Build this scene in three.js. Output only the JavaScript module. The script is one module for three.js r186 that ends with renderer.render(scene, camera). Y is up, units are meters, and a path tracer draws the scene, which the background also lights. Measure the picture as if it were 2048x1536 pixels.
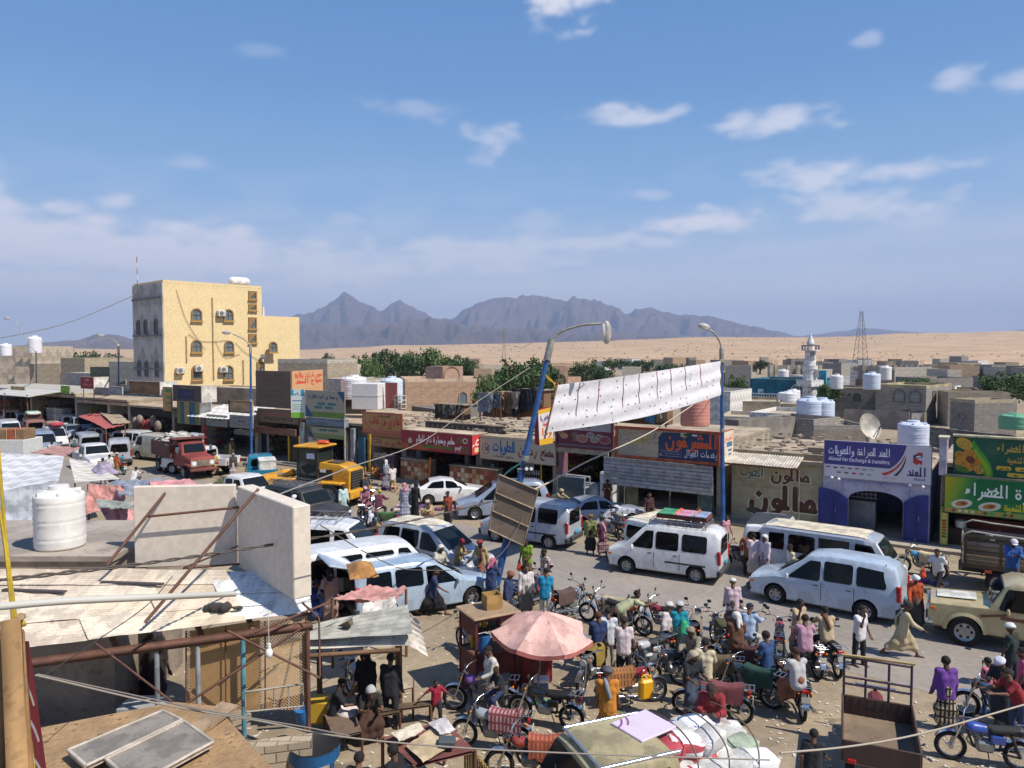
import*as THREE from 'three';
import{Brush,Evaluator,SUBTRACTION}from 'three-bvh-csg';
const H=8.5,FP=1480,TH=Math.atan(68/1480),CT=Math.cos(TH),ST=Math.sin(TH),PI=Math.PI;
const scene=new THREE.Scene();
const camera=new THREE.PerspectiveCamera(2*Math.atan(768/FP)*180/PI,4/3,0.1,60000);
camera.position.set(0,H,0);camera.rotation.x=-TH;
const renderer=new THREE.WebGLRenderer({antialias:true});
renderer.toneMapping=THREE.LinearToneMapping;renderer.toneMappingExposure=1.36;
renderer.shadowMap.enabled=true;
const SUN=new THREE.Vector3(0.64,0.95,0.36).normalize();
const sun=new THREE.DirectionalLight(new THREE.Color(1,0.93,0.82),4.4);
sun.position.copy(SUN).multiplyScalar(150).add(new THREE.Vector3(0,0,-45));sun.target.position.set(0,0,-45);
sun.castShadow=true;sun.shadow.mapSize.set(4096,4096);
Object.assign(sun.shadow.camera,{left:-70,right:70,top:70,bottom:-70,near:1,far:400});
scene.add(sun,sun.target);
scene.fog=new THREE.FogExp2(new THREE.Color(0.55,0.69,1.0),0.00012);
const V=(x,y,z)=>new THREE.Vector3(x,y,z),C=(h)=>new THREE.Color(h);
let seed_=7;const rnd=()=>{seed_=(seed_*1664525+1013904223)>>>0;return seed_/4294967296;};
const rr=(a,b)=>a+(b-a)*rnd(),pick=(a)=>a[Math.floor(rnd()*a.length)],lerp=(a,b,t)=>a+(b-a)*t;
const clamp=(x,a=0,b=1)=>Math.max(a,Math.min(b,x)),sstep=(a,b,x)=>{const t=clamp((x-a)/(b-a));return t*t*(3-2*t);};
const rad=(d)=>d*PI/180;
const ray=(px,py)=>{const a=(px-1024)/FP,b=(768-py)/FP;return V(a,b*CT-ST,-(CT+b*ST));};
const G=(px,py,h=0)=>{const d=ray(px,py),t=(h-H)/d.y;return V(d.x*t,h,d.z*t);};
const P=(px,py,D)=>{const d=ray(px,py),t=D/-d.z;return V(d.x*t,H+d.y*t,-D);};
const AL=rad(34),CA=Math.cos(AL),SA=Math.sin(AL),NS=36.7;
const S=(u,n,y=0)=>V(u*CA+n*SA,y,-(-u*SA+n*CA));
const Upx=(px,n=NS)=>{const k=(px-1024)/FP;return n*(k*CA-SA)/(CA+k*SA);};
const Dun=(u,n)=>-u*SA+n*CA;
const Hpy=(py,px,n=NS)=>P(px,py,Dun(Upx(px,n),n)).y;
const used={};
const nm=(n)=>{const k=used[n]=(used[n]??-1)+1;return k?n+'_'+String(k).padStart(3,'0'):n;};
const tag=(o,label,category,group,kind)=>{if(label)o.userData.label=label;if(category)o.userData.category=category;if(group)o.userData.group=group;if(kind)o.userData.kind=kind;return o;};
function T(name,label,category,p=V(0,0,0),turn=0,group){
const o=new THREE.Group();o.name=nm(name);scene.add(o);o.position.copy(p);o.rotation.y=turn;return tag(o,label,category,group);
}
function copyOf(root,p,turn,label,group){
const r=root.clone();r.name=nm(root.name.replace(/_\d+$/,''));scene.add(r);r.position.copy(p);r.rotation.set(0,turn,0);
r.userData={...root.userData};return tag(r,label,null,group);
}
const struct=(o)=>{scene.add(o);o.userData.kind='structure';return o;};
const h2=(x,y)=>{let n=Math.imul(x|0,374761393)^Math.imul(y|0,668265263);n=Math.imul(n^(n>>>13),1274126177);return((n^(n>>>16))>>>0)/4294967296;};
const vn=(x,y,per=0)=>{const i=Math.floor(x),j=Math.floor(y),f=x-i,g=y-j,s=f*f*(3-2*f),t=g*g*(3-2*g),w=(a)=>per?((a%per)+per)%per:a;
return lerp(lerp(h2(w(i),w(j)),h2(w(i+1),w(j)),s),lerp(h2(w(i),w(j+1)),h2(w(i+1),w(j+1)),s),t);};
const fbm=(x,y,per=0,oct=4)=>{let s=0,a=.5,t=0;for(let o=0;o<oct;o++){s+=a*vn(x,y,per);t+=a;a*=.5;x=x*2+17;y=y*2+31;per*=2;}return s/t;};
function texN(w,h,fn,srgb=true){
const d=new Uint8Array(w*h*4);
for(let j=0;j<h;j++)for(let i=0;i<w;i++){const c=fn(i/w,j/h),k=(j*w+i)*4;for(let q=0;q<3;q++)d[k+q]=clamp(Array.isArray(c)?c[q]:c)*255;d[k+3]=255;}
const t=new THREE.DataTexture(d,w,h);t.wrapS=t.wrapT=THREE.RepeatWrapping;t.magFilter=t.minFilter=THREE.LinearFilter;if(srgb)t.colorSpace=THREE.SRGBColorSpace;t.needsUpdate=true;return t;
}
const rep=(t,s,s2=s)=>{const c=t.clone();c.repeat.set(s,s2);c.needsUpdate=true;return c;};
const grime0=texN(512,512,(u,v)=>{const a=fbm(u*4,v*4,4,6),b=fbm(u*24+5,v*24,24,3);return clamp(.84+.16*sstep(.3,.62,a)-.12*sstep(.6,.8,b)+.06*(b-.5));});
const fine0=texN(256,256,(u,v)=>.88+.12*fbm(u*16,v*16,16,4));
const bump0=texN(256,256,(u,v)=>fbm(u*16,v*16,16,4),false);
const paintT=rep(texN(256,256,(u,v)=>.92+.08*sstep(.36,.6,fbm(u*5,v*5,5,5))-.05*sstep(.6,.75,fbm(u*20,v*20,20,3))),.8);
const grime=rep(grime0,.3),grimeF=rep(grime0,1.1),fine=rep(fine0,.55);
const matC={};
function M(color,rough=.85,o={}){
const key=color+rough+Object.entries(o).map(([k,v])=>k+(v?.uuid??v)).join();
return matC[key]??=new(o.transmission||o.clearcoat||o.sheen?THREE.MeshPhysicalMaterial:THREE.MeshStandardMaterial)({color:C(color),roughness:rough,side:THREE.DoubleSide,...o});
}
const MG=(color,rough=.9,o={})=>M(color,rough,{map:grime,...o});
const MF=(color,rough=.9,o={})=>M(color,rough,{map:grimeF,...o});
const m4=new THREE.Matrix4(),m3=new THREE.Matrix3(),eul=new THREE.Euler(),qt=new THREE.Quaternion(),tv=V(0,0,0),tn=V(0,0,0);
const GB={};const cached=(k,f)=>GB[k]??=f();
class B{
constructor(){this.p=[];this.n=[];this.u=[];this.c=null;}
g(geo,m,keep){
const at=geo.attributes,a=at.position.array,b=at.normal.array,w=at.uv,ix=geo.index?.array,N=ix?ix.length:a.length/3,E=m.elements,F=m3.getNormalMatrix(m).elements,flip=m.determinant()<0,X=[],O=[];
for(let i=0;i<N;i+=3){
for(let k=0;k<3;k++){
const e=i+(flip?2-k:k),v=(ix?ix[e]:e),q=v*3,x=a[q],y=a[q+1],z=a[q+2],nx=b[q],ny=b[q+1],nz=b[q+2],o=k*3;O[k]=v;
X[o]=E[0]*x+E[4]*y+E[8]*z+E[12];X[o+1]=E[1]*x+E[5]*y+E[9]*z+E[13];X[o+2]=E[2]*x+E[6]*y+E[10]*z+E[14];
let u=F[0]*nx+F[3]*ny+F[6]*nz,t=F[1]*nx+F[4]*ny+F[7]*nz,r=F[2]*nx+F[5]*ny+F[8]*nz;const l=Math.hypot(u,t,r)||1;this.n.push(u/l,t/l,r/l);this.p.push(X[o],X[o+1],X[o+2]);
}
const p1=X[3]-X[0],p2=X[4]-X[1],p3=X[5]-X[2],q1=X[6]-X[0],q2=X[7]-X[1],q3=X[8]-X[2],ax=Math.abs(p2*q3-p3*q2),ay=Math.abs(p3*q1-p1*q3),az=Math.abs(p1*q2-p2*q1);
for(let k=0;k<3;k++){const o=k*3;if(keep&&w)this.u.push(w.getX(O[k]),w.getY(O[k]));else if(ay>=ax&&ay>=az)this.u.push(X[o],X[o+2]);else if(ax>=az)this.u.push(X[o+2],X[o+1]);else this.u.push(X[o],X[o+1]);}
}
return this;
}
at(geo,x=0,y=0,z=0,rx=0,ry=0,rz=0,sx=1,sy=sx,sz=sx,keep){m4.compose(V(x,y,z),qt.setFromEuler(eul.set(rx,ry,rz,'YXZ')),V(sx,sy,sz));return this.g(geo,m4,keep);}
box(x,y,z,w,h,d,ry=0,rx=0,rz=0){return this.at(cached('box',()=>new THREE.BoxGeometry(1,1,1)),x,y,z,rx,ry,rz,w,h,d);}
rbox(x,y,z,w,h,d,bv=.02,ry=0,rx=0,rz=0){
const b=Math.min(bv,w/2.1,h/2.1,d/2.1),X=w/2,Y=h/2,Z=d/2,pts=[];
for(const sx of[-1,1])for(const sy of[-1,1])for(const sz of[-1,1])pts.push(V(sx*(X-b),sy*(Y-b),sz*Z),V(sx*(X-b),sy*Y,sz*(Z-b)),V(sx*X,sy*(Y-b),sz*(Z-b)));
return this.at(hull(pts),x,y,z,rx,ry,rz);
}
cyl(a,b,r0,r1=r0,seg=8,open=false){
const d=b.clone().sub(a),L=d.length();if(L<1e-6)return this;
qt.setFromUnitVectors(V(0,1,0),d.divideScalar(L));m4.compose(a.clone().add(b).multiplyScalar(.5),qt,V(1,L,1));
return this.g(cached('c'+[r0,r1,seg,open],()=>new THREE.CylinderGeometry(r1,r0,1,seg,1,open)),m4);
}
tube(pts,r,seg=6,n){return this.at(new THREE.TubeGeometry(new THREE.CatmullRomCurve3(pts),n??pts.length*4,r,seg));}
poly(pts,up){
const c=pts.reduce((s,q)=>s.add(q),V(0,0,0)).divideScalar(pts.length);let nn=V(0,0,0);pts.forEach((q,i)=>nn.add(q.clone().sub(c).cross(pts[(i+1)%pts.length].clone().sub(c))));nn.normalize();
const ge=new THREE.BufferGeometry(),a=[];if(pts.length<5)for(let i=1;i+1<pts.length;i++)a.push(pts[0],pts[i],pts[i+1]);else pts.forEach((q,i)=>a.push(c,q,pts[(i+1)%pts.length]));
ge.setFromPoints(a);ge.computeVertexNormals();return this.at(ge);
}
sph(x,y,z,rx,ry=rx,rz=rx,seg=10,rot=[0,0,0]){return this.at(cached('s'+seg,()=>new THREE.SphereGeometry(1,seg,Math.max(5,seg*.7|0))),x,y,z,rot[0],rot[1],rot[2],rx,ry,rz);}
geo(){const g=new THREE.BufferGeometry();g.setAttribute('position',new THREE.Float32BufferAttribute(this.p,3));g.setAttribute('normal',new THREE.Float32BufferAttribute(this.n,3));g.setAttribute('uv',new THREE.Float32BufferAttribute(this.u,2));if(this.c)g.setAttribute('color',new THREE.Float32BufferAttribute(this.c,3));return g;}
mesh(name,mat,parent,kind){const o=mk(name,this.geo(),mat,parent);if(kind)o.userData.kind=kind;return o;}
}
function mk(name,geo,mat,parent){const o=new THREE.Mesh(geo,mat);o.name=parent?name:nm(name);o.castShadow=o.receiveShadow=true;(parent??scene).add(o);return o;}
const nb=()=>new B();
function hull(pts){
const key='h'+pts.map((q)=>q.toArray().map((x)=>x.toFixed(4))).join();if(GB[key])return GB[key];
const c=pts.reduce((s,q)=>s.add(q),V(0,0,0)).divideScalar(pts.length),seen=new Set(),tri=[],n=pts.length;
for(let i=0;i<n;i++)for(let j=i+1;j<n;j++)for(let k=j+1;k<n;k++){
const N=pts[j].clone().sub(pts[i]).cross(pts[k].clone().sub(pts[i]));if(N.length()<1e-9)continue;N.normalize();const d=N.dot(pts[i]);let pos=0,neg=0;const on=[];
for(let q=0;q<n;q++){const e=N.dot(pts[q])-d;if(e>1e-6)pos++;else if(e<-1e-6)neg++;else on.push(q);}
if(pos&&neg)continue;if(pos)N.negate();const id=on.join();if(seen.has(id))continue;seen.add(id);
const m=on.reduce((s,q)=>s.add(pts[q]),V(0,0,0)).divideScalar(on.length),X=pts[on[0]].clone().sub(m).normalize(),Y=N.clone().cross(X);
on.sort((a,b)=>Math.atan2(pts[a].clone().sub(m).dot(Y),pts[a].clone().sub(m).dot(X))-Math.atan2(pts[b].clone().sub(m).dot(Y),pts[b].clone().sub(m).dot(X)));
for(let q=1;q+1<on.length;q++)tri.push(pts[on[0]],pts[on[q]],pts[on[q+1]]);
}
const g=new THREE.BufferGeometry().setFromPoints(tri);g.computeVertexNormals();return GB[key]=g;
}
function grid(f,nu,nv,keepUV){
const p=[],u=[],ix=[];
for(let j=0;j<=nv;j++)for(let i=0;i<=nu;i++){const q=f(i/nu,j/nv);p.push(q.x,q.y,q.z);u.push(i/nu,j/nv);}
for(let j=0;j<nv;j++)for(let i=0;i<nu;i++){const a=j*(nu+1)+i,b=a+1,c=a+nu+1,d=c+1;ix.push(a,b,d,a,d,c);}
const g=new THREE.BufferGeometry();g.setAttribute('position',new THREE.Float32BufferAttribute(p,3));g.setAttribute('uv',new THREE.Float32BufferAttribute(u,2));g.setIndex(ix);g.computeVertexNormals();return g;
}
function cloth(a,b,c,d,o={}){
const{nu=14,nv=10,sag=.1,wr=.03,fr=5,sd=1,th=.012,n}=o,N=n??b.clone().sub(a).cross(d.clone().sub(a)).normalize();
const f=(s,t)=>{const q=a.clone().lerp(b,s).lerp(d.clone().lerp(c,s),t),e=Math.sin(PI*clamp(s))*Math.sin(PI*clamp(t));q.y-=sag*e;return q.addScaledVector(N,wr*(2*fbm(s*fr+sd*7,t*fr*.6+sd*3,0,3)-1));};
const top=grid(f,nu,nv),bot=grid((s,t)=>f(s,t).addScaledVector(N,-th),nu,nv),B1=nb().at(top,0,0,0,0,0,0,1,1,1,o.keep).at(bot,0,0,0,0,0,0,1,1,1,o.keep);
return B1;
}
function waterTank(label,p,r,h,color,cat='water tank',ribs=3){
const t=T('water_tank',label,cat,p),b=nb(),pr=[[0,0],[r*.97,0],[r,.03*h]];
for(let i=0;i<ribs;i++){const y=h*(.12+.62*i/Math.max(1,ribs-1)*1),e=.022*h;pr.push([r,y],[r*1.025,y+e],[r,y+2*e],[r,y+4*e],[r*1.025,y+5*e],[r,y+6*e]);}
pr.push([r,h*.92],[r*.97,h*.95],[r*.7,h*1.0],[r*.45,h*1.03],[0,h*1.03]);
b.at(new THREE.LatheGeometry(pr.map((q)=>new THREE.Vector2(q[0],q[1])),28));b.mesh('tank_body',M(color,.5,{map:fine}),t);
const l=nb();l.cyl(V(0,h*1.02,0),V(0,h*1.1,0),r*.42,r*.4,16);for(let i=0;i<6;i++)l.box(Math.cos(i*1.047)*r*.75,h*.985,Math.sin(i*1.047)*r*.75,r*.38,h*.05,r*.12,-i*1.047);l.mesh('lid',M(color,.55,{map:fine}),t);
return t;
}
{
const W=2048,Hh=1024,d=new Float32Array(W*Hh*4);
const lin=(r,g,b)=>[r,g,b].map((x)=>Math.pow(x/255,2.2));
const stops=[[0,lin(212,215,224)],[.035,lin(205,210,223)],[.1,lin(180,195,219)],[.19,lin(128,167,210)],[.32,lin(98,142,194)],[.46,lin(82,127,182)],[1,lin(44,84,150)]];
const cl=[[5.2,26.6,4.2,3.4,1.2],[-33,7.2,9,2.7,1.0],[-24,6.4,11,2.6,.95],[-14,6,9,1.9,.8],[-30,4,16,2.2,.7],[-36,10.6,2.2,1.3,.7],[-28,10,1.3,.7,.7],[-3,7.2,9,1.7,.7],[14.4,9.4,5.2,1.0,1],[7,8.2,6,.8,.65],[22,12.2,4.6,1.3,.85],[27.4,12,4.5,.8,.75],[19.5,15.9,4.2,1.0,.8],
[9,17.1,4.5,.8,.8],[-1.5,15.6,2.6,1.9,.62],[-7,17.6,4,.8,.3],[-18.6,20.5,2.2,.8,.18],[30.5,17.3,1.6,.9,.6],[34.5,16.6,2,.8,.6],[25.5,9.8,6,1.2,.75],[25,20.4,1.4,.5,.4],[29,8.4,3,1.2,.45],[10,11.5,2,.4,.4],[-23,13,2,.6,.3],[2,9.8,2,.9,.3],[4,4.6,12,1.4,.4],[22,4.6,9,1.2,.35],[-12,9.6,3,.6,.3]];
for(let j=0;j<Hh;j++){
const el=((j+.5)/Hh-.5)*PI,y=Math.sin(el),ed=el*180/PI;let k=0;while(k<stops.length-2&&stops[k+1][0]<y)k++;
const q=clamp((y-stops[k][0])/(stops[k+1][0]-stops[k][0])),base=[0,1,2].map((c)=>lerp(stops[k][1][c],stops[k+1][1][c],q));
for(let i=0;i<W;i++){
const a=((i+.5)/W-.5)*2*PI,x=Math.cos(a),z=Math.sin(a);
const az=Math.atan2(x*Math.cos(el),-z*Math.cos(el))*180/PI,o=(j*W+i)*4;
let c=0;
if(ed>-1&&ed<50){
const n1=Math.abs(az)<44&&ed<32?fbm(az*.55+60,ed*1.5+3,0,5):0,n2=fbm(az*.22+9,ed*.8,0,4);
for(const[ca,ce,ra,re,s]of cl){const dx=(az-ca)/ra,dy=(ed-ce)/re,e=dx*dx+dy*dy;if(e<2.2)c=Math.max(c,s*sstep(.02,.95,(1.15-Math.sqrt(e))*1.05+(n1-.5)*1.7));}
if(Math.abs(az)>42)c=Math.max(c,.8*sstep(.55,.75,n2)*sstep(1,8,ed)*sstep(60,35,ed));
c=Math.max(c,.28*sstep(.42,.72,n2)*sstep(16,4,ed));
}
const wh=[.80,.80,.89].map((q)=>q*(1-.06*sstep(12,3,ed))*.88),g=y<0?[.42,.36,.28]:null;
for(let m=0;m<3;m++)d[o+m]=g?lerp(base[m],g[m],sstep(0,-.05,y)):lerp(base[m],wh[m],clamp(c)*.86);
d[o+3]=1;
}
}
const t=new THREE.DataTexture(d,W,Hh,THREE.RGBAFormat,THREE.FloatType);t.mapping=THREE.EquirectangularReflectionMapping;t.magFilter=t.minFilter=THREE.LinearFilter;t.wrapS=THREE.RepeatWrapping;t.needsUpdate=true;
scene.background=t;scene.environment=t;scene.backgroundIntensity=scene.environmentIntensity=.9;
}
const sandT=texN(1536,1536,(u,v)=>{const a=fbm(u*8,v*8,8,6),b=vn(u*190,v*190,190)*.6+vn(u*420,v*420,420)*.4,q=vn(u*300,v*300,300),s=q>.955?.16:q<.03?-.14:0,o=sstep(.66,.74,fbm(u*26+7,v*26,26,3))*sstep(.5,.62,a),tr=Math.abs(((v+.02*a+.35*u)*9)%1-.5)<.06+.04*a?.05*sstep(.4,.6,fbm(u*12,v*12+5,12,3)):0,k=.86+.3*(a-.5)+.12*(b-.5)+s-.26*o-tr;return[k,k*(.985+.02*a),k*(.95+.05*b)];});
const roadT=texN(1024,1024,(u,v)=>{const a=fbm(u*5,v*5,5,5),b=fbm(u*90,v*90,90,2),w=sstep(.52,.75,fbm(u*9+4,v*9,9,4)),k=.86+.1*(b-.5)+.14*(a-.5);return[lerp(k,.98,w*.35),lerp(k,.95,w*.35),lerp(k*.99,.9,w*.35)];});
const duneT=texN(1024,1024,(u,v)=>{const a=fbm(u*5,v*9,0,5),s=fbm(u*70,v*70,70,3)>.68?-.22:0;const k=.9+.22*(a-.5)+s*fbm(u*7,v*7,7,2)*1.6;return[k,k*.985,k*.96];});
{
const N=48,g=grid((s,t)=>{const r=12000*Math.pow(t,3)+1,a=s*2*PI;return V(r*Math.cos(a),0,-40+r*Math.sin(a));},96,N),ge=nb().at(g).geo();
const o=mk('ground',ge,new THREE.MeshStandardMaterial({color:C('#ad9d86'),roughness:.97,map:rep(sandT,.045),bumpMap:rep(bump0,.9),bumpScale:.006,side:THREE.DoubleSide}));o.userData.kind='structure';
const rd=grid((s,t)=>{const u=lerp(-230,60,s),e=(fbm(u*.35,t*40,0,4)-.5)*1.1,n=lerp(20.9,28.4,t)+(t<.05?e:t>.95?-e:0);return S(u,n,.006);},400,20);
const r=mk('road',nb().at(rd).geo(),new THREE.MeshStandardMaterial({color:C('#a39a92'),roughness:.93,map:rep(roadT,.09),bumpMap:rep(bump0,2.6),bumpScale:.002,side:THREE.DoubleSide}));r.userData.kind='structure';
const pv=nb();pv.box(0,.07,0,1,.14,1);
const ap=nb(),q=[S(-70,35.4,.13),S(26,35.4,.13),S(26,37,.13),S(-70,37,.13)];ap.poly(q);ap.poly([S(-70,35.4,0),S(26,35.4,0),S(26,35.4,.13),S(-70,35.4,.13)]);
const pm=ap.mesh('pavement',MG('#a89c8c',.93));pm.userData.kind='structure';
const cp=[[-900,697],[0,697],[300,700],[600,700],[700,696],[800,691],[1000,686],[1110,684],[1200,682],[1300,679],[1400,675],[1500,675],[1600,675],[1700,673],[1800,669],[1900,668],[2048,664],[2300,655],[3200,640]];
const tab=(a,x)=>{let i=0;while(i<a.length-2&&a[i+1][0]<x)i++;return lerp(a[i][1],a[i+1][1],sstep(0,1,clamp((x-a[i][0])/(a[i+1][0]-a[i][0]))));};
const dune=grid((s,t)=>{const px=lerp(-1500,3600,s),D=lerp(330,2100,t),hc=(700-tab(cp,clamp(px,-900,3200)))/FP*1500+H;const x=(px-1024)/FP*D;let h=hc*sstep(330,1500,D)*(1-.5*sstep(1500,2100,D));h+=(fbm(x*.004,D*.004,0,4)-.5)*6*sstep(350,800,D)+(fbm(x*.02,D*.015,0,3)-.5)*1.2*sstep(330,500,D);return V(x,h-.4,-D);},220,60);
struct(mk('desert_hill',nb().at(dune).geo(),new THREE.MeshStandardMaterial({color:C('#c8ac8e'),roughness:1,map:rep(duneT,.006),side:THREE.DoubleSide})));
const tuft=new THREE.IcosahedronGeometry(1,0),im=new THREE.InstancedMesh(tuft,M('#8a7656',1),420),mm=new THREE.Matrix4();
for(let i=0;i<420;i++){const px=rr(900,2300),D=rr(520,1350),hc=(700-tab(cp,px))/FP*1500+H;mm.compose(V((px-1024)/FP*D,hc*sstep(330,1500,D)+.2,-D),qt.identity(),V(rr(.4,1.5),rr(.25,.6),rr(.5,1.2)));im.setMatrixAt(i,mm);}
im.name='desert_scrub';im.userData.kind='stuff';scene.add(im);
for(const[px,py,w,l]of[[1222,683,22,'dark rock outcrop poking from the sand crest near the hanging lamp head'],[1360,679,14,'low dark rocks on the desert crest beside the upright lamp head']]){const D=1350,p=P(px,py,D),b=nb();for(let i=0;i<7;i++)b.at(hull(Array.from({length:9},()=>V(rr(-1,1),rr(-.6,1),rr(-1,1)).normalize())),rr(-w,w)*.5,rr(-3,-1),rr(-6,6),0,rr(0,3),0,w*.35,rr(3,8),w*.3);const o=b.mesh('rock_outcrop',M('#6a5a50',1));o.position.copy(p);tag(o,l,'rocks');}
function range(name,prof,D0,depth,x0,x1,col,sd,rough){
const g=grid((s,t)=>{
const px=lerp(x0,x1,s),top=(700-tab(prof,px))/FP*D0+H,tt=(t-.55)/.55,ridge=1-Math.abs(2*fbm(px*.013+sd,t*4.2+sd,0,5)-1),r2=fbm(px*.05+sd,t*9,0,4);
const D=D0+(t-.55)*depth,sh=t<.55?Math.pow(t/.55,1.15):1-.8*(t-.55)/.45,e=Math.sin(PI*clamp(t/.55));
const h=top*sh+e*top*(.7*(ridge-.62)+.6*(r2-.5))+(fbm(px*.09+sd,sd,0,3)-.5)*top*.035*rough;
return V((px-1024)/FP*D,Math.max(h,-20)-3,-D);
},330,44);
struct(mk(name,nb().at(g).geo(),new THREE.MeshStandardMaterial({color:C(col),roughness:1,map:rep(grime0,.0009),side:THREE.DoubleSide})));
}
range('mountain',[[430,665],[560,640],[600,628],[625,625],[640,615],[665,604],[680,592],[690,586],[702,592],[715,600],[740,610],[765,622],[785,610],[800,604],[815,611],[840,622],[868,637],[905,637],[930,618],[960,604],[985,598],[1010,594],[1024,597],[1045,588],[1070,591],[1090,593],[1110,600],[1130,601],[1145,594],[1160,597],[1185,603],[1210,608],[1235,622],[1255,628],[1270,618],[1300,616],[1330,623],[1370,630],[1420,632],[1450,640],[1500,651],[1550,661],[1590,672],[1640,690],[1700,710]],9000,3600,420,1700,'#5f4f45',3,2.4);
range('foothill',[[480,665],[560,650],[640,646],[700,652],[760,645],[850,637],[900,641],[940,652],[1010,655],[1100,660],[1200,662],[1300,668],[1400,676],[1470,690]],6200,2200,480,1470,'#5a4b40',11,2.6);
range('distant_hill',[[-500,690],[-60,694],[40,690],[80,684],[150,680],[200,668],[235,669],[270,678],[330,690],[380,705]],5200,1800,-500,380,'#6b5a4d',21,1);
range('distant_hill',[[1600,672],[1625,668],[1690,661],[1715,656],[1740,656],[1790,661],[1840,664],[1875,667],[1920,690]],10500,1600,1600,1920,'#6b5a4d',31,1);
range('distant_hill',[[1985,676],[2020,662],[2048,658],[2150,648],[2300,650],[2600,680]],9500,1600,1985,2600,'#6b5a4d',41,1);
}
const blockT=texN(512,512,(u,v)=>{const R=10,r=Math.floor(v*R),x=u*5+(r%2)*.5,i=Math.floor(x),fx=x-i,fy=v*R-r,jx=Math.min(fx,1-fx)*.4,jy=Math.min(fy,1-fy)*.2,j=Math.min(jx,jy)<.012?.78:1,k=(.86+.12*h2(i%5,r)+.1*(fbm(u*40,v*40,40,3)-.5))*j;return[k,k*.99,k*.97];});
const blockB=texN(256,256,(u,v)=>{const R=10,r=Math.floor(v*R),x=u*5+(r%2)*.5,fx=x%1,fy=v*R-r;return Math.min(Math.min(fx,1-fx)*.4,Math.min(fy,1-fy)*.2)<.014?.2:1;},false);
const blockM=(c)=>M(c,.95,{map:rep(blockT,.5),bumpMap:rep(blockB,.5),bumpScale:.012});
const BK={grey:blockM('#a09c98'),dark:blockM('#8d8986'),tan:blockM('#b3a794'),pale:blockM('#c6c0b6'),white:MF('#dcd9d4'),beige:blockM('#bca48c'),pink:blockM('#c3a48f')};
const ROOF2=MG('#b5a790',.97);
const HOLE=M('#66737a',.06);
function house(label,pl,Dl,pr,Dr,py,d,mat,win=[],o={}){
const a=P(pl,760,Dl),b=P(pr,760,Dr),h=o.h??P(pl,py,Dl).y,w=Math.hypot(b.x-a.x,b.z-a.z),turn=Math.atan2(-(b.z-a.z),b.x-a.x);
const t=T(o.name??'block_house',label,o.cat??'house',V((a.x+b.x)/2,0,(a.z+b.z)/2),turn,o.group),e=o.par??.35;
nb().box(0,h/2-e/2,-d/2,w,h-e,d).mesh('wall',mat,t);
const pb=nb();for(const z of[-.08,-d+.08])pb.box(0,h-e/2,z,w+.02,e,.16);for(const x of[-w/2+.08,w/2-.08])pb.box(x,h-e/2,-d/2,.16,e,d-.32);pb.mesh('parapet',o.cap??mat,t);
nb().box(0,h-e+.01,-d/2,w-.33,.05,d-.33).mesh('roof',ROOF2,t);
for(const[fx,y,ww,hh,ar,side]of win){
const W=new THREE.Group();W.name='window';t.add(W);if(side){W.position.set(w/2+.001,y,-d*fx);W.rotation.y=PI/2;}else W.position.set((fx-.5)*w,y,.001);
const q=new THREE.Shape();q.moveTo(-ww/2,0);q.lineTo(ww/2,0);q.lineTo(ww/2,hh-(ar?ww/2:0));if(ar)q.absarc(0,hh-ww/2,ww/2,0,PI);q.lineTo(-ww/2,0);
const fr=new THREE.Shape();const k=.09;fr.moveTo(-ww/2-k,-k);fr.lineTo(ww/2+k,-k);fr.lineTo(ww/2+k,hh-(ar?ww/2:-k));if(ar)fr.absarc(0,hh-ww/2,ww/2+k,0,PI);else fr.lineTo(-ww/2-k,hh+k);fr.closePath();fr.holes.push(q);
nb().at(new THREE.ExtrudeGeometry(fr,{depth:.1,bevelEnabled:false,curveSegments:8})).mesh('frame',o.trim??mat,W);nb().at(new THREE.ShapeGeometry(q,8),0,0,.02).mesh('pane',o.pane??HOLE,W);
if(o.bars){const g=nb();for(let i=1;i<3;i++)g.box(-ww/2+ww*i/3,hh*.46,.05,.04,hh*.9,.03);g.box(0,hh*.5,.05,ww,.04,.03);g.mesh('bars',o.bars,W);}
}
return{t,w,h,d};
}
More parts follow.
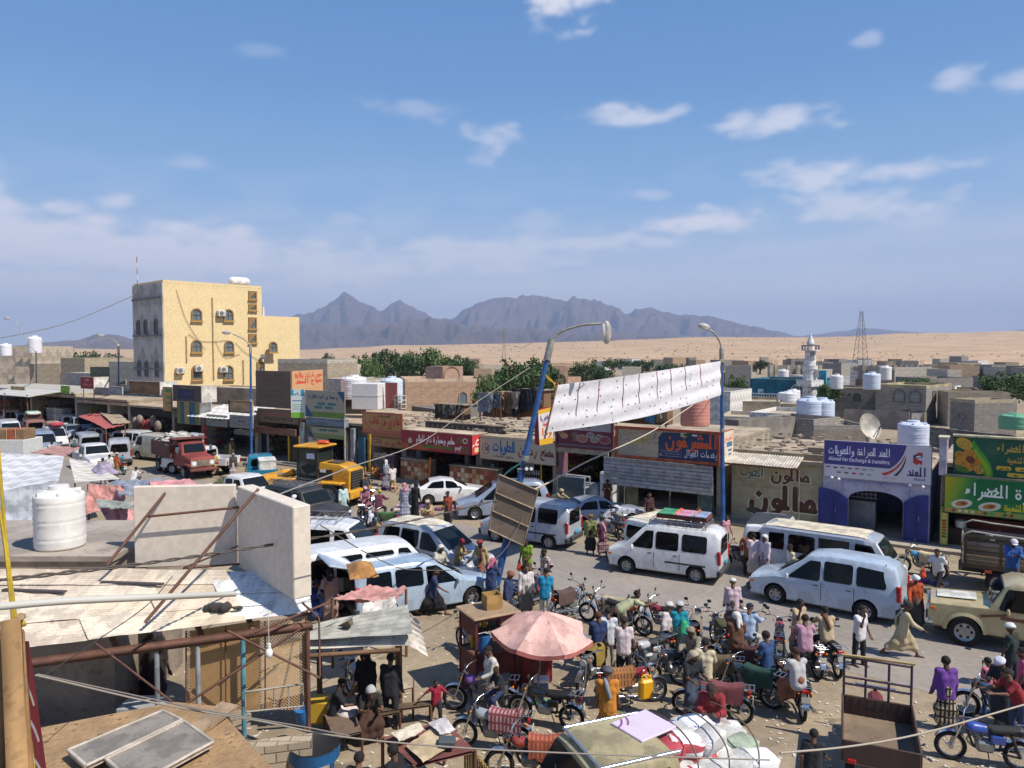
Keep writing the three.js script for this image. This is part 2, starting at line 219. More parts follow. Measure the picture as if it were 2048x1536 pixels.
{
const YM=M('#e9d1a0',.9,{map:rep(fine0,.4)}),WM=MG('#b9b5ae',.9),h=P(330,564,72).y,tr=M('#8c6f45',.9),pane=M('#66737a',.06);
const mk2=(px,D,py)=>P(px,py,D);const A=P(330,760,72),Bq=P(526,760,79.5),E=P(606,760,83),L=P(271,760,77.1);
const ang=Math.atan2(-(Bq.z-A.z),Bq.x-A.x),w1=Math.hypot(Bq.x-A.x,Bq.z-A.z),w2=Math.hypot(E.x-Bq.x,E.z-Bq.z),wl=Math.hypot(L.x-A.x,L.z-A.z),h2_=P(600,634,83).y;
const t=T('apartment_block','four storey yellow apartment block, pale stone end in shade, arched windows','apartment block',V(A.x,0,A.z),ang);
nb().box(w1/2,h/2,-wl/2,w1-.01,h-.02,wl-.01).mesh('wall',YM,t);nb().box(w1+w2/2+.005,h2_/2,-wl/2-.3,w2,h2_,wl-.6).mesh('wall',YM,t,).userData.label='lower yellow wing';
nb().box(-.06,h/2,-wl/2,.13,h,wl+.1).mesh('stone_facing',WM,t).userData.label='pale grey stone clad end wall';for(const y of[h*.905,h*.66,h*.44])nb().box(-.16,y,-wl/2,.12,.16,wl+.16).mesh('string_course',MG('#8f8c8c'),t);
nb().box(w1/2,h+.1,-.1,w1,.24,.22).box(w1/2,h+.1,-wl+.1,w1,.24,.2).box(.1,h+.1,-wl/2,.2,.24,wl-.44).mesh('parapet',YM,t);
const loc=(px,py)=>{
const o=t.position,d=ray(px,py),n=V(Math.sin(ang),0,Math.cos(ang)),k=n.dot(o.clone().sub(V(0,H,0)))/n.dot(d),q=d.multiplyScalar(k).add(V(0,H,0)).sub(o);return[q.x*Math.cos(ang)-q.z*Math.sin(ang),q.y];};
const win=(x,y,ww,hh,ar,side)=>{const W=new THREE.Group();W.name='window';t.add(W);W.position.set(x,y,side===1?0:.002);if(side===2){W.position.set(-.127,y,x);W.rotation.y=-PI/2;}
const q=new THREE.Shape();q.moveTo(-ww/2,0);q.lineTo(ww/2,0);q.lineTo(ww/2,hh-(ar?ww/2:0));if(ar)q.absarc(0,hh-ww/2,ww/2,0,PI);q.lineTo(-ww/2,0);const k=.13,f=new THREE.Shape();f.moveTo(-ww/2-k,-k);f.lineTo(ww/2+k,-k);f.lineTo(ww/2+k,hh-(ar?ww/2:-k));if(ar)f.absarc(0,hh-ww/2,ww/2+k,0,PI);else f.lineTo(-ww/2-k,hh+k);f.closePath();f.holes.push(q);
nb().at(new THREE.ExtrudeGeometry(f,{depth:.12,bevelEnabled:false})).mesh('frame',side===2?M('#777577'):tr,W);nb().at(new THREE.ShapeGeometry(q,8),0,0,.02).mesh('pane',pane,W);nb().box(0,-.16,.12,ww+.4,.1,.24).mesh('sill',side===2?M('#8a888a'):M('#b08c4e'),W);const g=nb();g.box(0,hh*.48,.06,.06,hh*.9,.05);g.box(0,hh*.5,.06,ww,.06,.05);g.mesh('bars',M('#6a665c'),W);};
for(const[px,py,ww,hh]of[[393,640,.85,1.05],[457,640,.8,1.0],[393,703,.85,1.05],[458,703,.8,1.0],[394,758,.85,1.3],[457,758,.8,1.3],[546,703,.75,.95]]){const[x,y]=loc(px,py);win(x,y,ww,hh,true);}
for(const[px,py,hh]of[[505,597,.65],[505,619,.45],[505,656,1.0],[505,684,.75],[521,741,.8]]){const[x,y]=loc(px,py);win(x,y,.66,hh,false);}
for(const[fz,ys]of[[.2,[.235,.445,.72]],[.55,[.235,.445,.72]],[.8,[.235,.445,.72]]])for(const[i,q]of ys.entries())win(-wl*fz,h*q-.7-(i?0:.2),.5,i?1.3:1.7,true,2);
const ac=(px,py,lab)=>{const[x,y]=loc(px,py),b=T('air_conditioner',lab,'air conditioner',t.position,ang);nb().rbox(x,y,.3,.8,.6,.45,.03).mesh('case',MF('#d9d6cf',.6),b);nb().cyl(V(x-.08,y,.53),V(x-.08,y,.55),.22,.22,14).mesh('fan_grille',M('#6c6a66'),b);nb().box(x-.3,y-.36,.22,.05,.12,.4).box(x+.3,y-.36,.22,.05,.12,.4).mesh('bracket',M('#555'),b);};
ac(358,741,'white air conditioner on the yellow wall, first from the shaded end, bottom row');ac(395,737,'air conditioner set inside the arched window, bottom row of the yellow wall');ac(444,739,'white air conditioner just beside the second bottom arched window');ac(440,627,'small air conditioner high on the yellow wall beside the top arched window');
for(const[px,y0,y1]of[[424,595,760],[372,672,725],[486,720,768]]){const[x,a]=loc(px,y0),[,b]=loc(px,y1);nb().cyl(V(x,a,.08),V(x,b,.08),.06,.06,6).mesh('drain_pipe',MF('#b9a27a'),t);}
for(const[a,b,c]of[[[376,668],[400,682],[455,681]],[[470,685],[490,705],[520,722]],[[352,580],[372,640],[410,700]],[[430,683],[450,715],[480,708]]])nb().tube([a,b,c].map((q)=>{const[x,y]=loc(q[0],q[1]);return V(x,y,.08);}),.02,4).mesh('wall_wire',M('#3b3530'),t);
const dsh=T('roof_tank','white tanks lying on the yellow block roof edge','water tanks',t.position,ang),[rx]=loc(500,570);nb().cyl(V(rx-.9,h+.75,-2),V(rx+.5,h+.75,-2),.5,.5,14).sph(rx+.5,h+.75,-2,.5).sph(rx-.9,h+.75,-2,.5).mesh('tank_body',MF('#e6e6ea',.5),dsh);nb().box(rx-.7,h+.12,-2,.2,.3,.8).box(rx+.3,h+.12,-2,.2,.3,.8).mesh('cradle',M('#a59a8b'),dsh);
const mast=T('roof_mast','thin red and white radio mast on the shaded roof corner','mast',V(P(285,760,77).x,h,P(285,760,77).z+.6));for(let i=0;i<5;i++)nb().cyl(V(0,i*.6,0),V(0,i*.6+.6,0),.045,.04,6).mesh('mast_section',M(i%2?'#c9c4c0':'#a8564a'),mast);
const vp=T('vent_pipe','white vent pipe on the lower yellow wing roof','pipe',t.position,ang),[vx]=loc(536,632);nb().cyl(V(vx,h2_,-1),V(vx,h2_+1,-1),.12,.12,10).mesh('pipe',M('#d9d7d2'),vp);
const sd=T('satellite_dish','small dark satellite dish near the foot of the yellow wing','satellite dish',t.position,ang),[sx,sy]=loc(523,717);nb().at(new THREE.SphereGeometry(.5,14,5,0,7,0,.7),sx,sy,.1,-PI/2+2.6,0,0).mesh('dish',M('#57585f',.6),sd);nb().cyl(V(sx,sy-1.1,.6),V(sx,sy,.6),.04).mesh('mast',M('#555'),sd);
}
house('two storey grey block house with cross-barred arched windows behind the long wall',1752,88,1853,84,768,9,BK.grey,[[.48,2.5,1.1,1.3,1],[.79,2.5,1.1,1.3,1],[.62,.2,1.5,1.3,1],[.87,.2,1.4,1.3,1],[.3,2.5,1,1.2,0,1],[.6,2.5,1,1.2,0,1]],{bars:M('#b9b2a8'),trim:blockM('#7d7873'),cap:MG('#b0a382')});
house('older grey block house with one green shuttered arch beside the cross-barred house',1668,92,1752,90,775,8,BK.dark,[[.56,2.1,1.0,1.1,1],[.15,2.8,.5,.5,0],[.35,2.8,.5,.5,0]],{pane:M('#4d5a48'),cap:MG('#8f8a80')});
house('small pale lit block house with one tall arch at the end of the cross-barred house',1876,86,1897,82,780,6,BK.tan,[[.3,1.4,.6,1.3,1]],{});
house('low block hut with missing bricks behind the long grey wall',1902,76,1951,73,796,5,BK.dark,[[.3,1.6,.4,.4,0],[.6,1.5,.4,.4,0]],{cap:BK.tan});
house('long low block house with bright end wall near the near right town edge',1978,80,2012,80,799,8,BK.dark,[[.3,.6,1.2,.6,0]],{cap:MG('#a9a27f')});
house('dark tan block house with broken parapet left of the big green tree',1962,105,2016,103,784,9,BK.dark,[[.7,2.5,.5,.5,0]],{cap:BK.tan});
house('brown ruined mud house with a ragged roof line',1892,112,1960,110,778,8,blockM('#7a5f4e'),[],{cap:MG('#8e7a62')});
house('tiny white cube house between the pale lit house and the ruin',1888,118,1910,117,772,5,BK.white,[[.5,1,.8,1,0]],{});
house('long grey block row house under small white roof tanks',1886,150,1996,145,758,9,BK.dark,[[.2,1.5,.8,.8,0],[.63,1.5,1.6,1.8,0],[.88,1.5,.8,.8,0]],{cap:BK.grey});
house('grey flat house row behind, topped with white domes',1892,190,1950,186,737,9,BK.grey,[[.3,1.5,1,1,0],[.7,1.5,1,1,0]],{});
house('unfinished block house with square corner pillar beside the minaret',1644,150,1682,148,726,10,BK.grey,[[.4,3,1.2,1.2,0]],{});
house('red brown low hall under the forest of bare columns',1724,165,1830,162,760,9,MG('#8a5f49'),[[.35,.5,1.5,1.5,1],[.85,.5,2,2,1]],{});
house('white low shed roof between unfinished block house and bare columns',1684,180,1722,178,742,8,BK.white,[],{});
house('grey broken block hut in front of the two pale blue tanks',1590,57,1629,53,840,4,MG('#8d8377'),[],{cap:BK.grey,name:'ruined_hut'});
house('grey block hut wall stepping down near the purple sign',1629,53,1682,55,839,4,BK.grey,[],{name:'ruined_hut'});
house('white wall house with a row of square vent holes',1500,61,1585,59,824,7,BK.white,[0,1,2,3,4,5,6].map((i)=>[.1+i*.13,2.25,.3,.32,0]),{});
house('grey ragged house beside the white vent hole wall',1440,63,1500,62,832,6,BK.pale,[[.6,.9,.6,.9,0]],{});
house('white plain cube house peeping below the banner',1388,72,1461,70,781,7,BK.white,[],{});
house('tan long flat house with dusty roof behind the phone shop',1440,74,1560,72,801,8,BK.tan,[[.3,1,.5,.5,0]],{cap:MG('#a99c88')});
house('white flat prayer hall with wide bright roof at the minaret foot',1552,78,1650,76,807,8,BK.white,[],{});
house('grey wall house with dark roof behind the barber',1452,52,1478,51,838,6,MG('#8c857e'),[],{});
{const TEAL=MG('#2c7386',.8),q=house('teal painted two storey house with white balustrade behind the minaret',1500,104,1655,98,757,9,TEAL,[[.63,2.2,1.6,1.6,1],[.15,2.4,.6,.6,0]],{trim:M('#d8dcd8'),bars:M('#d8dcd8'),name:'teal_house'});nb().box(-1.5,1.6,.7,q.w*.74,.9,1.3).mesh('balcony',TEAL,q.t);for(let i=0;i<22;i++)nb().cyl(V(-1.5-q.w*.36+i*q.w*.034,2.05,1.3),V(-1.5-q.w*.36+i*q.w*.034,2.45,1.3),.07,.05,6).mesh('baluster',M('#d6d9d8'),q.t);nb().box(-1.5,2.5,1.3,q.w*.75,.1,.16).mesh('rail',M('#d6d9d8'),q.t);nb().box(q.w*.5-1.2,2.9,.35,2.3,5.8,.6).mesh('stair_tower',MG('#4c9fb8',.8),q.t);nb().box(q.w/2+1,2.6,.6,2.4,1.4,.3).mesh('balcony',MG('#8fbcc6'),q.t);}
{const p=P(1619,806,96),t=T('minaret','white round minaret with ringed gallery and domed top','minaret',V(p.x,0,p.z)),WH=MF('#e4e2df',.7),y=(py)=>P(1619,py,96).y,r=(w)=>w/2/FP*96;nb().cyl(V(0,0,0),V(0,y(772),0),r(29),r(27),20).mesh('shaft',WH,t);nb().box(0,y(766),0,r(36)*2,y(761)-y(774),r(36)*2,.5).mesh('lower_gallery',WH,t);nb().cyl(V(0,y(766),0),V(0,y(735),0),r(27),r(26),20).mesh('shaft',WH,t);nb().cyl(V(0,y(738),0),V(0,y(731),0),r(29),r(29),20).mesh('ring',WH,t);nb().cyl(V(0,y(734),0),V(0,y(701),0),r(22),r(20),20).mesh('shaft',WH,t);
nb().cyl(V(0,y(701.5),0),V(0,y(699.5),0),r(34),r(34),20).mesh('gallery',WH,t);for(let i=0;i<14;i++){const a=i/14*2*PI;nb().cyl(V(Math.cos(a)*r(32),y(700),Math.sin(a)*r(32)),V(Math.cos(a)*r(33),y(691),Math.sin(a)*r(33)),.05,.05,5).mesh('baluster',M('#6d6a70'),t);}nb().at(new THREE.TorusGeometry(r(33),.07,5,24),0,y(691),0,PI/2).mesh('rail',M('#6d6a70'),t);nb().cyl(V(0,y(700),0),V(0,y(688),0),r(13),r(13),14).mesh('lantern',WH,t);nb().at(new THREE.LatheGeometry([[r(14),0],[r(15),.15],[r(12),.5],[r(7),.9],[.05,1.25],[.04,1.7]].map((q)=>new THREE.Vector2(...q)),16),0,y(689),0).mesh('dome',WH,t);for(const[yy,x]of[[712,0],[748,.5],[790,-.3]])nb().box(x,y(yy),r(yy<730?21:28)*.98,.5,1,.12).mesh('niche',M('#8f9092'),t);}
function columns(label,list,D,top,mat,w){const p0=P(list[0],760,D),t=T('bare_columns',label,'unfinished columns',V(p0.x,0,p0.z));for(const px of list){const q=P(px,top,D),hh=q.y;nb().box(q.x-p0.x,hh/2,0,w,hh,w).mesh('column',mat,t);const b=nb();for(let i=0;i<3;i++)b.cyl(V(q.x-p0.x+(i-1)*w*.3,hh,0),V(q.x-p0.x+(i-1)*w*.4,hh+rr(.8,1.8),0),.035,.03,4);b.mesh('rebar',M('#4a3d38'),t);}}
columns('tall bare concrete columns standing over the red brown hall',[1727,1746,1757,1774,1789,1801,1812,1822,1833,1844],168,730,MG('#8f877e'),.8);columns('pale concrete columns of an unfinished floor behind the teal house',[1542,1552,1576,1596,1607,1640],150,730,MG('#b0a896'),.7);
house('grey block panels of an unfinished floor behind pale concrete columns',1545,152,1608,152,731,3,BK.grey,[],{name:'unfinished_floor'});house('grey block panels under the tall bare columns',1728,169,1790,169,731,3,BK.grey,[],{name:'unfinished_floor'});house('plain grey unfinished block behind the upright lamp post',1450,170,1502,168,731,6,BK.grey,[],{name:'unfinished_floor'});
{const p=P(1720,760,260),t=T('lattice_mast','tall thin lattice radio mast rising over the desert slope','mast',V(p.x,0,p.z)),b=nb(),h=P(1722,622,260).y,f=(y,s,q)=>V(s*lerp(2.2,.35,y/h),y,q*lerp(2.2,.35,y/h));for(const s of[-1,1])for(const q of[-1,1])b.cyl(f(0,s,q),f(h,s,q),.09,.06,4);b.mesh('leg',M('#6a5f5c'),t);const c=nb();for(let y=0;y<h-1;y+=2)for(const s of[-1,1]){c.cyl(f(y,s,1),f(y+2,-s,1),.045,.045,3);c.cyl(f(y,s,-1),f(y+2,s,1),.045,.045,3);}c.mesh('lattice',M('#6a5f5c'),t);const p2=P(1008,720,420),u=T('lattice_mast','small far pylon standing on the sand near the main mountain','pylon',V(p2.x,0,p2.z)),hb=P(1008,657,420).y;nb().cyl(V(-1,0,0),V(0,hb,0),.2,.12,4).cyl(V(1,0,0),V(0,hb,0),.2,.12,4).mesh('leg',M('#8a7a70'),u);nb().box(0,hb*.9,0,4,.2,.2).box(0,hb*.8,0,5,.2,.2).mesh('cross_arm',M('#8a7a70'),u);}
function blockWall(label,pa,Da,pb,Db,h,courses,o={}){
const a=P(pa,760,Da),b=P(pb,760,Db),L=Math.hypot(b.x-a.x,b.z-a.z),turn=Math.atan2(-(b.z-a.z),b.x-a.x),t=T('block_wall',label,'wall',V(a.x,0,a.z),turn),ch=.2,y0=h-courses*ch;
if(y0>.05)nb().box(L/2,y0/2,0,L,y0,.3).mesh('lower_wall',MG('#8b8580'),t);nb().box(L/2,y0+courses*ch/2-.02,0,L-.04,courses*ch-.04,.16).mesh('mortar',MG('#6f6a66'),t);
const bw=o.bw??.42,geo=hull([[-1,1],[1,1],[1,-1],[-1,-1]].flatMap(([x,y])=>[V(x*(bw/2-.012),y*.09,.11),V(x*(bw/2-.004),y*.098,.09),V(x*(bw/2-.004),y*.098,-.11)])),ms=['#85807b','#8f8a84','#7a7571','#98928a'].map((c)=>M(c,.95,{map:grimeF}));
for(let j=0;j<courses;j++)for(let i=0;i<Math.floor(L/bw);i++){if(j===courses-1&&h2(i,9)>.8)continue;const m=mk('block',geo,ms[Math.floor(h2(i,j+77)*4)],t);m.position.set(bw/2+i*bw+(j%2)*bw/2-(i===Math.floor(L/bw)-1&&j%2?bw/2:0),y0+ch*(j+.5),.0+.01*h2(i,j));}
for(const[fx,y,w,hh]of o.win??[]){nb().at(new THREE.TorusGeometry(w/2,.06,5,12,PI),L*fx,y,.13).mesh('arch_trim',M('#6c6864'),t);nb().box(L*fx,y-hh/2,.16,w,hh,.05).cyl(V(L*fx,y,.13),V(L*fx,y,.17),w/2,w/2,14).mesh('window',HOLE,t);const g=nb();for(let i=-1;i<2;i++)g.box(L*fx+i*w*.28,y-hh*.4,.2,.03,hh,.02);g.mesh('bars',M('#8a8580'),t);}
return t;
}
blockWall('big grey block house wall with courses showing, barred arch window, beside the green tank',1856,52,2035,46,3.15,8,{win:[[.25,1.9,.62,.7],[.62,1.9,.62,.7]]});
blockWall('long plain grey yard wall in front of the cross-barred house',1690,82,1821,78,1.95,0,{});
blockWall('pale stone block hut front with vent slots behind the roof shacks',873,61,926,58,3.6,13,{bw:.36});
house('pale stone block hut with dark side wall and straw roof',823,66,873,62.2,779,6,BK.dark,[],{h:3.5});
{const a=P(1820,850,78),g=T('tin_gate','rippled pale tin gate at the end of the long grey yard wall','gate',V(a.x+.1,0,a.z));for(let i=0;i<8;i++)nb().box(.65,.2+i*.22,0,1.2,.2,.05,0,.15).mesh('slat',MF('#c3beb8',.6),g);nb().box(1.4,.95,.1,.25,1.9,.25).mesh('post',BK.tan,g);nb().box(0,.9,0,.08,1.85,.08).box(.65,.04,0,1.3,.08,.06).mesh('frame',M('#7d4f3c'),g);}
house('long shaded wing of the rose stone hall with four arched windows',703,92,810,86,759,9,BK.pink,[[.25,1.6,.8,1.6,1],[.34,1.6,.8,1.6,1],[.45,1.6,.8,1.6,1],[.55,1.6,.8,1.6,1],[.7,1.6,.8,1.6,1]],{cap:MG('#c9bba8')});
house('long lit rose stone hall with a few arches beyond the roof shacks',810,86,975,88,758,9,BK.pink,[[.7,1.5,.9,2,1]],{cap:MG('#d1b7a0')});
house('square rose stone tower with blind arch on the rose hall',886,90,921,91,733,4,BK.pink,[[.5,4.2,1.9,2.2,1]],{pane:BK.pink,trim:blockM('#a98c7b'),name:'stone_tower'});house('purple grey tower flank behind the square rose tower',852,92,886,90.5,733,4,blockM('#b39a98'),[],{name:'stone_tower'});
house('low ochre house with blind arch right of the rose tower',948,120,984,120,739,6,BK.beige,[[.5,1,2,2.5,1]],{pane:BK.beige,trim:blockM('#9c8a76')});
house('beige stone tower beside the leaning lamp post top',1106,82,1136,82,733,4,BK.pink,[[.5,4,1.1,1.8,1]],{pane:BK.pink,trim:blockM('#a98c7b'),name:'stone_tower'});house('beige stone wing beside the leaning lamp post',1136,82,1162,83,754,5,BK.pink,[],{});
house('grey stepped block house above the tan billboard',556,70,655,68,718,5,BK.tan,[],{cap:BK.pale});house('pale block wall house between billboard and white tank',655,62,700,60,757,5,BK.pale,[0,1,2,3].map((i)=>[.2+i*.2,4.2,.2,.25,0]),{});house('small cream house block at the edge of the dark trees',664,110,703,110,730,7,MG('#c9bdad'),[[.4,2,.8,1,0]],{});
house('rough low grey wall house under the yellow block',405,68,512,64,773,3,MG('#9a8c78'),[],{par:.1});
house('large beige building at the far photo edge with white tank',-40,150,66,150,692,14,MG('#b9ab9a'),[[.75,5.5,1.3,1.4,0],[.9,5.5,1.3,1.4,0],[.6,2,1.2,1.3,0]],{});
house('grey tall block house right of the large beige building',122,110,170,108,716,8,BK.tan,[[.15,1,1.5,4,0]],{});house('pale block house carrying a dark green board',130,95,182,92,745,6,BK.pale,[],{});house('pale block house right behind the red sign box',218,92,271,90,723,7,BK.pale,[[.5,4.3,1.4,.5,0]],{});house('tan flat house among the far left roofs',60,120,120,120,728,8,BK.tan,[[.3,1.5,1,1.2,0],[.7,1.5,1,1.2,0]],{});
{const p=P(182,790,88),q=P(219,735,88),b=T('green_board','dark green board leaning high on the pale block house','board',V((p.x+q.x)/2,0,p.z)),y=P(200,748,88).y;nb().rbox(0,y,0,q.x-p.x,1.7,.15).mesh('board',MF('#38463e'),b);nb().box(-.8,y/2-.4,-.1,.1,y-.8,.1).box(.8,y/2-.4,-.1,.1,y-.8,.1).mesh('post',M('#4a3c32'),b);}
for(let i=0;i<84;i++){const px=i<14?rr(-60,260):i<44?rr(620,2150):rr(1440,2120),D=i<44?rr(170,430):rr(125,300),w=rr(18,60)*200/D,py=700+(8.5-rr(3,5.4))*FP/D;const cn=pick(['grey','dark','tan','pale','beige','white']),lm=[[70,'by the white roof tanks at the far left'],[160,'behind the grey tall block house'],[300,'next to the stone end of the yellow block'],[760,'behind the cream house block'],[900,'above the rose hall roof'],[1100,'behind the rose tower'],[1200,'behind the leaning lamp post'],[1320,'over the middle of the banner'],[1450,'over the high end of the banner'],[1540,'left of the minaret'],[1640,'behind the minaret'],[1730,'at the lattice mast foot'],[1800,'behind the bare columns'],[1870,'right of the bare columns'],[1950,'under the flat topped acacias'],[2020,'left of the big leafy tree'],[9999,'at the town edge by the photo border']].find((e)=>px<e[0])[1];house(`${w > 60 ? 'wide' : w > 30 ? 'low' : 'small'} distant ${P(px, py, D).y > 4.2 ? 'tall ' : P(px, py, D).y > 3.6 ? 'mid height ' : ''}${cn} ${D > 260 ? 'far' : 'flat'} house ${lm}`,px,D,px+w,D+rr(-3,3),py,rr(5,10),BK[cn],[[.3,1.2,1,1.2,0],[.7,1.2,1,1.2,0]],{group:'distant houses of the far town'});}
for(const[px,pb,D,r,h,c,l]of[[1673,778,91,.75,1.7,'#e3e2e2','white tank on the older grey house with the green arch'],[1743,779,87,.95,1.9,'#cdd8e6','pale blue domed tank at the corner of the cross-barred house'],[1771,760,160,1.2,2.9,'#e3e2e2','white tall tank before the tall bare columns'],[1619,851,58,1.0,2.1,'#c6d3e8','pale blue tank behind the broken hut, nearer the banner'],[1644,848,58,.9,1.9,'#cbd6ea','pale blue tank behind the broken hut, nearer the purple sign'],[1575,804,76,.95,1.0,'#e8e8ea','squat white tank on the prayer hall roof'],[1587,803,77,.65,1.2,'#e8e8ea','slim white tank touching the squat tank on the prayer hall roof'],[1566,760,140,1,1.9,'#e3e2e2','white tank among pale concrete columns'],[2028,858,46,.85,.9,'#6fae8c','green tank at the end of the big block wall'],[70,707,118,1.0,2.6,'#eaeaf0','white tank above the far blue lamp post'],[12,712,140,1.0,2.2,'#eaeaf0','white tank on the large beige far building']]){const q=P(px,pb,D);waterTank(l,q,r,h,c);}
{const q=P(2005,880,44),st=T('straw_shelter','ragged straw shelter under the green tank','shelter',V(q.x,0,q.z));for(const x of[-1.2,1.2])nb().cyl(V(x,0,0),V(x,3,0),.06).mesh('post',M('#5a4634'),st);const b=nb();for(let i=0;i<220;i++){const x=rr(-1.5,1.5),z=rr(-1,.8);b.cyl(V(x,3+rr(0,.25),z),V(x+rr(-.6,.6),2.95+rr(-.1,.3),z+rr(-.3,.5)),.018,.012,3);}b.mesh('thatch',M('#9a8462'),st).userData.kind='stuff';}
const LEAF=['#465c34','#3a5030','#566b3c'].map((c)=>M(c,.85));
function treeProto(seed,R,hh,flat,mat,nLeaf){
seed_=seed;const t=new THREE.Group(),tr=nb(),limbs=[],cr=nb();tr.cyl(V(0,0,0),V(.05*hh,hh*.4,0),.05*hh,.035*hh,7);
for(let i=0;i<9;i++){const a=rr(0,6.28),e=V(Math.cos(a)*R*rr(.3,.75),hh*rr(.6,.92),Math.sin(a)*R*rr(.3,.75));tr.cyl(V(.05*hh,hh*rr(.3,.42),0),e,.022*hh,.007*hh,5);limbs.push(e);}
tr.mesh('trunk',M('#5a4838',.95),t);const leaf=new THREE.BufferGeometry().setFromPoints([V(-.5,0,0),V(.5,0,.1),V(.1,1,0),V(-.5,0,0),V(.1,1,0),V(-.4,.8,-.1)]);leaf.computeVertexNormals();
const cl=[];for(let i=0;i<44;i++){const a=rr(0,6.28),u=Math.sqrt(rnd())*R*.95,y=hh*(.68+(rr(-.26,.27))*flat*Math.sqrt(Math.max(.1,1-u*u/R/R))*1.2);cl.push([V(Math.cos(a)*u,y,Math.sin(a)*u),R*rr(.16,.34)]);}for(const l of limbs)cl.push([l,R*.3]);
for(let i=0;i<nLeaf;i++){const[c,r]=pick(cl),d=V(rr(-1,1),rr(-1,1),rr(-1,1)).normalize().multiplyScalar(r*Math.pow(rnd(),.4));d.y*=.75;const s=R*rr(.05,.1);cr.at(leaf,c.x+d.x,c.y+d.y,c.z+d.z,rr(0,6.28),rr(0,6.28),rr(0,6.28),s,s,s);}
const o=cr.mesh('crown',mat,t);o.userData.kind='stuff';return t;
}
const protos=[treeProto(11,3,6,1,LEAF[0],3000),treeProto(23,3,5.5,1,LEAF[1],3000),treeProto(37,3.4,5,.75,LEAF[2],2800),treeProto(41,3.6,4.2,.4,LEAF[1],2200)];seed_=99;
function tree(k,px,pt,wpx,D,label,group){
const top=P(px,pt,D),s=wpx/FP*D/5.4,t=protos[k].clone();t.name=nm('tree');scene.add(t);const hn=[6,5.5,5,4.2][k]*.97;t.position.set(top.x,0,top.z);t.scale.set(s,Math.max(.3,top.y/hn),s);t.rotation.y=rr(0,6);tag(t,label,'tree',group);}
for(const[k,px,pt,w,D,l]of[[0,722,712,66,130,'dark bushy tree at the billboard end of the long tree row'],[1,772,704,64,138,'tallest dark tree of the row over the white roof tank'],[2,845,700,82,140,'broad loose tree in the middle of the long tree row'],[0,900,712,66,150,'rounded tree behind the square rose tower'],[1,936,720,48,150,'small dark tree right of the rose tower'],[1,815,716,60,118,'low dark tree filling the gap above the rose hall'],[2,742,722,40,108,'yellowish young tree before the dark row'],[0,1040,720,112,74,'big dark green tree left of the leaning lamp post'],[1,1086,728,70,80,'dense tree directly behind the leaning lamp post'],[2,972,755,44,70,'small light bush tree over the roof shacks'],[2,1000,738,40,90,'narrow bush tree beside the big dark tree'],[0,1175,722,66,120,'round tree just above the banner near the leaning post'],[1,1208,738,50,110,'low tree touching the top edge of the banner'],[1,1280,722,60,210,'flat dark tree beyond the middle of the banner'],[3,1225,720,44,240,'far dark tree on the town edge over the banner'],[3,1340,730,60,220,'wide low far tree above the high end of the banner'],[0,1477,752,44,88,'round dark tree between the upright lamp post and teal house'],[1,1520,722,40,260,'far tree behind the plain grey unfinished block'],[2,1655,770,36,92,'dark bush between teal house and older grey house'],[2,1830,757,50,120,'olive tree behind the cross-barred house roof'],[2,1862,762,40,118,'second olive tree right of the cross-barred house'],[3,1870,736,80,240,'flat topped acacia dark on the sand edge'],[3,1920,738,64,250,'flat topped acacia next to the first one'],[1,1905,752,40,170,'small green tree over the long grey row house'],[0,2010,746,84,88,'big leafy green tree at the far right town edge'],[2,2060,752,60,92,'leafy tree cut by the photo edge'],[1,655,712,34,120,'small round tree beside the yellow wing'],[3,128,706,40,200,'far dark tree above the left roofs'],[3,172,707,36,200,'far tree nearer the yellow block among left roofs'],[3,222,711,54,190,'wide far tree touching the stone end of the yellow block'],[2,1775,768,30,130,'bush tree at the foot of the tall bare columns']])tree(k,px,pt,w,D,l);
const TO='M0 0L-2.6 0M-1.3 0V-3.4',BOAT='M-1-3.5Q-1 0-2.6 0L-8 0Q-10 0-10-3.6',BOWL='M-1-3Q-.4 3.8-4.5 3.8Q-8.4 3.8-7.8-1.4',RB='M-.6-1.8A1.7 1.7 0 1 0-4-1.8A1.7 1.7 0 1 0-.6-1.8',OV='M-5 0Q-3.4-4.6-1.8-4.4Q-.2-3.6-.8-.8Q-1 0-2 0';
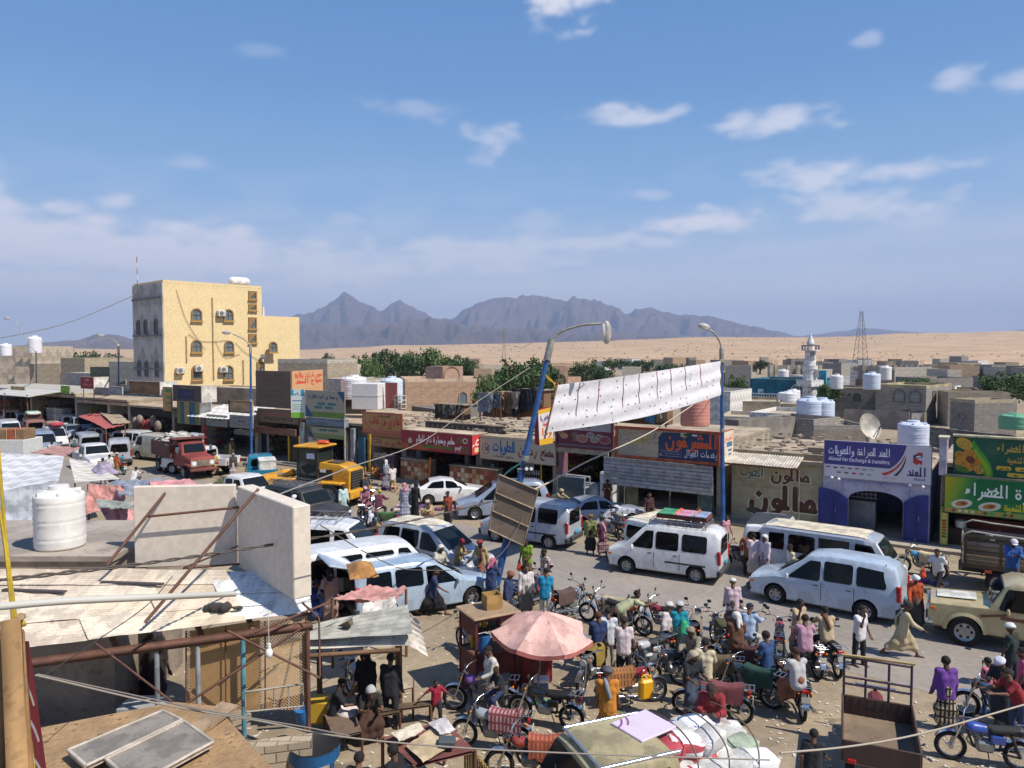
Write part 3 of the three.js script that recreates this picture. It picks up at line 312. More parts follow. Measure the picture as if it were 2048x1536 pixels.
const LT={
'ا':['',0,'M-1.3-10V0',2.8,0,0,0],'ل':['M0 0L-2.6 0M-1.3 0V-10',2.6,'M-1.2-10L-1.2.5Q-1 4-4 4Q-7 4-7 1',7.8,0,0,1],'ب':[TO,2.6,BOAT,10.8,0,1,1],'ت':[TO,2.6,BOAT,10.8,2,0,1],'ث':[TO,2.6,BOAT,10.8,3,0,1],'ن':[TO,2.6,BOWL,8.8,1,0,1],
'ي':[TO,2.6,'M-1-3Q-4-4-3.8-1.5Q-3.4.2-1.8 1Q-.4 2.4-3 3.6Q-8 4.6-8.2-.6',8.8,0,2,1],'ج':['M-6-4.6Q-3.5-5.8-1.2-3.6Q-4-2.4-5.4 0M0 0L-6.6 0',6.6,'M-7-4.2Q-4-5.4-1-3.8Q-6.6-2.6-6.2 1.6Q-5.8 5.5-1 4.8',7.8,0,1,1],'ح':['M-6-4.6Q-3.5-5.8-1.2-3.6Q-4-2.4-5.4 0M0 0L-6.6 0',6.6,'M-7-4.2Q-4-5.4-1-3.8Q-6.6-2.6-6.2 1.6Q-5.8 5.5-1 4.8',7.8,0,0,1],'خ':['M-6-4.6Q-3.5-5.8-1.2-3.6Q-4-2.4-5.4 0M0 0L-6.6 0',6.6,'M-7-4.2Q-4-5.4-1-3.8Q-6.6-2.6-6.2 1.6Q-5.8 5.5-1 4.8',7.8,1,0,1],
'د':['',0,'M-2.6-4.8Q-.8-2.4-.8 0L-4.6 0',5.4,0,0,0],'ذ':['',0,'M-2.6-4.8Q-.8-2.4-.8 0L-4.6 0',5.4,1,0,0],'ر':['',0,'M-1.2-2.8Q-.6 2.4-4.8 3.8',4.8,0,0,0],'ز':['',0,'M-1.2-2.8Q-.6 2.4-4.8 3.8',4.8,1,0,0],'و':['',0,RB+'Q-.4 2.6-5.2 3.6',5,0,0,0],
'س':['M0 0L-6.8 0M-1.2 0V-3M-3.4 0V-3M-5.6 0V-3.2',6.8,'M0 0L-5 0M-1.2 0V-3M-3.2 0V-3M-5.2-3V0Q-5.2 3.8-8.6 3.8Q-12.4 3.8-11.8-1.4',12.8,0,0,1],'ش':['M0 0L-6.8 0M-1.2 0V-3M-3.4 0V-3M-5.6 0V-3.2',6.8,'M0 0L-5 0M-1.2 0V-3M-3.2 0V-3M-5.2-3V0Q-5.2 3.8-8.6 3.8Q-12.4 3.8-11.8-1.4',12.8,3,0,1],
'ص':[OV+'M0 0L-8 0M-6.4 0V-3',8,OV+'M-5.6-3V0Q-5.2 3.8-8.6 3.8Q-12.4 3.8-11.8-1.4',12.8,0,0,1],'ض':[OV+'M0 0L-8 0M-6.4 0V-3',8,OV+'M-5.6-3V0',12,1,0,1],'ط':[OV+'M0 0L-6.6 0M-4.8 0V-10',6.6,OV+'M0 0L-7 0M-4.8 0V-10',7.4,0,0,1],'ع':['M0 0L-6 0M-3 0Q-5.6-4.4-3-4.4Q-.4-4.4-3 0',6,'M-4.6-4Q-1-5.2-1.2-3Q-6.8-1.6-6.2 2Q-5.4 5.4-.8 4.8',7.2,0,0,1],'غ':['M0 0L-6 0M-3 0Q-5.6-4.4-3-4.4Q-.4-4.4-3 0',6,'M-4.6-4Q-1-5.2-1.2-3Q-6.8-1.6-6.2 2Q-5.4 5.4-.8 4.8',7.2,1,0,1],
'ف':['M0 0L-5 0M-1.2-2.2A1.5 1.6 0 1 0-4.2-2.2A1.5 1.6 0 1 0-1.2-2.2',5,RB+'Q-.6 0-3 0L-9 0Q-10.6 0-10.6-3',11.4,1,0,1],'ق':['M0 0L-5 0M-1.2-2.2A1.5 1.6 0 1 0-4.2-2.2A1.5 1.6 0 1 0-1.2-2.2',5,RB+'Q-.2 4-4 4Q-7.6 4-7.4-1',8.4,2,0,1],'ك':['M0 0L-6.4 0M-2 0Q-1-3.4-3.8-4.6L-1.4-10',6.4,'M-1.2-10V0H-7.4V-2.6M-3-5.6L-5-3.6',8.6,0,0,1],'م':['M0 0L-4.6 0M-.8-1.2A1.5 1.5 0 1 0-3.8-1.2A1.5 1.5 0 1 0-.8-1.2',4.6,'M0 0L-1 0M-.8-1.2A1.5 1.5 0 1 0-3.8-1.2A1.5 1.5 0 1 0-.8-1.2M-3.8-.8Q-4.6.4-4.6 5',5.6,0,0,1],'ه':['M0 0L-5.6 0M-.8-1.9A2 2.1 0 1 0-4.8-1.9A2 2.1 0 1 0-.8-1.9',5.6,'M-.6-2A2 2.1 0 1 0-4.6-2A2 2.1 0 1 0-.6-2',5.6,0,0,1],'ة':['',0,'M-.6-2A2 2.1 0 1 0-4.6-2A2 2.1 0 1 0-.6-2',5.6,2,0,0],'ء':['',0,'M-1.4-4Q-4-5-3.8-3.2Q-3.2-2-1.6-2.4L-4.6-1.2',5.4,0,0,0],
};
const pathC={};
function arab(c,text,x,y,s,color,w=1.7,dry){
const k=s/10;let cx=x,joined=false;c.strokeStyle=c.fillStyle=color;c.lineCap=c.lineJoin='round';
for(let i=0;i<text.length;i++){
const ch=text[i];if(ch===' '){cx-=4*k;joined=false;continue;}
const L=LT[ch];if(!L){cx-=3*k;continue;}
const nx=text[i+1],go=L[6]&&nx&&nx!==' '&&LT[nx]&&nx!=='ء',d=go?L[0]:L[2],wd=go?L[1]:L[3];
if(!dry){
c.save();c.translate(cx,y);c.scale(k,k);c.lineWidth=w;c.stroke(pathC[d]??=new Path2D(d));if(joined){c.beginPath();c.moveTo(.6,0);c.lineTo(-1.3,0);c.stroke();}
const m=-wd/2,up=-5.2-(wd<7&&!'ثتني'.includes(ch)&&ch!=='ز'?1.6:.6),dn=3+((ch==='ي'||ch==='ج')&&!go?3.4:0),dr=w*.52;
const dot=(a,b)=>{c.save();c.translate(a,b);c.rotate(.785);c.fillRect(-dr,-dr,2*dr,2*dr);c.restore();};
const put=(q,yy)=>{if(q===1)dot(m,yy);if(q>=2){dot(m-dr*1.5,yy);dot(m+dr*1.5,yy);}if(q===3)dot(m,yy-dr*2.2);};
put(L[4],up);put(L[5],dn);c.restore();
}
cx-=wd*k;joined=go;
if(!go)cx-=2.1*k;
}
return x-cx;
}
const arabMid=(c,t,xm,y,s,col,w)=>arab(c,t,xm+arab(c,t,0,0,s,col,w,true)/2,y,s,col,w);
const arabFit=(c,t,x0,x1,y,s,col,w)=>{const L=arab(c,t,0,0,s,col,w,true),k=(x1-x0)/L;c.save();c.translate(x1,y);c.scale(k*1,1);arab(c,t,0,0,s,col,w);c.restore();};
function canvasMat(w,h,draw,o={}){
const cv=document.createElement('canvas');cv.width=w;cv.height=h;const c=cv.getContext('2d');draw(c,w,h);
if(!o.clean){const q=o.dirt??.1;for(let i=0;i<w*h/260;i++){c.fillStyle=`rgba(${rnd() > .5 ? '150,130,105' : '70,62,55'},${rr(0, q)})`;const r=rr(.5,3.2),x=rr(0,w),y=rr(0,h);c.fillRect(x,y,r,r*rr(.5,3));}for(let i=0;i<14;i++){c.fillStyle=`rgba(160,140,115,${rr(0, q * .9)})`;c.beginPath();c.ellipse(rr(0,w),rr(0,h),rr(.02,.12)*w,rr(.03,.2)*h,0,0,7);c.fill();}}
const t=new THREE.CanvasTexture(cv);t.colorSpace=THREE.SRGBColorSpace;t.magFilter=THREE.LinearFilter;
return new THREE.MeshStandardMaterial({map:t,roughness:o.rough??.7,side:THREE.DoubleSide});
}
function face(name,tl,tr,br,bl,mat,parent,out=.004){
const n=tr.clone().sub(tl).cross(bl.clone().sub(tl)).normalize();if(n.dot(V(0,H,0).sub(tl))<0&&out>0)n.negate();const e=n.multiplyScalar(out);
const g=new THREE.BufferGeometry().setFromPoints([bl,br,tr,bl,tr,tl].map((q)=>q.clone().add(e)));
g.setAttribute('uv',new THREE.Float32BufferAttribute([0,0,1,0,1,1,0,0,1,1,0,1],2));g.computeVertexNormals();return mk(name,g,mat,parent);
}
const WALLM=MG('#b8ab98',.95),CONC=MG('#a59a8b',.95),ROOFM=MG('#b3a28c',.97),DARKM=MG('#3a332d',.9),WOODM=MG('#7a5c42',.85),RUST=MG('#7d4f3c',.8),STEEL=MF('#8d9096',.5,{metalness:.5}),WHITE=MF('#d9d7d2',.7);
const GLASSD=M('#1c2226',.12),ROPE=MF('#cdbfa3',.95);
class Shop{
constructor(pl,pr,h,label,o={}){
this.n=NS-(o.z??0);const u0=Upx(pl,this.n),u1=Upx(pr,this.n);this.uc=(u0+u1)/2;this.w=u1-u0;this.h=h;const d=o.d??8;
const t=this.t=T(o.name??'shop',label,o.cat??'shop',S(this.uc,this.n),-AL),w=this.w,wm=o.wall??WALLM;
if(o.solid){const b=nb();b.box(0,h/2,-d/2,w-.02,h,d);b.mesh('wall',wm,t);}
else{
for(const[x,nme]of[[-w/2+.1,'wall'],[w/2-.1,'wall']])nb().box(x,h/2,-d/2,.2,h,d).mesh(nme,wm,t);
nb().box(0,h/2,-d+.1,w-.42,h,.2).mesh('wall',wm,t);nb().box(0,.09,-d/2,w-.42,.06,d-.3).mesh('floor',CONC,t);
if(o.lint)nb().box(0,h-o.lint/2-.1,-.1,w-.42,o.lint,.19).mesh('lintel',o.lintM??wm,t);
if(o.goods!==0){
const sh=nb();for(let k=0;k<4;k++){sh.box(0,.5+k*.55,-d+.45,w-.6,.04,.4);sh.box(-w/2+.45,.5+k*.55,-d/2,.4,.04,d-1.4);}sh.mesh('shelf',WOODM,t);
for(let q=0;q<3;q++){const g=nb();for(let k=0;k<4;k++)for(let i=0;i<w*1.2;i++){const hh=rr(.12,.4);g.box(rr(-w/2+.5,w/2-.5),.52+k*.55+hh/2,-d+.42,rr(.1,.3),hh,.25);if(i<d)g.box(-w/2+.42,.52+k*.55+hh/2,-rr(.8,d-1),.25,hh,rr(.1,.3));}g.mesh('goods',M(pick(['#b0452f','#d8d2c2','#35608f','#c9a13a','#6b8a4a','#7c4a63']),.7),t).userData.kind='stuff';}
}
}
const ro=nb();ro.box(0,h+.09,-d/2+.05,w+.05,.18,d+.25);ro.mesh('roof',o.roof??ROOFM,t);
if(o.par){const b=nb();b.box(0,h+.18+o.par/2,-d+.1,w,o.par,.2);b.mesh('parapet',wm,t);}
}
X(px,z=0){return Upx(px,this.n-z)-this.uc;}
Y(py,px,z=0){return Hpy(py,px,this.n-z);}
sign(name,label,pl,pr,py,qy,z,mat,o={}){
const x0=this.X(pl,z),x1=this.X(pr,z),y1=this.Y(py,pl,z),y0=this.Y(qy,pl,z),t=T(name,label,o.cat??'shop sign',this.t.position,-AL),th=o.th??.12,fm=o.frame??M('#a89f92',.7);
nb().rbox((x0+x1)/2,(y0+y1)/2,z-th/2,x1-x0,y1-y0,th,.015).mesh('panel',fm,t);
const q=(x,y,zz)=>V(x,y,zz),f=o.in??.03;
const g=new THREE.PlaneGeometry(x1-x0-2*f,y1-y0-2*f);const m=mk('printed_face',g,mat,t);m.position.set((x0+x1)/2,(y0+y1)/2,z+.004);
if(o.rim){const b=nb(),e=o.rimW??.09,X=x1-x0,Y=y1-y0,cx=(x0+x1)/2,cy=(y0+y1)/2;for(const s of[-1,1]){b.box(cx,cy+s*(Y/2-e/2),z+.03,X+.02,e,.08);b.box(cx+s*(X/2-e/2),cy,z+.032,e,Y-2*e,.08);}b.mesh('frame',o.rim,t);}
if(o.side){const sm=mk('side_face',new THREE.PlaneGeometry(z-.05+(o.back??0),y1-y0-2*f),o.side,t);sm.rotation.y=PI/2;sm.position.set(x1+.064,(y0+y1)/2,(z-(o.back??0))/2);nb().box(x1+.03,(y0+y1)/2,(z-(o.back??0))/2,.058,y1-y0,z+(o.back??0)).mesh('side_panel',fm,t);}
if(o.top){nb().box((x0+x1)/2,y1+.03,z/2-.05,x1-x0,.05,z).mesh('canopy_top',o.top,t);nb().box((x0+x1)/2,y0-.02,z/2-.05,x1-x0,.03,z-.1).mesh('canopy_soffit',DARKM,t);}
if(o.legs)for(const s of[-1,1])nb().box((x0+x1)/2+s*(x1-x0)*.4,(y0+this.h)/2,z-th-.03,.06,Math.max(.1,y0-this.h+.4),.06).mesh('bracket',RUST,t);
return t;
}
part(name,b,mat,label){const o=b.mesh(name,mat,this.t);if(label)o.userData.label=label;return o;}
}
{
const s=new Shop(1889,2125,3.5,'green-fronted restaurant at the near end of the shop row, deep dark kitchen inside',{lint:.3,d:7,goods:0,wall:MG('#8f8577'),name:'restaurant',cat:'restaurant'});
const up=canvasMat(1024,380,(c,w,h)=>{
c.fillStyle='#15513a';c.fillRect(0,0,w,h);c.fillStyle='#3f9a2a';c.beginPath();c.moveTo(210,20);c.bezierCurveTo(300,160,420,200,420,380);c.lineTo(320,380);c.bezierCurveTo(330,260,210,200,180,60);c.fill();c.fillStyle='#8fae1e';c.beginPath();c.moveTo(230,100);c.bezierCurveTo(320,220,400,240,400,380);c.lineTo(350,380);c.bezierCurveTo(350,280,260,220,215,110);c.fill();
for(const[x,y,a,b,q]of[[110,60,90,55,'#c9a23a'],[70,180,60,45,'#b8862c'],[170,170,70,60,'#c8872b'],[120,260,110,70,'#c98a30'],[230,250,60,60,'#bf7d26'],[90,310,80,30,'#567c2c'],[270,310,50,40,'#d09a3a'],[180,215,50,35,'#6d3f22']]){c.fillStyle=q;c.beginPath();c.ellipse(x,y,a,b,.3,0,7);c.fill();c.fillStyle='rgba(90,50,20,.35)';for(let i=0;i<12;i++){c.beginPath();c.ellipse(x+rr(-a,a)*.6,y+rr(-b,b)*.6,9,6,0,0,7);c.fill();}}
arab(c,'الجوزة الخضراء',1000,110,70,'#d2a63c',1.5);arab(c,'للاكلات الشعبية',960,215,56,'#c89a34',1.5);
c.fillStyle='#d9b441';for(const[x,y,q]of[[450,255,150],[640,255,150],[560,315,170],[800,255,150],[760,315,170]]){c.beginPath();c.roundRect(x,y,q,40,18);c.fill();}arabMid(c,'مطبخ شعبي',525,285,22,'#4a3312',1.8);arabMid(c,'فحسة',715,285,22,'#4a3312',1.8);arabMid(c,'سلتة',645,345,22,'#4a3312',1.8);
});
s.sign('restaurant_sign','upper dark green restaurant sign with printed fried food, under a cream pipe',1911,2118,873,951,.25,up,{frame:M('#2b3a2c'),legs:1,in:.02});
const a=s.X(1910,.25),b=s.X(2118,.25),y=s.Y(872,1911,.25);const pp=T('sign_pipe','cream round pipe along the top of the upper green sign','pipe',s.t.position,-AL);nb().cyl(V(a,y+.05,.28),V(b,y+.05,.28),.055,.055,10).mesh('pipe',MF('#d8cfae'),pp);
const lo=canvasMat(1024,330,(c,w,h)=>{
const g=c.createLinearGradient(0,0,260,120);g.addColorStop(0,'#c9a51d');g.addColorStop(.55,'#7fa028');g.addColorStop(1,'#1f7a3c');c.fillStyle=g;c.fillRect(0,0,w,h);c.fillStyle='#0f6b38';c.beginPath();c.moveTo(330,0);c.quadraticCurveTo(200,120,330,200);c.lineTo(w,200);c.lineTo(w,0);c.fill();
arab(c,'الجوزة الخضراء',1030,150,105,'#efeee4',1.7);for(const[x,y2,rx]of[[170,240,105],[440,245,110]]){c.fillStyle='#d8d4c4';c.beginPath();c.ellipse(x,y2,rx,40,-.15,0,7);c.fill();c.fillStyle='#b87a3a';c.beginPath();c.ellipse(x,y2,rx*.6,24,-.15,0,7);c.fill();c.fillStyle='#8c4a2a';c.beginPath();c.ellipse(x+15,y2-3,rx*.25,12,-.15,0,7);c.fill();}arab(c,'للاكلات الشعبية',1010,262,60,'#e3c71f',1.7);
c.fillStyle='#8d9c4c';c.fillRect(0,285,w,45);for(let i=0;i<11;i++){c.fillStyle=pick(['#a33','#d9c9a0','#653','#c84','#2a5']);c.beginPath();c.ellipse(30+i*62,308,20,14,0,0,7);c.fill();}arab(c,'مطعم الجوزة',1000,318,30,'#c8642a',2);
});
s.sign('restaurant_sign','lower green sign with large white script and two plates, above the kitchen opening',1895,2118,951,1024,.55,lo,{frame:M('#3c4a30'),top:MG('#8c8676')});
const pil=canvasMat(64,512,(c,w,h)=>{c.fillStyle='#96a04a';c.fillRect(0,0,w,h);for(let i=0;i<12;i++){c.fillStyle=pick(['#a8352c','#7c3a22','#cbb070','#536b2a']);c.beginPath();c.ellipse(32,22+i*42,22,16,0,0,7);c.fill();}});
for(const px of[1890]){const x=s.X(px,.4),y1=s.Y(1012,px,.4),pt=nb().box(x+.12,y1/2+.07,.25,.3,y1-.14,.3).mesh('pillar',MG('#7d8548'),s.t);const f=mk('printed_face',new THREE.PlaneGeometry(.28,y1-.2),pil,s.t);f.position.set(x+.12,y1/2+.08,.404);}
s.part('counter',nb().rbox(s.X(1990,-2),.55,-2,2.6,1.1,.8),MG('#7c3525',.6));s.part('oven',nb().rbox(s.X(1990,-3.4),1.0,-3.4,2.6,1.9,1),MG('#8a4a36',.8));s.part('hood',nb().box(s.X(1985,-2.6),2.35,-2.4,2.3,.25,.9,0,.3),STEEL);
const pot=T('cooking_pot','white enamel pot on the counter inside the green restaurant','pot',S(Upx(1930,NS+.4),NS+.4,.85),0);nb().cyl(V(0,0,0),V(0,.3,0),.2,.22,14).mesh('pot_body',M('#d8dadc',.3),pot);nb().cyl(V(0,.3,0),V(0,.34,0),.23,.1,14).mesh('lid',M('#c9ccd0',.3),pot);s.part('counter',nb().rbox(s.X(1928,-.4),.42,-.4,1.3,.84,.6),MG('#4e3a2e'));
const pb=T('sign_box','pale lavender block pillar standing between the purple exchange sign and green restaurant','sign pillar',s.t.position,-AL),px0=s.X(1883,.45),px1=s.X(1899,.45),yt=s.Y(876,1883,.45),yb=s.Y(950,1883,.45);nb().rbox((px0+px1)/2,(yt+yb)/2,.1,px1-px0,yt-yb,.7).mesh('pillar',MF('#bdb8c4'),pb);nb().box((px0+px1)/2,yt+.03,.1,px1-px0+.1,.06,.8).mesh('cap',MF('#cfc8b4'),pb);
}
{
const s=new Shop(1652,1868,3.15,'lavender exchange office with a wide arch and open blue doors',{d:6,goods:0,wall:MG('#8e93c4',.8),name:'exchange_office',cat:'shop'}),w=s.w;
const sh=new THREE.Shape();sh.moveTo(-w/2,0.07);sh.lineTo(-w/2,3.9);sh.lineTo(w/2,3.9);sh.lineTo(w/2,.07);const x0=s.X(1702,.2),x1=s.X(1813,.2),ys=1.72,yt=2.14;sh.lineTo(x1,.07);sh.lineTo(x1,ys);sh.quadraticCurveTo(x1-.1,yt,(x0+x1)/2,yt+.02);sh.quadraticCurveTo(x0+.1,yt,x0,ys);sh.lineTo(x0,.07);sh.closePath();
s.part('facade',nb().at(new THREE.ExtrudeGeometry(sh,{depth:.22,bevelEnabled:false}),0,0,0),MG('#b0b0c6',.8));
const tr=nb();tr.box(0,2.5,.25,w*.62,.06,.06);tr.box(-w*.31,2.25,.25,.06,.44,.06);tr.box(w*.31,2.25,.25,.06,.44,.06);s.part('trim',tr,MG('#a0a4cc'));
const BL=MG('#2c3788',.6);
for(const[a,b,q,t1,t2]of[[1642,1701,-1,2.1,1.7],[1814,1864,1,1.8,2.2]]){
const xa=s.X(a,.3),xb=s.X(b,.3),d=new THREE.Shape();d.moveTo(xa,.14);d.lineTo(xb,.14);d.lineTo(xb,t2);d.quadraticCurveTo((xa+xb)/2,Math.max(t1,t2)+.05,xa,t1);d.closePath();
const dd=s.part('door',nb().at(new THREE.ExtrudeGeometry(d,{depth:.06,bevelEnabled:false}),0,0,.26),BL);nb().box((xa+xb)/2,1.0,.335,.035,1.5,.03).mesh('seam_strip',M('#1c2680',.5),dd);nb().box(xa+.03,1.0,.335,.04,1.5,.03).mesh('seam_strip',M('#1c2680',.5),dd);nb().box((xa+xb)/2+.12,1.15,.35,.04,.2,.05).mesh('handle',STEEL,dd);
}
s.part('counter',nb().rbox(s.X(1732,-1.2),.8,-1.2,1.15,1.3,.5),MG('#8f9298',.5));const gr=nb();for(let i=0;i<7;i++)gr.box(s.X(1703,-1)+i*.19,1.85,-1,.02,.6,.02);for(let i=0;i<4;i++)gr.box(s.X(1732,-1),1.6+i*.17,-1.02,1.2,.02,.02);s.part('grille',gr,M('#b9bcc4',.4));
const face0=canvasMat(1024,330,(c,W,h)=>{
c.fillStyle='#c9c7cf';c.fillRect(0,0,W,h);c.fillStyle='#464184';c.beginPath();c.moveTo(0,0);c.lineTo(800,0);c.bezierCurveTo(770,120,700,190,640,215);c.lineTo(0,215);c.fill();
c.fillStyle='#c33a30';c.beginPath();c.moveTo(780,90);c.bezierCurveTo(740,180,670,240,560,262);c.lineTo(600,280);c.bezierCurveTo(700,240,770,170,790,80);c.fill();c.fillStyle='#39373d';c.beginPath();c.moveTo(790,110);c.bezierCurveTo(770,190,720,250,680,270);c.lineTo(712,276);c.bezierCurveTo(760,230,795,170,798,100);c.fill();
arabFit(c,'العند للصرافة والتحويلات',30,645,110,66,'#f1f0f5',1.55);c.fillStyle='#eceaf4';c.font='italic bold 45px sans-serif';c.fillText('Alanad For Exchange & transfers.',40,178,610);
c.save();c.translate(905,105);c.fillStyle='#b8322f';c.beginPath();c.moveTo(-45,-20);c.quadraticCurveTo(-10,20,40,18);c.lineTo(36,60);c.lineTo(10,45);c.lineTo(-10,62);c.lineTo(-45,40);c.fill();c.fillStyle='#2d2f55';c.beginPath();c.ellipse(0,-18,44,20,-.15,0,7);c.fill();c.fillStyle='#b8322f';c.fillRect(-6,-50,46,22);c.fillStyle='#ddd';c.beginPath();c.ellipse(4,-14,26,8,-.15,0,7);c.fill();c.restore();
arabFit(c,'العند',790,980,258,70,'#3a3560',1.9);c.fillStyle='#3a3560';c.font='bold 32px sans-serif';c.fillText('Alanad',870,300,105);
const lg=['#7a3a36','#333','#9a4a40','#555','#a33','#777','#8a5'];for(let i=0;i<7;i++){c.fillStyle=lg[i];c.fillRect(20+i*72,232+(i%2)*4,44,12);}for(let i=0;i<5;i++){c.fillStyle=lg[(i+2)%7];c.fillRect(130+i*75,276,42,14);}c.fillStyle='#b03030';c.font='22px sans-serif';c.fillText('A.EXC.  A.AT.',580,306);
});
s.sign('exchange_sign','purple and silver exchange sign with Arabic title over English line',1651,1869,879,953,.34,face0,{frame:M('#8d8a9a'),legs:0});
for(const[px,py]of[[1668,955],[1682,958],[1826,970],[1852,974]]){const l=T('wall_lamp',['small spotlight at the far corner under the exchange sign','small spotlight second from the far end under the exchange sign','small spotlight above the arch edge under the exchange sign','small spotlight nearest the green restaurant under the exchange sign'][[1668,1682,1826,1852].indexOf(px)],'wall lamp',s.t.position,-AL),x=s.X(px,.5),y=s.Y(py,px,.5);nb().cyl(V(x,y+.12,.2),V(x,y+.03,.5),.012).mesh('arm',M('#ccc',.4),l);nb().sph(x,y,.5,.07).mesh('lamp_head',M('#e8e8ee',.3),l);}
}
{
const s=new Shop(1466,1650,3.05,'barber shop, low block building with huge painted script and a tin awning',{solid:1,d:9,wall:MG('#a79b7d',.95),name:'barber_shop'}),w=s.w;
const wm=canvasMat(1024,800,(c,W,h)=>{
c.fillStyle='#a59c80';c.fillRect(0,0,W,h);for(let i=0;i<260;i++){c.fillStyle=`rgba(${pick(['120,110,84', '190,182,155', '96,92,74'])},${rr(.05, .2)})`;c.fillRect(rr(0,W),rr(0,h),rr(4,60),rr(8,120));}c.strokeStyle='rgba(80,72,55,.6)';c.lineWidth=3;for(const y of[250,330,470,640,740]){c.beginPath();c.moveTo(0,y);c.lineTo(W,y+rr(-4,4));c.stroke();}
const both=(t,x0,x1,y,s1,cc,wd)=>{arabFit(c,t,x0-8,x1+8,y+6,s1,'#cfc9b2',wd+.8);arabFit(c,t,x0,x1,y,s1,cc,wd);};
both('صالون',430,880,205,140,'#54332a',2.2);both('الحبوب',80,370,190,125,'#2f5a66',1.5);both('صالون',170,950,585,270,'#4b2a22',2.6);c.fillStyle='#3d3a35';c.beginPath();c.ellipse(270,660,90,40,0,0,7);c.fill();
},{dirt:.2});
const f=mk('painted_face',new THREE.PlaneGeometry(w-.04,2.9),wm,s.t);f.position.set(0,1.55,.004);
for(let i=0;i<4;i++){const x=-w/2-.1+(i+.5)*w*.81/4,sh2=grid((a,b)=>V((a-.5)*w*.81/4*1.03,.016*Math.sin(a*44)+lerp(.35,0,b)-.05*fbm(a*2+i,b),b*1.5-.35),40,3);const o=nb().at(sh2,x,3.05,0,0,0,0).mesh('tin_sheet',MF('#cfc5b6',.6,{metalness:.2}),s.t);o.position.y=.002*i;}
s.part('awning_beam',nb().box(-w*.1,2.98,1.14,w*.82,.07,.07),RUST);s.part('awning_post',nb().box(s.X(1602,1.15),1.45,1.15,.05,2.9,.05),MF('#9a937f'));s.part('parapet',nb().box(0,3.35,-.4,w,.35,.18).box(w*.38,3.5,-1.4,.9,.5,.3),MG('#a89a80'));
}
{
const s=new Shop(1232,1444,3.6,'phone shop under an orange framed sign, grey slatted awning drop',{d:9,lint:.4,name:'phone_shop'});
const fm=canvasMat(1024,330,(c,W,h)=>{
c.fillStyle='#b5a58c';c.fillRect(0,0,W,h);for(let i=0;i<900;i++){c.fillStyle=pick(['#4a4038','#7c6c52','#d2c4a8','#94845f','#5c5a50','#a8955c']);c.globalAlpha=rr(.15,.7);c.save();c.translate(rr(0,430),rr(10,270)*(rnd()>.3?.6:1));c.rotate(-.4);c.fillRect(0,0,rr(3,26),rr(2,9));c.restore();}c.globalAlpha=1;for(let i=0;i<7;i++){c.fillStyle='rgba(60,55,60,.5)';c.fillRect(rr(0,60),190+i*18,rr(150,380),4);}c.save();c.translate(160,170);c.rotate(-.45);c.fillStyle='#b79c2a';for(let i=0;i<3;i++)c.fillRect(10*i,i*14,190,6);c.restore();
c.fillStyle='#2b3858';c.beginPath();c.moveTo(480,30);c.lineTo(W,10);c.lineTo(W,h);c.lineTo(440,h);c.lineTo(440,90);c.fill();arabFit(c,'المشيرفون',490,1005,165,135,'#cf5a2c',2.0);c.fillStyle='#b9b48c';c.fillRect(660,20,60,46);c.fillStyle='#2b4a3a';c.fillRect(690,30,70,26);c.fillStyle='#d9d6cf';c.fillRect(770,34,50,18);
arabFit(c,'وخدمات الجوال',690,1015,262,62,'#d8d9de',1.6);for(let i=0;i<3;i++){c.fillStyle='#8f97ad';for(let j=0;j<16;j++)c.fillRect(455+j*14,228+i*26,rr(5,12),8);}c.fillStyle='#d8a530';c.fillRect(452,268,18,12);
},{dirt:.14});
const sd=canvasMat(256,256,(c,W,h)=>{c.fillStyle='#cfc3ad';c.fillRect(0,0,W,h);c.fillStyle='#3f6492';c.fillRect(110,90,120,40);c.fillRect(140,150,80,18);c.fillRect(150,185,70,18);arab(c,'المشيرفون',240,70,40,'#c8653a',2);for(let i=0;i<160;i++){c.fillStyle=pick(['#8a7a62','#b4a78c','#e2d8c4']);c.globalAlpha=.5;c.fillRect(rr(0,130),rr(110,256),rr(3,16),rr(2,8));}c.globalAlpha=1;});
const OR=MF('#b35434',.6);s.sign('phone_sign','long orange framed phone shop sign, blue panel with orange Arabic lettering',1232,1442,851,913,1.5,fm,{rim:OR,rimW:.13,side:sd,back:.4,in:.05,frame:OR});
for(let i=0;i<8;i++)s.part('slat',nb().box(0,s.Y(918,1235,1.35)-.02-i*.185,1.3-.02*(i%2),s.w+.1,.165,.05,0,.12),MF('#a9adb5',.5,{metalness:.3}));
s.part('cloth_blind',nb().box(s.X(1298,1.1),2.15,1.1,2.0,.62,.03),MF('#a39c97'));for(const px of[1250,1342,1402,1420])s.part('post',nb().box(s.X(px,1.0),1.45,1.0,.07,2.9,.07),MF('#5d6a63'));
s.part('door',nb().rbox(s.X(1265,.4),1.2,.3,.7,2.1,.06),MF('#6f6b60'));s.part('display_case',nb().rbox(s.X(1412,.4),.9,.2,.75,1.6,.4),MF('#5d7f7c',.3));nb();
const fr=T('drinks_fridge','tall white fridge at the dark gap beside the phone shop','fridge',S(Upx(1220,NS-.5),NS-.5),-AL);nb().rbox(0,1.0,0,.8,1.75,.7).mesh('cabinet',MF('#d5d8da',.4),fr);nb().rbox(0,1.1,.365,.72,1.4,.04).mesh('door',MF('#c6cbd0',.35),fr);nb().box(.3,1.1,.4,.03,.5,.03).mesh('handle',M('#555'),fr);
}
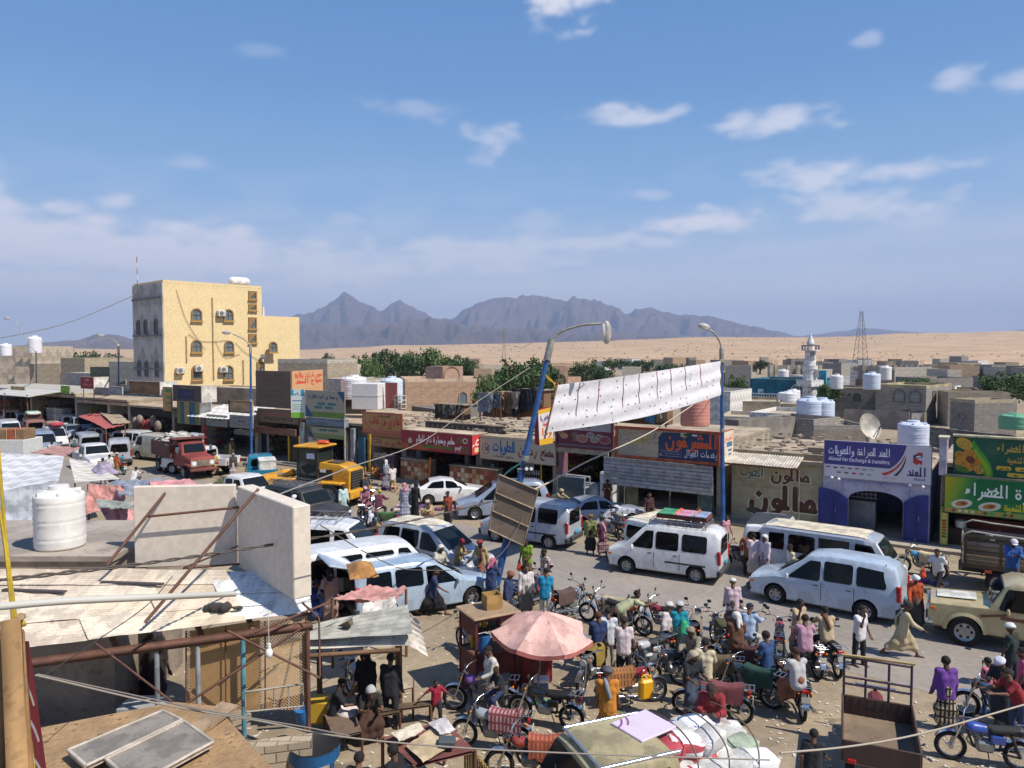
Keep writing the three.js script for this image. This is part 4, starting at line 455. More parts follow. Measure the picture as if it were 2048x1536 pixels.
{
const s=new Shop(1112,1230,3.7,'juice and grill shop with maroon sign, open dark front and pink column',{d:9,lint:.35,name:'juice_shop'});
const fm=canvasMat(768,560,(c,W,h)=>{c.fillStyle='#7d6f70';c.fillRect(0,0,W,h);c.fillStyle='#a89f9c';c.fillRect(20,20,W-40,320);c.fillStyle='#6d2a34';c.fillRect(20,340,W-40,180);arabMid(c,'برجر بطاطا',500,130,55,'#5e2530',1.7);arabMid(c,'بروست مشويات سندوتش',390,235,46,'#4a3038',1.5);arabMid(c,'فطائر',420,305,40,'#4a3038',1.5);for(const[x,y,a,q]of[[110,420,45,'#c28a4a'],[70,390,30,'#9a6a3a'],[360,440,70,'#a2695a'],[470,390,45,'#7f7f78'],[520,450,45,'#8a8074'],[590,410,45,'#6f7a6a'],[660,440,70,'#87474a'],[260,400,26,'#6f6257']]){c.fillStyle='#bdb3a8';c.beginPath();c.ellipse(x,y,a+7,a*.6+7,0,0,7);c.fill();c.fillStyle=q;c.beginPath();c.ellipse(x,y,a,a*.6,0,0,7);c.fill();}c.fillStyle='#6f6257';c.fillRect(235,370,50,110);});
s.sign('juice_sign','maroon and pale menu sign with printed food, half behind the white banner',1112,1228,803,893,.9,fm,{rim:MF('#6a3236',.6),rimW:.12,frame:M('#5e3034')});s.part('lintel',nb().box(0,s.Y(898,1115,.8),.75,s.w,.3,.12),MF('#b5ab9c'));
s.part('column',nb().cyl(V(s.X(1126,.5),.1,.5),V(s.X(1126,.5),2.9,.5),.3,.3,14),MG('#7d5560',.7));const cs=T('display_case','white framed glass display case before the juice shop','display case',S(Upx(1148,NS-.9),NS-.9),-AL);const fb=nb();for(const x of[-.85,.85])for(const z of[-.3,.3])fb.box(x,.75,z,.05,1.5,.05);for(const y of[.1,.5,.95,1.5])fb.box(0,y,0,1.75,.05,.65);fb.mesh('frame',MF('#b9c0c4',.4),cs);nb().box(0,.8,.33,1.6,1.3,.01).mesh('pane',M('#4c5a60',.1),cs);
const cf=T('counter_fridge','low white freezer between the display case and dark doorway','freezer',S(Upx(1186,NS-.4),NS-.4),-AL);nb().rbox(0,.6,0,1.0,1.0,.6,.04).mesh('cabinet',MF('#aab4bd',.4),cf);nb().box(0,1.12,0,.9,.05,.55).mesh('lid',M('#8f989f',.3),cf);
}
{
const s=new Shop(958,1112,3.1,'sweets shop with a beige sign in blue and red script',{d:10,lint:.3,name:'sweet_shop'});
const fm=canvasMat(1024,300,(c,W,h)=>{c.fillStyle='#b3a78f';c.fillRect(0,0,W,h);arabFit(c,'مصنع ردفان',520,1000,185,120,'#6a2a33',2);arabFit(c,'للحلويات',165,490,170,130,'#2c5f8f',2.2);c.strokeStyle='#2c4f78';c.lineWidth=9;c.beginPath();c.ellipse(85,160,50,70,0,0,7);c.stroke();arabMid(c,'لنا',90,180,60,'#2c4f78',2);arab(c,'وجميع المناسبات',470,258,36,'#5a3a3a',1.8);c.fillStyle='#9d8d75';c.fillRect(0,0,W,14);});
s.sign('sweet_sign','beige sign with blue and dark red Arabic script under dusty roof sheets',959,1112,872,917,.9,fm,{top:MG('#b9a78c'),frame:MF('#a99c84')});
s.part('yellow_post',nb().box(s.X(1083,.4),1.25,.4,.07,2.4,.07),M('#c79f26',.6));s.part('display_shelf',nb().rbox(s.X(1062,.2),.8,.1,1.6,1.3,.5),DARKM);const bt=nb();for(let i=0;i<30;i++)bt.cyl(V(s.X(1062,.2)-.75+(i%10)*.16,.4+Math.floor(i/10)*.42,.42),V(s.X(1062,.2)-.75+(i%10)*.16,.66+Math.floor(i/10)*.42,.42),.05,.03,6);const bm=s.part('goods',bt,M('#aeb4b8',.3));bm.userData.kind='stuff';
const tl=T('tile_counter','tiled counter before the sweets shop, nearer the leaning pole','counter',S(Upx(945,NS-1.0),NS-1.0),-AL);counterTiles(tl,3.6,1.25);
}
function counterTiles(t,w,h){nb().box(0,h/2+.1,-.3,w,h,.58).mesh('counter_body',MG('#8d7763'),t);nb().rbox(0,h+.13,-.3,w+.1,.06,.7).mesh('counter_top',MG('#b9a58c',.6),t);const tg=new THREE.BoxGeometry(.27,.27,.02),cols=['#8c4a30','#b9916c','#c9b9a0','#a56a48','#7a3d2a'];const nx=Math.floor(w/.29),ny=Math.floor(h/.29);for(let i=0;i<nx;i++)for(let j=0;j<ny;j++){const m=mk('tile',tg,M((i+j)%2?pick(cols.slice(0,2)):pick(cols),.35),t);m.position.set(-w/2+.16+i*.29,.26+j*.29,.0+rr(0,.004));}}
{
const s=new Shop(806,957,2.9,'restaurant with long red canopy sign and tiled counters, dark hall behind',{d:11,lint:.2,name:'restaurant',cat:'restaurant'});
const fm=canvasMat(1024,240,(c,W,h)=>{c.fillStyle='#9c3034';c.fillRect(0,0,W,h);c.fillStyle='#b5562e';c.fillRect(0,165,W*.4,75);c.fillStyle='#d9d2c4';for(const[x,y]of[[55,95],[120,75]]){c.beginPath();c.ellipse(x,y,34,40,0,0,7);c.stroke();}c.fillStyle='#c9beb0';c.beginPath();c.ellipse(130,130,30,46,0,0,7);c.fill();c.fillStyle='#2d3a2f';c.fillRect(110,160,44,50);arabFit(c,'مطعم ومصبارة دار السلام',215,795,120,80,'#efe9de',1.9);c.fillStyle='#3f7a2c';c.fillRect(330,165,430,36);arabMid(c,'جميع الوجبات',540,194,26,'#c8442c',2);for(const[x,y,q]of[[860,70,'#62743a'],[945,70,'#c9bfae'],[945,185,'#5d6a35']]){c.fillStyle=q;c.beginPath();c.ellipse(x,y,38,38,0,0,7);c.fill();c.fillStyle='#8c3a30';c.beginPath();c.ellipse(x,y,20,20,0,0,7);c.fill();}c.fillStyle='#d8cdbd';c.fillRect(800,160,80,34);c.fillRect(806,190,10,34);c.fillRect(862,190,10,34);c.fillRect(872,140,22,30);});
const sd=canvasMat(128,200,(c,W,h)=>{c.fillStyle='#c23a38';c.fillRect(0,0,W,h);arabMid(c,'مطعم',70,55,36,'#f0e6dc',2);arabMid(c,'دار السلام',66,105,26,'#f0e6dc',2);c.fillStyle='#d8c39a';c.fillRect(20,130,90,50);});
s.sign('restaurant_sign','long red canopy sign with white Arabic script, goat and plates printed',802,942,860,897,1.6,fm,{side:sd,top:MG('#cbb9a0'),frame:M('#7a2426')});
s.part('soffit_board',nb().box(s.X(915,1.3),s.Y(902,915,1.3),1.3,2.3,.22,.06),MF('#b3ab9d'));for(const px of[838,842,935])s.part('column',nb().box(s.X(px,.1),1.4,.1,.28,2.7,.28),MG(px===838?'#8f979d':'#75685c'));
const tl=T('tile_counter','tiled counter with an orange post beside the stacked mats','counter',S(Upx(829,NS-1.0),NS-1.0),-AL);counterTiles(tl,2.5,1.35);const op=T('striped_post','orange and white post standing at the corner of the tiled counter','post',S(Upx(857,NS-1.3),NS-1.3),0);nb().cyl(V(0,.1,0),V(.1,1.75,0),.06,.06,8).mesh('post',M('#d06a2a',.6),op);nb().cyl(V(-.02,.1,0),V(0,.2,0),.18,.14,10).mesh('foot',M('#7a2f2a',.7),op);
const ct=T('kitchen_cart','white glass sided cart inside the red restaurant front','cart',S(Upx(920,NS-.2),NS-.2),-AL);nb().box(0,.75,0,.6,.05,.5).box(-.25,.4,0,.04,.7,.04).box(.25,.4,0,.04,.7,.04).mesh('frame',STEEL,ct);nb().rbox(0,1,0,.6,.45,.5).mesh('glass_case',M('#aab5b8',.15),ct);
}
{
const s=new Shop(742,806,3.1,'furnishing shop with narrow brown sign and blue door, piled mats outside',{d:10,lint:.2,name:'furnishing_shop'});
const f1=canvasMat(640,340,(c,W,h)=>{c.fillStyle='#b9854f';c.fillRect(0,0,W,h);c.fillStyle='#b06a52';c.fillRect(0,270,W,70);c.strokeStyle='#a1453a';c.lineWidth=12;c.strokeRect(6,6,W-12,h-12);c.beginPath();c.moveTo(20,120);c.quadraticCurveTo(120,260,240,335);c.stroke();arabMid(c,'للمفروشات',350,60,40,'#3b2f28',1.8);arabFit(c,'غازي بن غالب',100,610,165,100,'#b23f2e',2.3);arabMid(c,'بطانيات وفرش',370,250,28,'#6b4634',1.8);});
s.sign('furnishing_sign','raised tan sign with big orange Arabic script on the roof edge',723,803,823,866,1.3,f1,{frame:M('#8a4a3c'),legs:1});
const f2=canvasMat(512,180,(c,W,h)=>{c.fillStyle='#8f6a48';c.fillRect(0,0,W,h);c.fillStyle='#a8855c';c.fillRect(20,50,W-40,110);arabMid(c,'غازي بن غالب',250,125,60,'#8f2f24',2);c.fillStyle='#4b4238';c.fillRect(40,70,60,10);c.fillRect(420,90,60,10);});
s.sign('furnishing_sign','low brown name sign under the raised tan sign',741,806,868,892,.7,f2,{frame:M('#6d4c36')});
s.part('post',nb().box(-s.w/2+.1,1.4,.3,.2,2.7,.2),MF('#b08a2c',.7));const mt=T('mat_stack','stack of dark striped mats leaning by the tiled counter','mats',S(Upx(783,NS-.9),NS-.9),-AL);for(let i=0;i<11;i++)nb().rbox(rr(-.03,.03),.2+i*.13,rr(-.03,.03),.8,.12,.5,.04).mesh('mat',M(pick(['#4c4a55','#5f4a50','#39404a','#6f6a66']),.9),mt);const rl=T('carpet_roll','grey patterned carpets hung on a rail under the furnishing shop sign','carpet',S(Upx(768,NS-.5),NS-.5),-AL);nb().cyl(V(-1,1.5,0),V(1.2,1.5,0),.03).mesh('rail',STEEL,rl);nb().at(cloth(V(-.95,1.5,.05),V(1.1,1.5,.05),V(1.15,.35,.3),V(-.95,.35,.3),{sag:0,wr:.05}).geo()).mesh('carpet',MF('#6d655c'),rl);
}
{
const s=new Shop(690,742,3.2,'narrow dark shop with pale pillar and teal door, between two signs',{d:9,lint:.9,lintM:MG('#6d6259'),name:'narrow_shop'});s.part('pillar',nb().box(s.X(707,.2),1.55,.25,.32,3,.3),MF('#9c9ea0'));s.part('door',nb().rbox(s.X(722,.2),1.3,.2,.7,2.4,.08),MG('#27566b',.6));s.part('door',nb().rbox(s.X(728,.3),1.3,.28,.16,2.3,.05),MG('#5ba0b0',.6));
}
{
const s=new Shop(600,690,3.3,'shop behind a beige and green sign, pale wall with black brushed script',{d:9,lint:.4,name:'corner_shop'});
const f=canvasMat(640,420,(c,W,h)=>{c.fillStyle='#a89e8a';c.fillRect(0,0,W,h);c.fillStyle='#6d8a3a';c.fillRect(0,330,W,90);c.fillStyle='#2b5878';c.beginPath();c.moveTo(0,200);c.lineTo(0,h);c.lineTo(140,h);c.fill();c.beginPath();c.moveTo(W,180);c.lineTo(W,0);c.lineTo(530,0);c.fill();arabFit(c,'مؤسسة بن ثابت للتجارة',40,540,110,56,'#27466b',2);c.fillStyle='#3c7a72';for(const[x,y]of[[200,180],[370,180],[150,240],[320,240]]){c.beginPath();c.roundRect(x,y,140,44,20);c.fill();}c.fillStyle='#3d5a24';for(let i=0;i<14;i++)c.fillRect(220+i*20,360,12,16);});
s.sign('shop_sign','square beige sign with blue corners, green base and oval badges',609,688,780,833,.8,f,{frame:M('#6f6a60'),legs:1});
const f2=canvasMat(200,420,(c,W,h)=>{c.fillStyle='#d3dcd6';c.fillRect(0,0,W,h);c.fillStyle='#2f9ab0';c.fillRect(0,0,40,90);c.fillRect(150,0,50,90);c.fillStyle='#7ab83a';c.fillRect(0,340,W,80);arabMid(c,'بن ثابت',100,80,40,'#2b6a9c',2);c.fillStyle='#2b6a9c';c.fillRect(20,160,150,14);c.fillStyle='#88a48a';for(let i=0;i<4;i++)c.fillRect(20,220+i*26,150,10);});
{const t=T('side_sign','narrow bright sign edge-on beside the square beige sign','shop sign',s.t.position,-AL),x=s.X(608,.8),y1=s.Y(779,600,.8),y0=s.Y(835,600,.8),m=mk('printed_face',new THREE.PlaneGeometry(1.0,y1-y0),f2,t);m.position.set(x-.52,(y0+y1)/2,.99);m.rotation.y=.5;nb().box(x-.52,(y0+y1)/2,.92,1.0,y1-y0+.05,.1,.5).mesh('panel',M('#c9c9c0'),t);}
const f3=canvasMat(512,160,(c,W,h)=>{c.fillStyle='#7d8a55';c.fillRect(0,0,W,h);c.fillStyle='#a39c86';c.fillRect(60,0,W-60,100);c.fillStyle='#2b4f5a';c.beginPath();c.moveTo(0,0);c.lineTo(90,h);c.lineTo(0,h);c.fill();c.fillStyle='#3f6e66';c.fillRect(160,25,110,34);c.fillRect(290,25,130,34);});
s.sign('shop_sign','long low sign in faded olive green below a grey blue roller box',614,689,851,873,.5,f3,{frame:M('#6a7050')});s.sign('roller_box','plain grey blue roller box between the beige and olive signs',610,688,834,849,.75,MF('#7d8794'),{cat:'roller box',frame:MF('#7d8794'),th:.4});
const wl=canvasMat(256,256,(c,W,h)=>{c.fillStyle='#b5aca4';c.fillRect(0,0,W,h);arab(c,'محسن',245,90,70,'#2d2b29',1.4);arab(c,'العز',250,190,70,'#2d2b29',1.4);});nb().box(s.X(634,.1),1.45,.05,2.1,2.7,.2).mesh('wall',WALLM,s.t);const m=mk('painted_face',new THREE.PlaneGeometry(2,1.7),wl,s.t);m.position.set(s.X(634,.1),1.9,.156);
s.part('pole',nb().box(s.X(688,.9),1.9,.9,.06,3.8,.06),MF('#b9b8b2'));s.part('pillar',nb().box(s.X(605,.1),1.6,.1,.45,3.1,.3),MF('#b7b9bd'));
}
{
const s=new Shop(511,600,3.6,'grocery under a huge tan billboard box, yellow window frames below',{d:9,lint:.5,lintM:MG('#8d6b55'),name:'grocery'});
const f=canvasMat(640,512,(c,W,h)=>{c.fillStyle='#6b5848';c.fillRect(0,0,W,h);for(let i=0;i<5;i++){c.fillStyle='rgba(40,32,26,.5)';c.fillRect(rr(20,90),60+i*70,rr(300,520),6);}arabMid(c,'سوبر ماركت وثلاجة',320,110,46,'#7d5142',2);});
const sd=canvasMat(512,640,(c,W,h)=>{c.fillStyle='#c79a70';c.fillRect(0,0,W,h);arabFit(c,'سوبر ماركت وثلاجة',30,490,110,80,'#c4492f',2.4);arabFit(c,'صباح المسند',40,480,215,80,'#c4492f',2.6);c.fillStyle='#9a7252';for(let i=0;i<26;i++)c.fillRect(60+i*15,320,10,8);});
const t=T('billboard','huge tan billboard box on the grocery roof with orange Arabic script','billboard',s.t.position,-AL),z=1.1,x0=s.X(511,z),x1=s.X(582,z),y1=s.Y(741,511,z),y0=s.Y(813,511,z),cw=x1-x0;
const m1=mk('printed_face',new THREE.PlaneGeometry(cw,y1-y0),f,t);m1.position.set((x0+x1)/2,(y0+y1)/2,z+.004);nb().rbox((x0+x1)/2,(y0+y1)/2,z-.06,cw,y1-y0,.12).mesh('panel',M('#8d7660'),t);
const a=V(x1,0,z),e=S(Upx(644,NS+3.4),NS+3.4),loc=(q)=>{const d=q.clone().sub(s.t.position);return V(d.x*CA+d.z*SA,0,-d.x*SA+d.z*CA);},b=loc(e),L=a.distanceTo(b),ang=Math.atan2(-(b.z-a.z),b.x-a.x),mid=a.clone().add(b).multiplyScalar(.5);
const m2=mk('printed_face',new THREE.PlaneGeometry(L-.04,y1-y0+.03),sd,t);m2.position.set(mid.x+Math.sin(ang)*.066,(y0+y1)/2,mid.z+Math.cos(ang)*.066);m2.rotation.y=ang;nb().box(mid.x,(y0+y1)/2,mid.z,L,y1-y0+.02,.12,ang).mesh('panel',M('#a98560'),t);
const f3=canvasMat(640,170,(c,W,h)=>{c.fillStyle='#7a614e';c.fillRect(0,0,W,h);arabMid(c,'سوبر ماركت صباح المسند',330,70,40,'#a3493a',2);arabMid(c,'للمواد الغذائية والاستهلاكية',330,130,34,'#34291f',2);});
s.sign('shop_sign','brown strip sign with two script lines directly below the tan billboard',513,596,816,843,.9,f3,{frame:M('#5d4a3c')});s.part('lintel',nb().box(0,2.35,.3,s.w-.3,.5,.15),MG('#8a6552'));
for(const[px,q]of[[576,'#c8a024'],[597,'#c8a024'],[519,'#6f7276'],[534,'#8b8f90']])s.part('window_frame',nb().box(s.X(px,.25),1.1,.25,.12,2.1,.12),M(q,.6));s.part('pane',nb().box(s.X(586,.2),1.15,.18,1.0,2.0,.03),GLASSD);s.part('pane',nb().box(s.X(526,.2),1.15,.18,.7,2.0,.03),GLASSD);
}
{
const s=new Shop(403,511,3.0,'low shop with white tin roof and two grey hanging signs',{d:8,lint:.2,roof:MF('#e3e0da',.6),name:'low_shop'});
const g=(t1,ov)=>canvasMat(384,220,(c,W,h)=>{c.fillStyle='#8f8b83';c.fillRect(0,0,W,h);if(ov){c.strokeStyle='#4d5452';c.lineWidth=8;c.beginPath();c.ellipse(200,100,150,70,0,0,7);c.stroke();}arabMid(c,t1,195,110,44,'#55504b',2);c.fillStyle='#6d6962';for(let i=0;i<10;i++)c.fillRect(70+i*26,160,16,10);});
s.sign('shop_sign','pale grey rectangular sign hung beside a red tent flap',411,452,828,851,1.2,g('مكتبة النور',0),{});s.sign('shop_sign','grey sign with a dark oval hung under the tan panel',457,504,829,854,1.4,g('صيدلية',1),{});s.sign('shop_sign','thin grey strip sign under the oval sign',466,502,858,868,1.2,MF('#7d7a70'),{});
s.sign('canopy_board','tan panelled canopy board tilted over the oval sign',457,503,800,824,1.5,MF('#c8a678'),{frame:MF('#c8a678'),rim:M('#4a3b2e'),rimW:.05,cat:'canopy'});s.part('tin_roof',nb().at(grid((a,b)=>V((a-.5)*s.w,.02*Math.sin(a*90)+b*.75,1.5-3.5*b),80,4),0,3.1,0),MF('#e6e4df',.5));const tf=T('red_flap','red cloth flap hanging at the grey sign corner','cloth',s.t.position,-AL);nb().at(cloth(V(s.X(405,1.4),2.4,1.4),V(s.X(412,1.4),2.5,1.4),V(s.X(413,1.6),.2,1.6),V(s.X(392,1.9),.2,1.9),{sag:0,wr:.12}).geo()).mesh('cloth',MF('#a8392c'),tf);
}
{
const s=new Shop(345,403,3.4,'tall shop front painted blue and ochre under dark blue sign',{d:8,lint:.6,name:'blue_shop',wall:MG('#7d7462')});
const f=canvasMat(384,230,(c,W,h)=>{c.fillStyle='#4d4a44';c.fillRect(0,0,W,h);c.fillStyle='#263048';c.fillRect(70,50,230,150);arabMid(c,'معرض السعادة',190,40,24,'#8f6a4a',2);arabMid(c,'للاجهزة',190,120,34,'#3d4a66',2);c.fillStyle='#6a3a34';c.fillRect(310,30,20,190);});s.sign('shop_sign','dark blue sign with pale edge on the blue and ochre shop',344,401,769,802,1.2,f,{side:MF('#cfc8be'),back:.2});
const g=canvasMat(384,330,(c,W,h)=>{c.fillStyle='#7f7a3f';c.fillRect(0,0,W,h);c.fillStyle='#2f5f6c';c.fillRect(60,0,70,h);c.fillRect(210,0,110,h);c.fillStyle='#a58a54';c.fillRect(130,0,80,h);c.fillStyle='#39443a';c.fillRect(150,60,40,14);});s.sign('painted_sign','painted ochre and teal panel under the dark blue sign',352,397,802,846,.9,g,{side:MF('#d8d3ca'),back:.2});
const hs=T('hanging_sign','tan and green board hung high beside the dark blue sign','sign',S(Upx(334,NS-1.2),NS-1.2),-AL),hf=canvasMat(200,330,(c,W,h)=>{c.fillStyle='#b58a54';c.fillRect(0,0,W,h);c.fillStyle='#3f8a4a';c.fillRect(60,20,140,50);c.fillRect(90,120,110,40);c.fillRect(100,200,100,34);c.strokeStyle='#a0522d';c.lineWidth=8;c.beginPath();c.moveTo(10,180);c.lineTo(190,310);c.stroke();}),yy=Hpy(798,334,NS-1.2);const q=mk('printed_face',new THREE.PlaneGeometry(1.2,2),hf,hs);q.position.set(0,yy,.07);nb().box(0,yy,0,1.25,2.05,.12).mesh('panel',M('#8a6a48'),hs);
}
{
const s=new Shop(256,345,3.3,'shaded cloth shop under a wide blank brown sign',{d:8,lint:.6,lintM:DARKM,name:'cloth_shop'});s.sign('shop_sign','wide blank brown sign with bright white end',257,318,761,787,1.4,MF('#8a6d50'),{side:MF('#e4e2dd'),back:.2});
const hb=T('hanging_bundle','pale and red bundles hung in the shaded cloth shop front','bundles',s.t.position,-AL);for(let i=0;i<6;i++)nb().sph(s.X(268+i*9,.6),2.0+.25*Math.sin(i*2),.6,.38,.5,.3,8).mesh('bundle',MF(i>1&&i<4?'#8f3a33':'#8f7f74'),hb);
const s2=new Shop(215,256,3.7,'dark stall shop with pale blue sign board behind the far blue lamp post',{d:7,name:'stall_shop',lint:.3});s2.sign('shop_sign','pale grey blue board on the dark stall shop',217,243,772,788,1,MF('#99a2ab'),{});
const s3=new Shop(150,215,3.7,'dark awning shop carrying a small red sign box',{d:7,name:'awning_shop',lint:.3});s3.sign('shop_sign','grey awning board below the small red sign',186,216,774,790,1,MF('#8f8b88'),{});const f=canvasMat(256,220,(c,W,h)=>{c.fillStyle='#8d2c30';c.fillRect(0,0,W,h);arabMid(c,'مطعم',130,60,34,'#d9a7a0',2);arabMid(c,'بن سالم',130,150,40,'#c98a84',2);});s3.sign('shop_sign','small red box sign with white end on the awning shop',160,186,753,777,1.1,f,{side:MF('#ddd9d2'),back:.3,legs:1});
const s4=new Shop(60,150,4.1,'row of dim far stalls with tin roof behind the traffic jam',{d:7,name:'market_stalls',cat:'stalls',lint:.3,roof:MF('#b9b2a4')});s4.sign('shop_sign','small bright green sign at the far dim stalls',120,138,771,787,1,MF('#8fb83c'),{});const s5=new Shop(-60,60,4.1,'dim far stalls at the photo edge under pale tin roof',{d:7,name:'market_stalls',cat:'stalls',lint:.3,roof:MF('#bdb8ac')});
s5.sign('shop_sign','cream cloth sign board across the far dim stalls at the photo edge',20,48,772,790,.8,MF('#b0986c'),{});
const sl=nb();sl.box(0,0,0,11,.08,3.4,0,.12);const rf=T('tin_canopy','long pale tin canopy over far stalls near the photo edge','canopy',S(Upx(40,NS-1.5),NS-1.5,4.1),-AL);sl.mesh('tin_sheet',MF('#cfccc2',.6),rf);for(const x of[-5,0,5])nb().box(x,-2.05,1.5,.1,4.1,.1).mesh('post',RUST,rf);
}
{
const rp=(px,py,n)=>P(px,py,Dun(Upx(px,n),n));
const at=(px,pb,n)=>{const q=rp(px,pb,n);return q;};
let q=at(708,798,NS+5);waterTank('white round tank on a dark block beside the beige sign',q,1.0,1.75,'#e6e6ea');const blk=T('tank_base','dark block base carrying the white round roof tank','block',V(q.x,q.y,q.z));nb().rbox(0,-.75,0,1.6,1.48,1.5).mesh('block',DARKM,blk);
q=at(784,806,NS+6);waterTank('pale blue tank behind the carved pink board on the roof',q,.85,1.9,'#cfdbea');
q=at(740,817,NS+3);const wb=T('roof_box','big white square metal box on the roof above the tan sign','roof box',V(q.x,q.y,q.z),-AL+.35);nb().rbox(0,.95,0,2.1,1.9,1.8,.03).mesh('box_body',M('#e4e1de',.6,{map:fine}),wb);nb().box(0,.98,0,2.13,.05,1.83).mesh('seam_strip',M('#b9b6b2'),wb);
q=at(783,818,NS+3.5);const cb=T('carved_board','red and white patterned board standing beside the white roof box','board',q,-AL+.3);nb().rbox(0,1.0,0,.95,1.9,.12).mesh('board',canvasMat(128,256,(c,W,h)=>{c.fillStyle='#8a4a45';c.fillRect(0,0,W,h);c.fillStyle='#c9b5a8';for(let i=0;i<60;i++)c.fillRect(rr(10,110),rr(5,245),rr(5,18),rr(3,10));}),cb);
q=at(801,818,NS+3.6);const ck=T('wire_crate','pale wire frame crate on the roof near the patterned board','crate',q,-AL);for(const x of[-.3,0,.3])for(const z of[-.25,.25])nb().box(x,.5,z,.04,1,.04).mesh('bar',MF('#d6d2c4'),ck);for(const y of[.05,.35,.65,.98])nb().box(0,y,0,.66,.04,.55).mesh('bar',MF('#d6d2c4'),ck);
q=at(852,861,NS+1.0);const cp=T('carved_parapet','dark parapet of carved diamond blocks along the restaurant roof','parapet',q,-AL);const L=Upx(1012,NS+1)-Upx(852,NS+1);nb().box(L/2,.3,0,L,.6,.14).mesh('wall',MG('#5f564e'),cp);nb().box(L/2,.64,0,L+.1,.07,.26).mesh('coping',MG('#b5a58f'),cp);for(let i=0;i<L/.42-1;i++){const b=nb();for(const s of[-1,1])b.box(.25+i*.42+s*.09,.3,.09,.045,.42,.05,0,0,s*.42);b.mesh('carved_block',MG('#a3968a'),cp);}
const heap=(px,pb,n,w,h,d,cols,label,turn=0)=>{const t=T('roof_shack',label,'shack',at(px,pb,n),-AL+turn);nb().box(0,h*.5,-d*.1,w*.9,h*.9,d*.7).mesh('shack_body',WOODM,t);nb().box(0,h*.96,0,w*1.04,.05,d).mesh('shack_roof',MG('#9a8b74'),t);for(let i=0;i<cols.length;i++){const x0=-w/2+i*w/cols.length-.05,x1=x0+w/cols.length+.15,yb=h*rr(.08,.4);nb().at(cloth(V(x0,h*1.0,d*.5),V(x1,h*rr(.94,1.04),d*.5),V(x1-.1,yb,d*.5+rr(.05,.3)),V(x0+rr(0,.1),yb+rr(-.1,.2),d*.5+.1),{sag:0,wr:.16,fr:6,sd:i+px,nu:12,nv:8,n:V(0,0,1)}).geo()).mesh('cloth',MF(cols[i]),t);}for(const s of[-1,1])nb().box(s*w*.48,h*.5,d*.45,.07,h,.07).mesh('post',WOODM,t);return t;};
heap(908,840,NS+2.2,2.3,1.1,1.1,['#39342e','#5d574d','#66625a','#4a463f'],'low roof shack draped with grey blankets');heap(990,836,NS+2.6,1.7,1.7,1.2,['#7d838c','#8a8d90','#5a6470'],'roof frame hung with grey shirts and jackets');heap(1022,836,NS+3,2.0,1.75,1.2,['#a77a55','#a98260','#6a5743','#8a8177'],'roof shack with tan boards and brown cloth');heap(1066,836,NS+3.2,2.2,1.9,1.3,['#26262a','#1f2024','#33343a','#7d5a56'],'roof shack covered by black plastic sheets');heap(1290,850,NS+3,3.2,1.6,1.4,['#6d5c46','#3e3a33','#7f6f56','#4a80a8','#8f7f66'],'cluttered roof shack with blue cloth behind the orange sign');
q=at(1390,851,NS+2.4);waterTank('salmon pink water tank on the phone shop roof',q,.78,1.85,'#c98b7c','water tank',4);
q=at(1826,893,NS+2.5);waterTank('large bluish white tank on the exchange office roof',q,.66,1.12,'#cfd6ea');q=at(1734,884,NS+2.0);const ds=T('satellite_dish','grey satellite dish on the exchange office roof','satellite dish',q,.35);const dsh=nb().at(new THREE.SphereGeometry(1.1,26,8,0,2*PI,0,.62),0,.4,0);const dm=dsh.mesh('dish',MF('#b9b3a6',.5),ds);dm.geometry.translate(0,-1.4,0);dm.rotation.x=-PI/2-.35;dm.position.set(0,.75,.1);nb().cyl(V(0,0,0),V(0,.6,-.1),.05).mesh('mast',STEEL,ds);nb().cyl(V(0,.2,.5),V(.1,.95,.75),.02).cyl(V(-.15,.3,.5),V(.1,.95,.75),.02).mesh('feed_arm',STEEL,ds);nb().rbox(.1,.97,.75,.1,.14,.1).mesh('receiver',M('#444'),ds);
const rb=nb();for(let i=0;i<420;i++){const u=rr(Upx(700),Upx(1880)),n=NS+rr(.4,9),k=rr(.06,.3);rb.box(0,0,0,0,0,0);const s=S(u,n,3.45+rr(0,.12));rb.box(s.x,s.y,s.z,k*rr(.5,2.5),k*.4,k,rr(0,3),rr(-.2,.2));}rb.mesh('rubble',MG('#9d8f7c',.95)).userData.kind='stuff';
}
import{toCreasedNormals}from 'three/addons/utils/BufferGeometryUtils.js';
const csg=new Evaluator();csg.useGroups=false;csg.attributes=['position','normal'];
const RUBBER=M('#1b1a1a',.9),BLACK=M('#222224',.6),CHROME=M('#c9ccd0',.2,{metalness:.9}),TRIM=M('#3b3b3d',.7),REDL=M('#a81c1c',.25),LAMP=M('#dfe3e6',.12),AMBER=M('#d2701a',.3),CARGLASS=M('#0a0b0c',.05,{clearcoat:.01,specularIntensity:.5}),CARGLASS2=M('#1a2023',.05,{clearcoat:.01,specularIntensity:.6}),PLATE=M('#4aa3c9',.5);
const secAt=(st,x)=>{let i=0;while(i<st.length-2&&st[i+1][0]>x)i++;const a=st[i],b=st[i+1],t=clamp((a[0]-x)/(a[0]-b[0]));return a.map((v,k)=>lerp(v,b[k],t));};
const sec=(s)=>{const[x,yb,yw,yt,ws,wb,wt]=s,h=yt-yw,r=Math.min(.09,h*.5);return[[ws*.9,yb],[ws,yb+.07],[Math.max(ws,wb)*1.012,lerp(yb,yw,.55)],[wb,yw],[wt+(h>.3?.012:.03),yt-r],[wt-r*.6,yt-r*.12],[wt*.5,yt+.02],[0,yt+.03]];};
const widthAt=(st,x,y)=>{const c=sec(secAt(st,x));for(let i=0;i<c.length-1;i++)if(y>=c[i][1]&&y<=c[i+1][1])return lerp(c[i][0],c[i+1][0],(y-c[i][1])/(c[i+1][1]-c[i][1]||1));return c[3][0];};
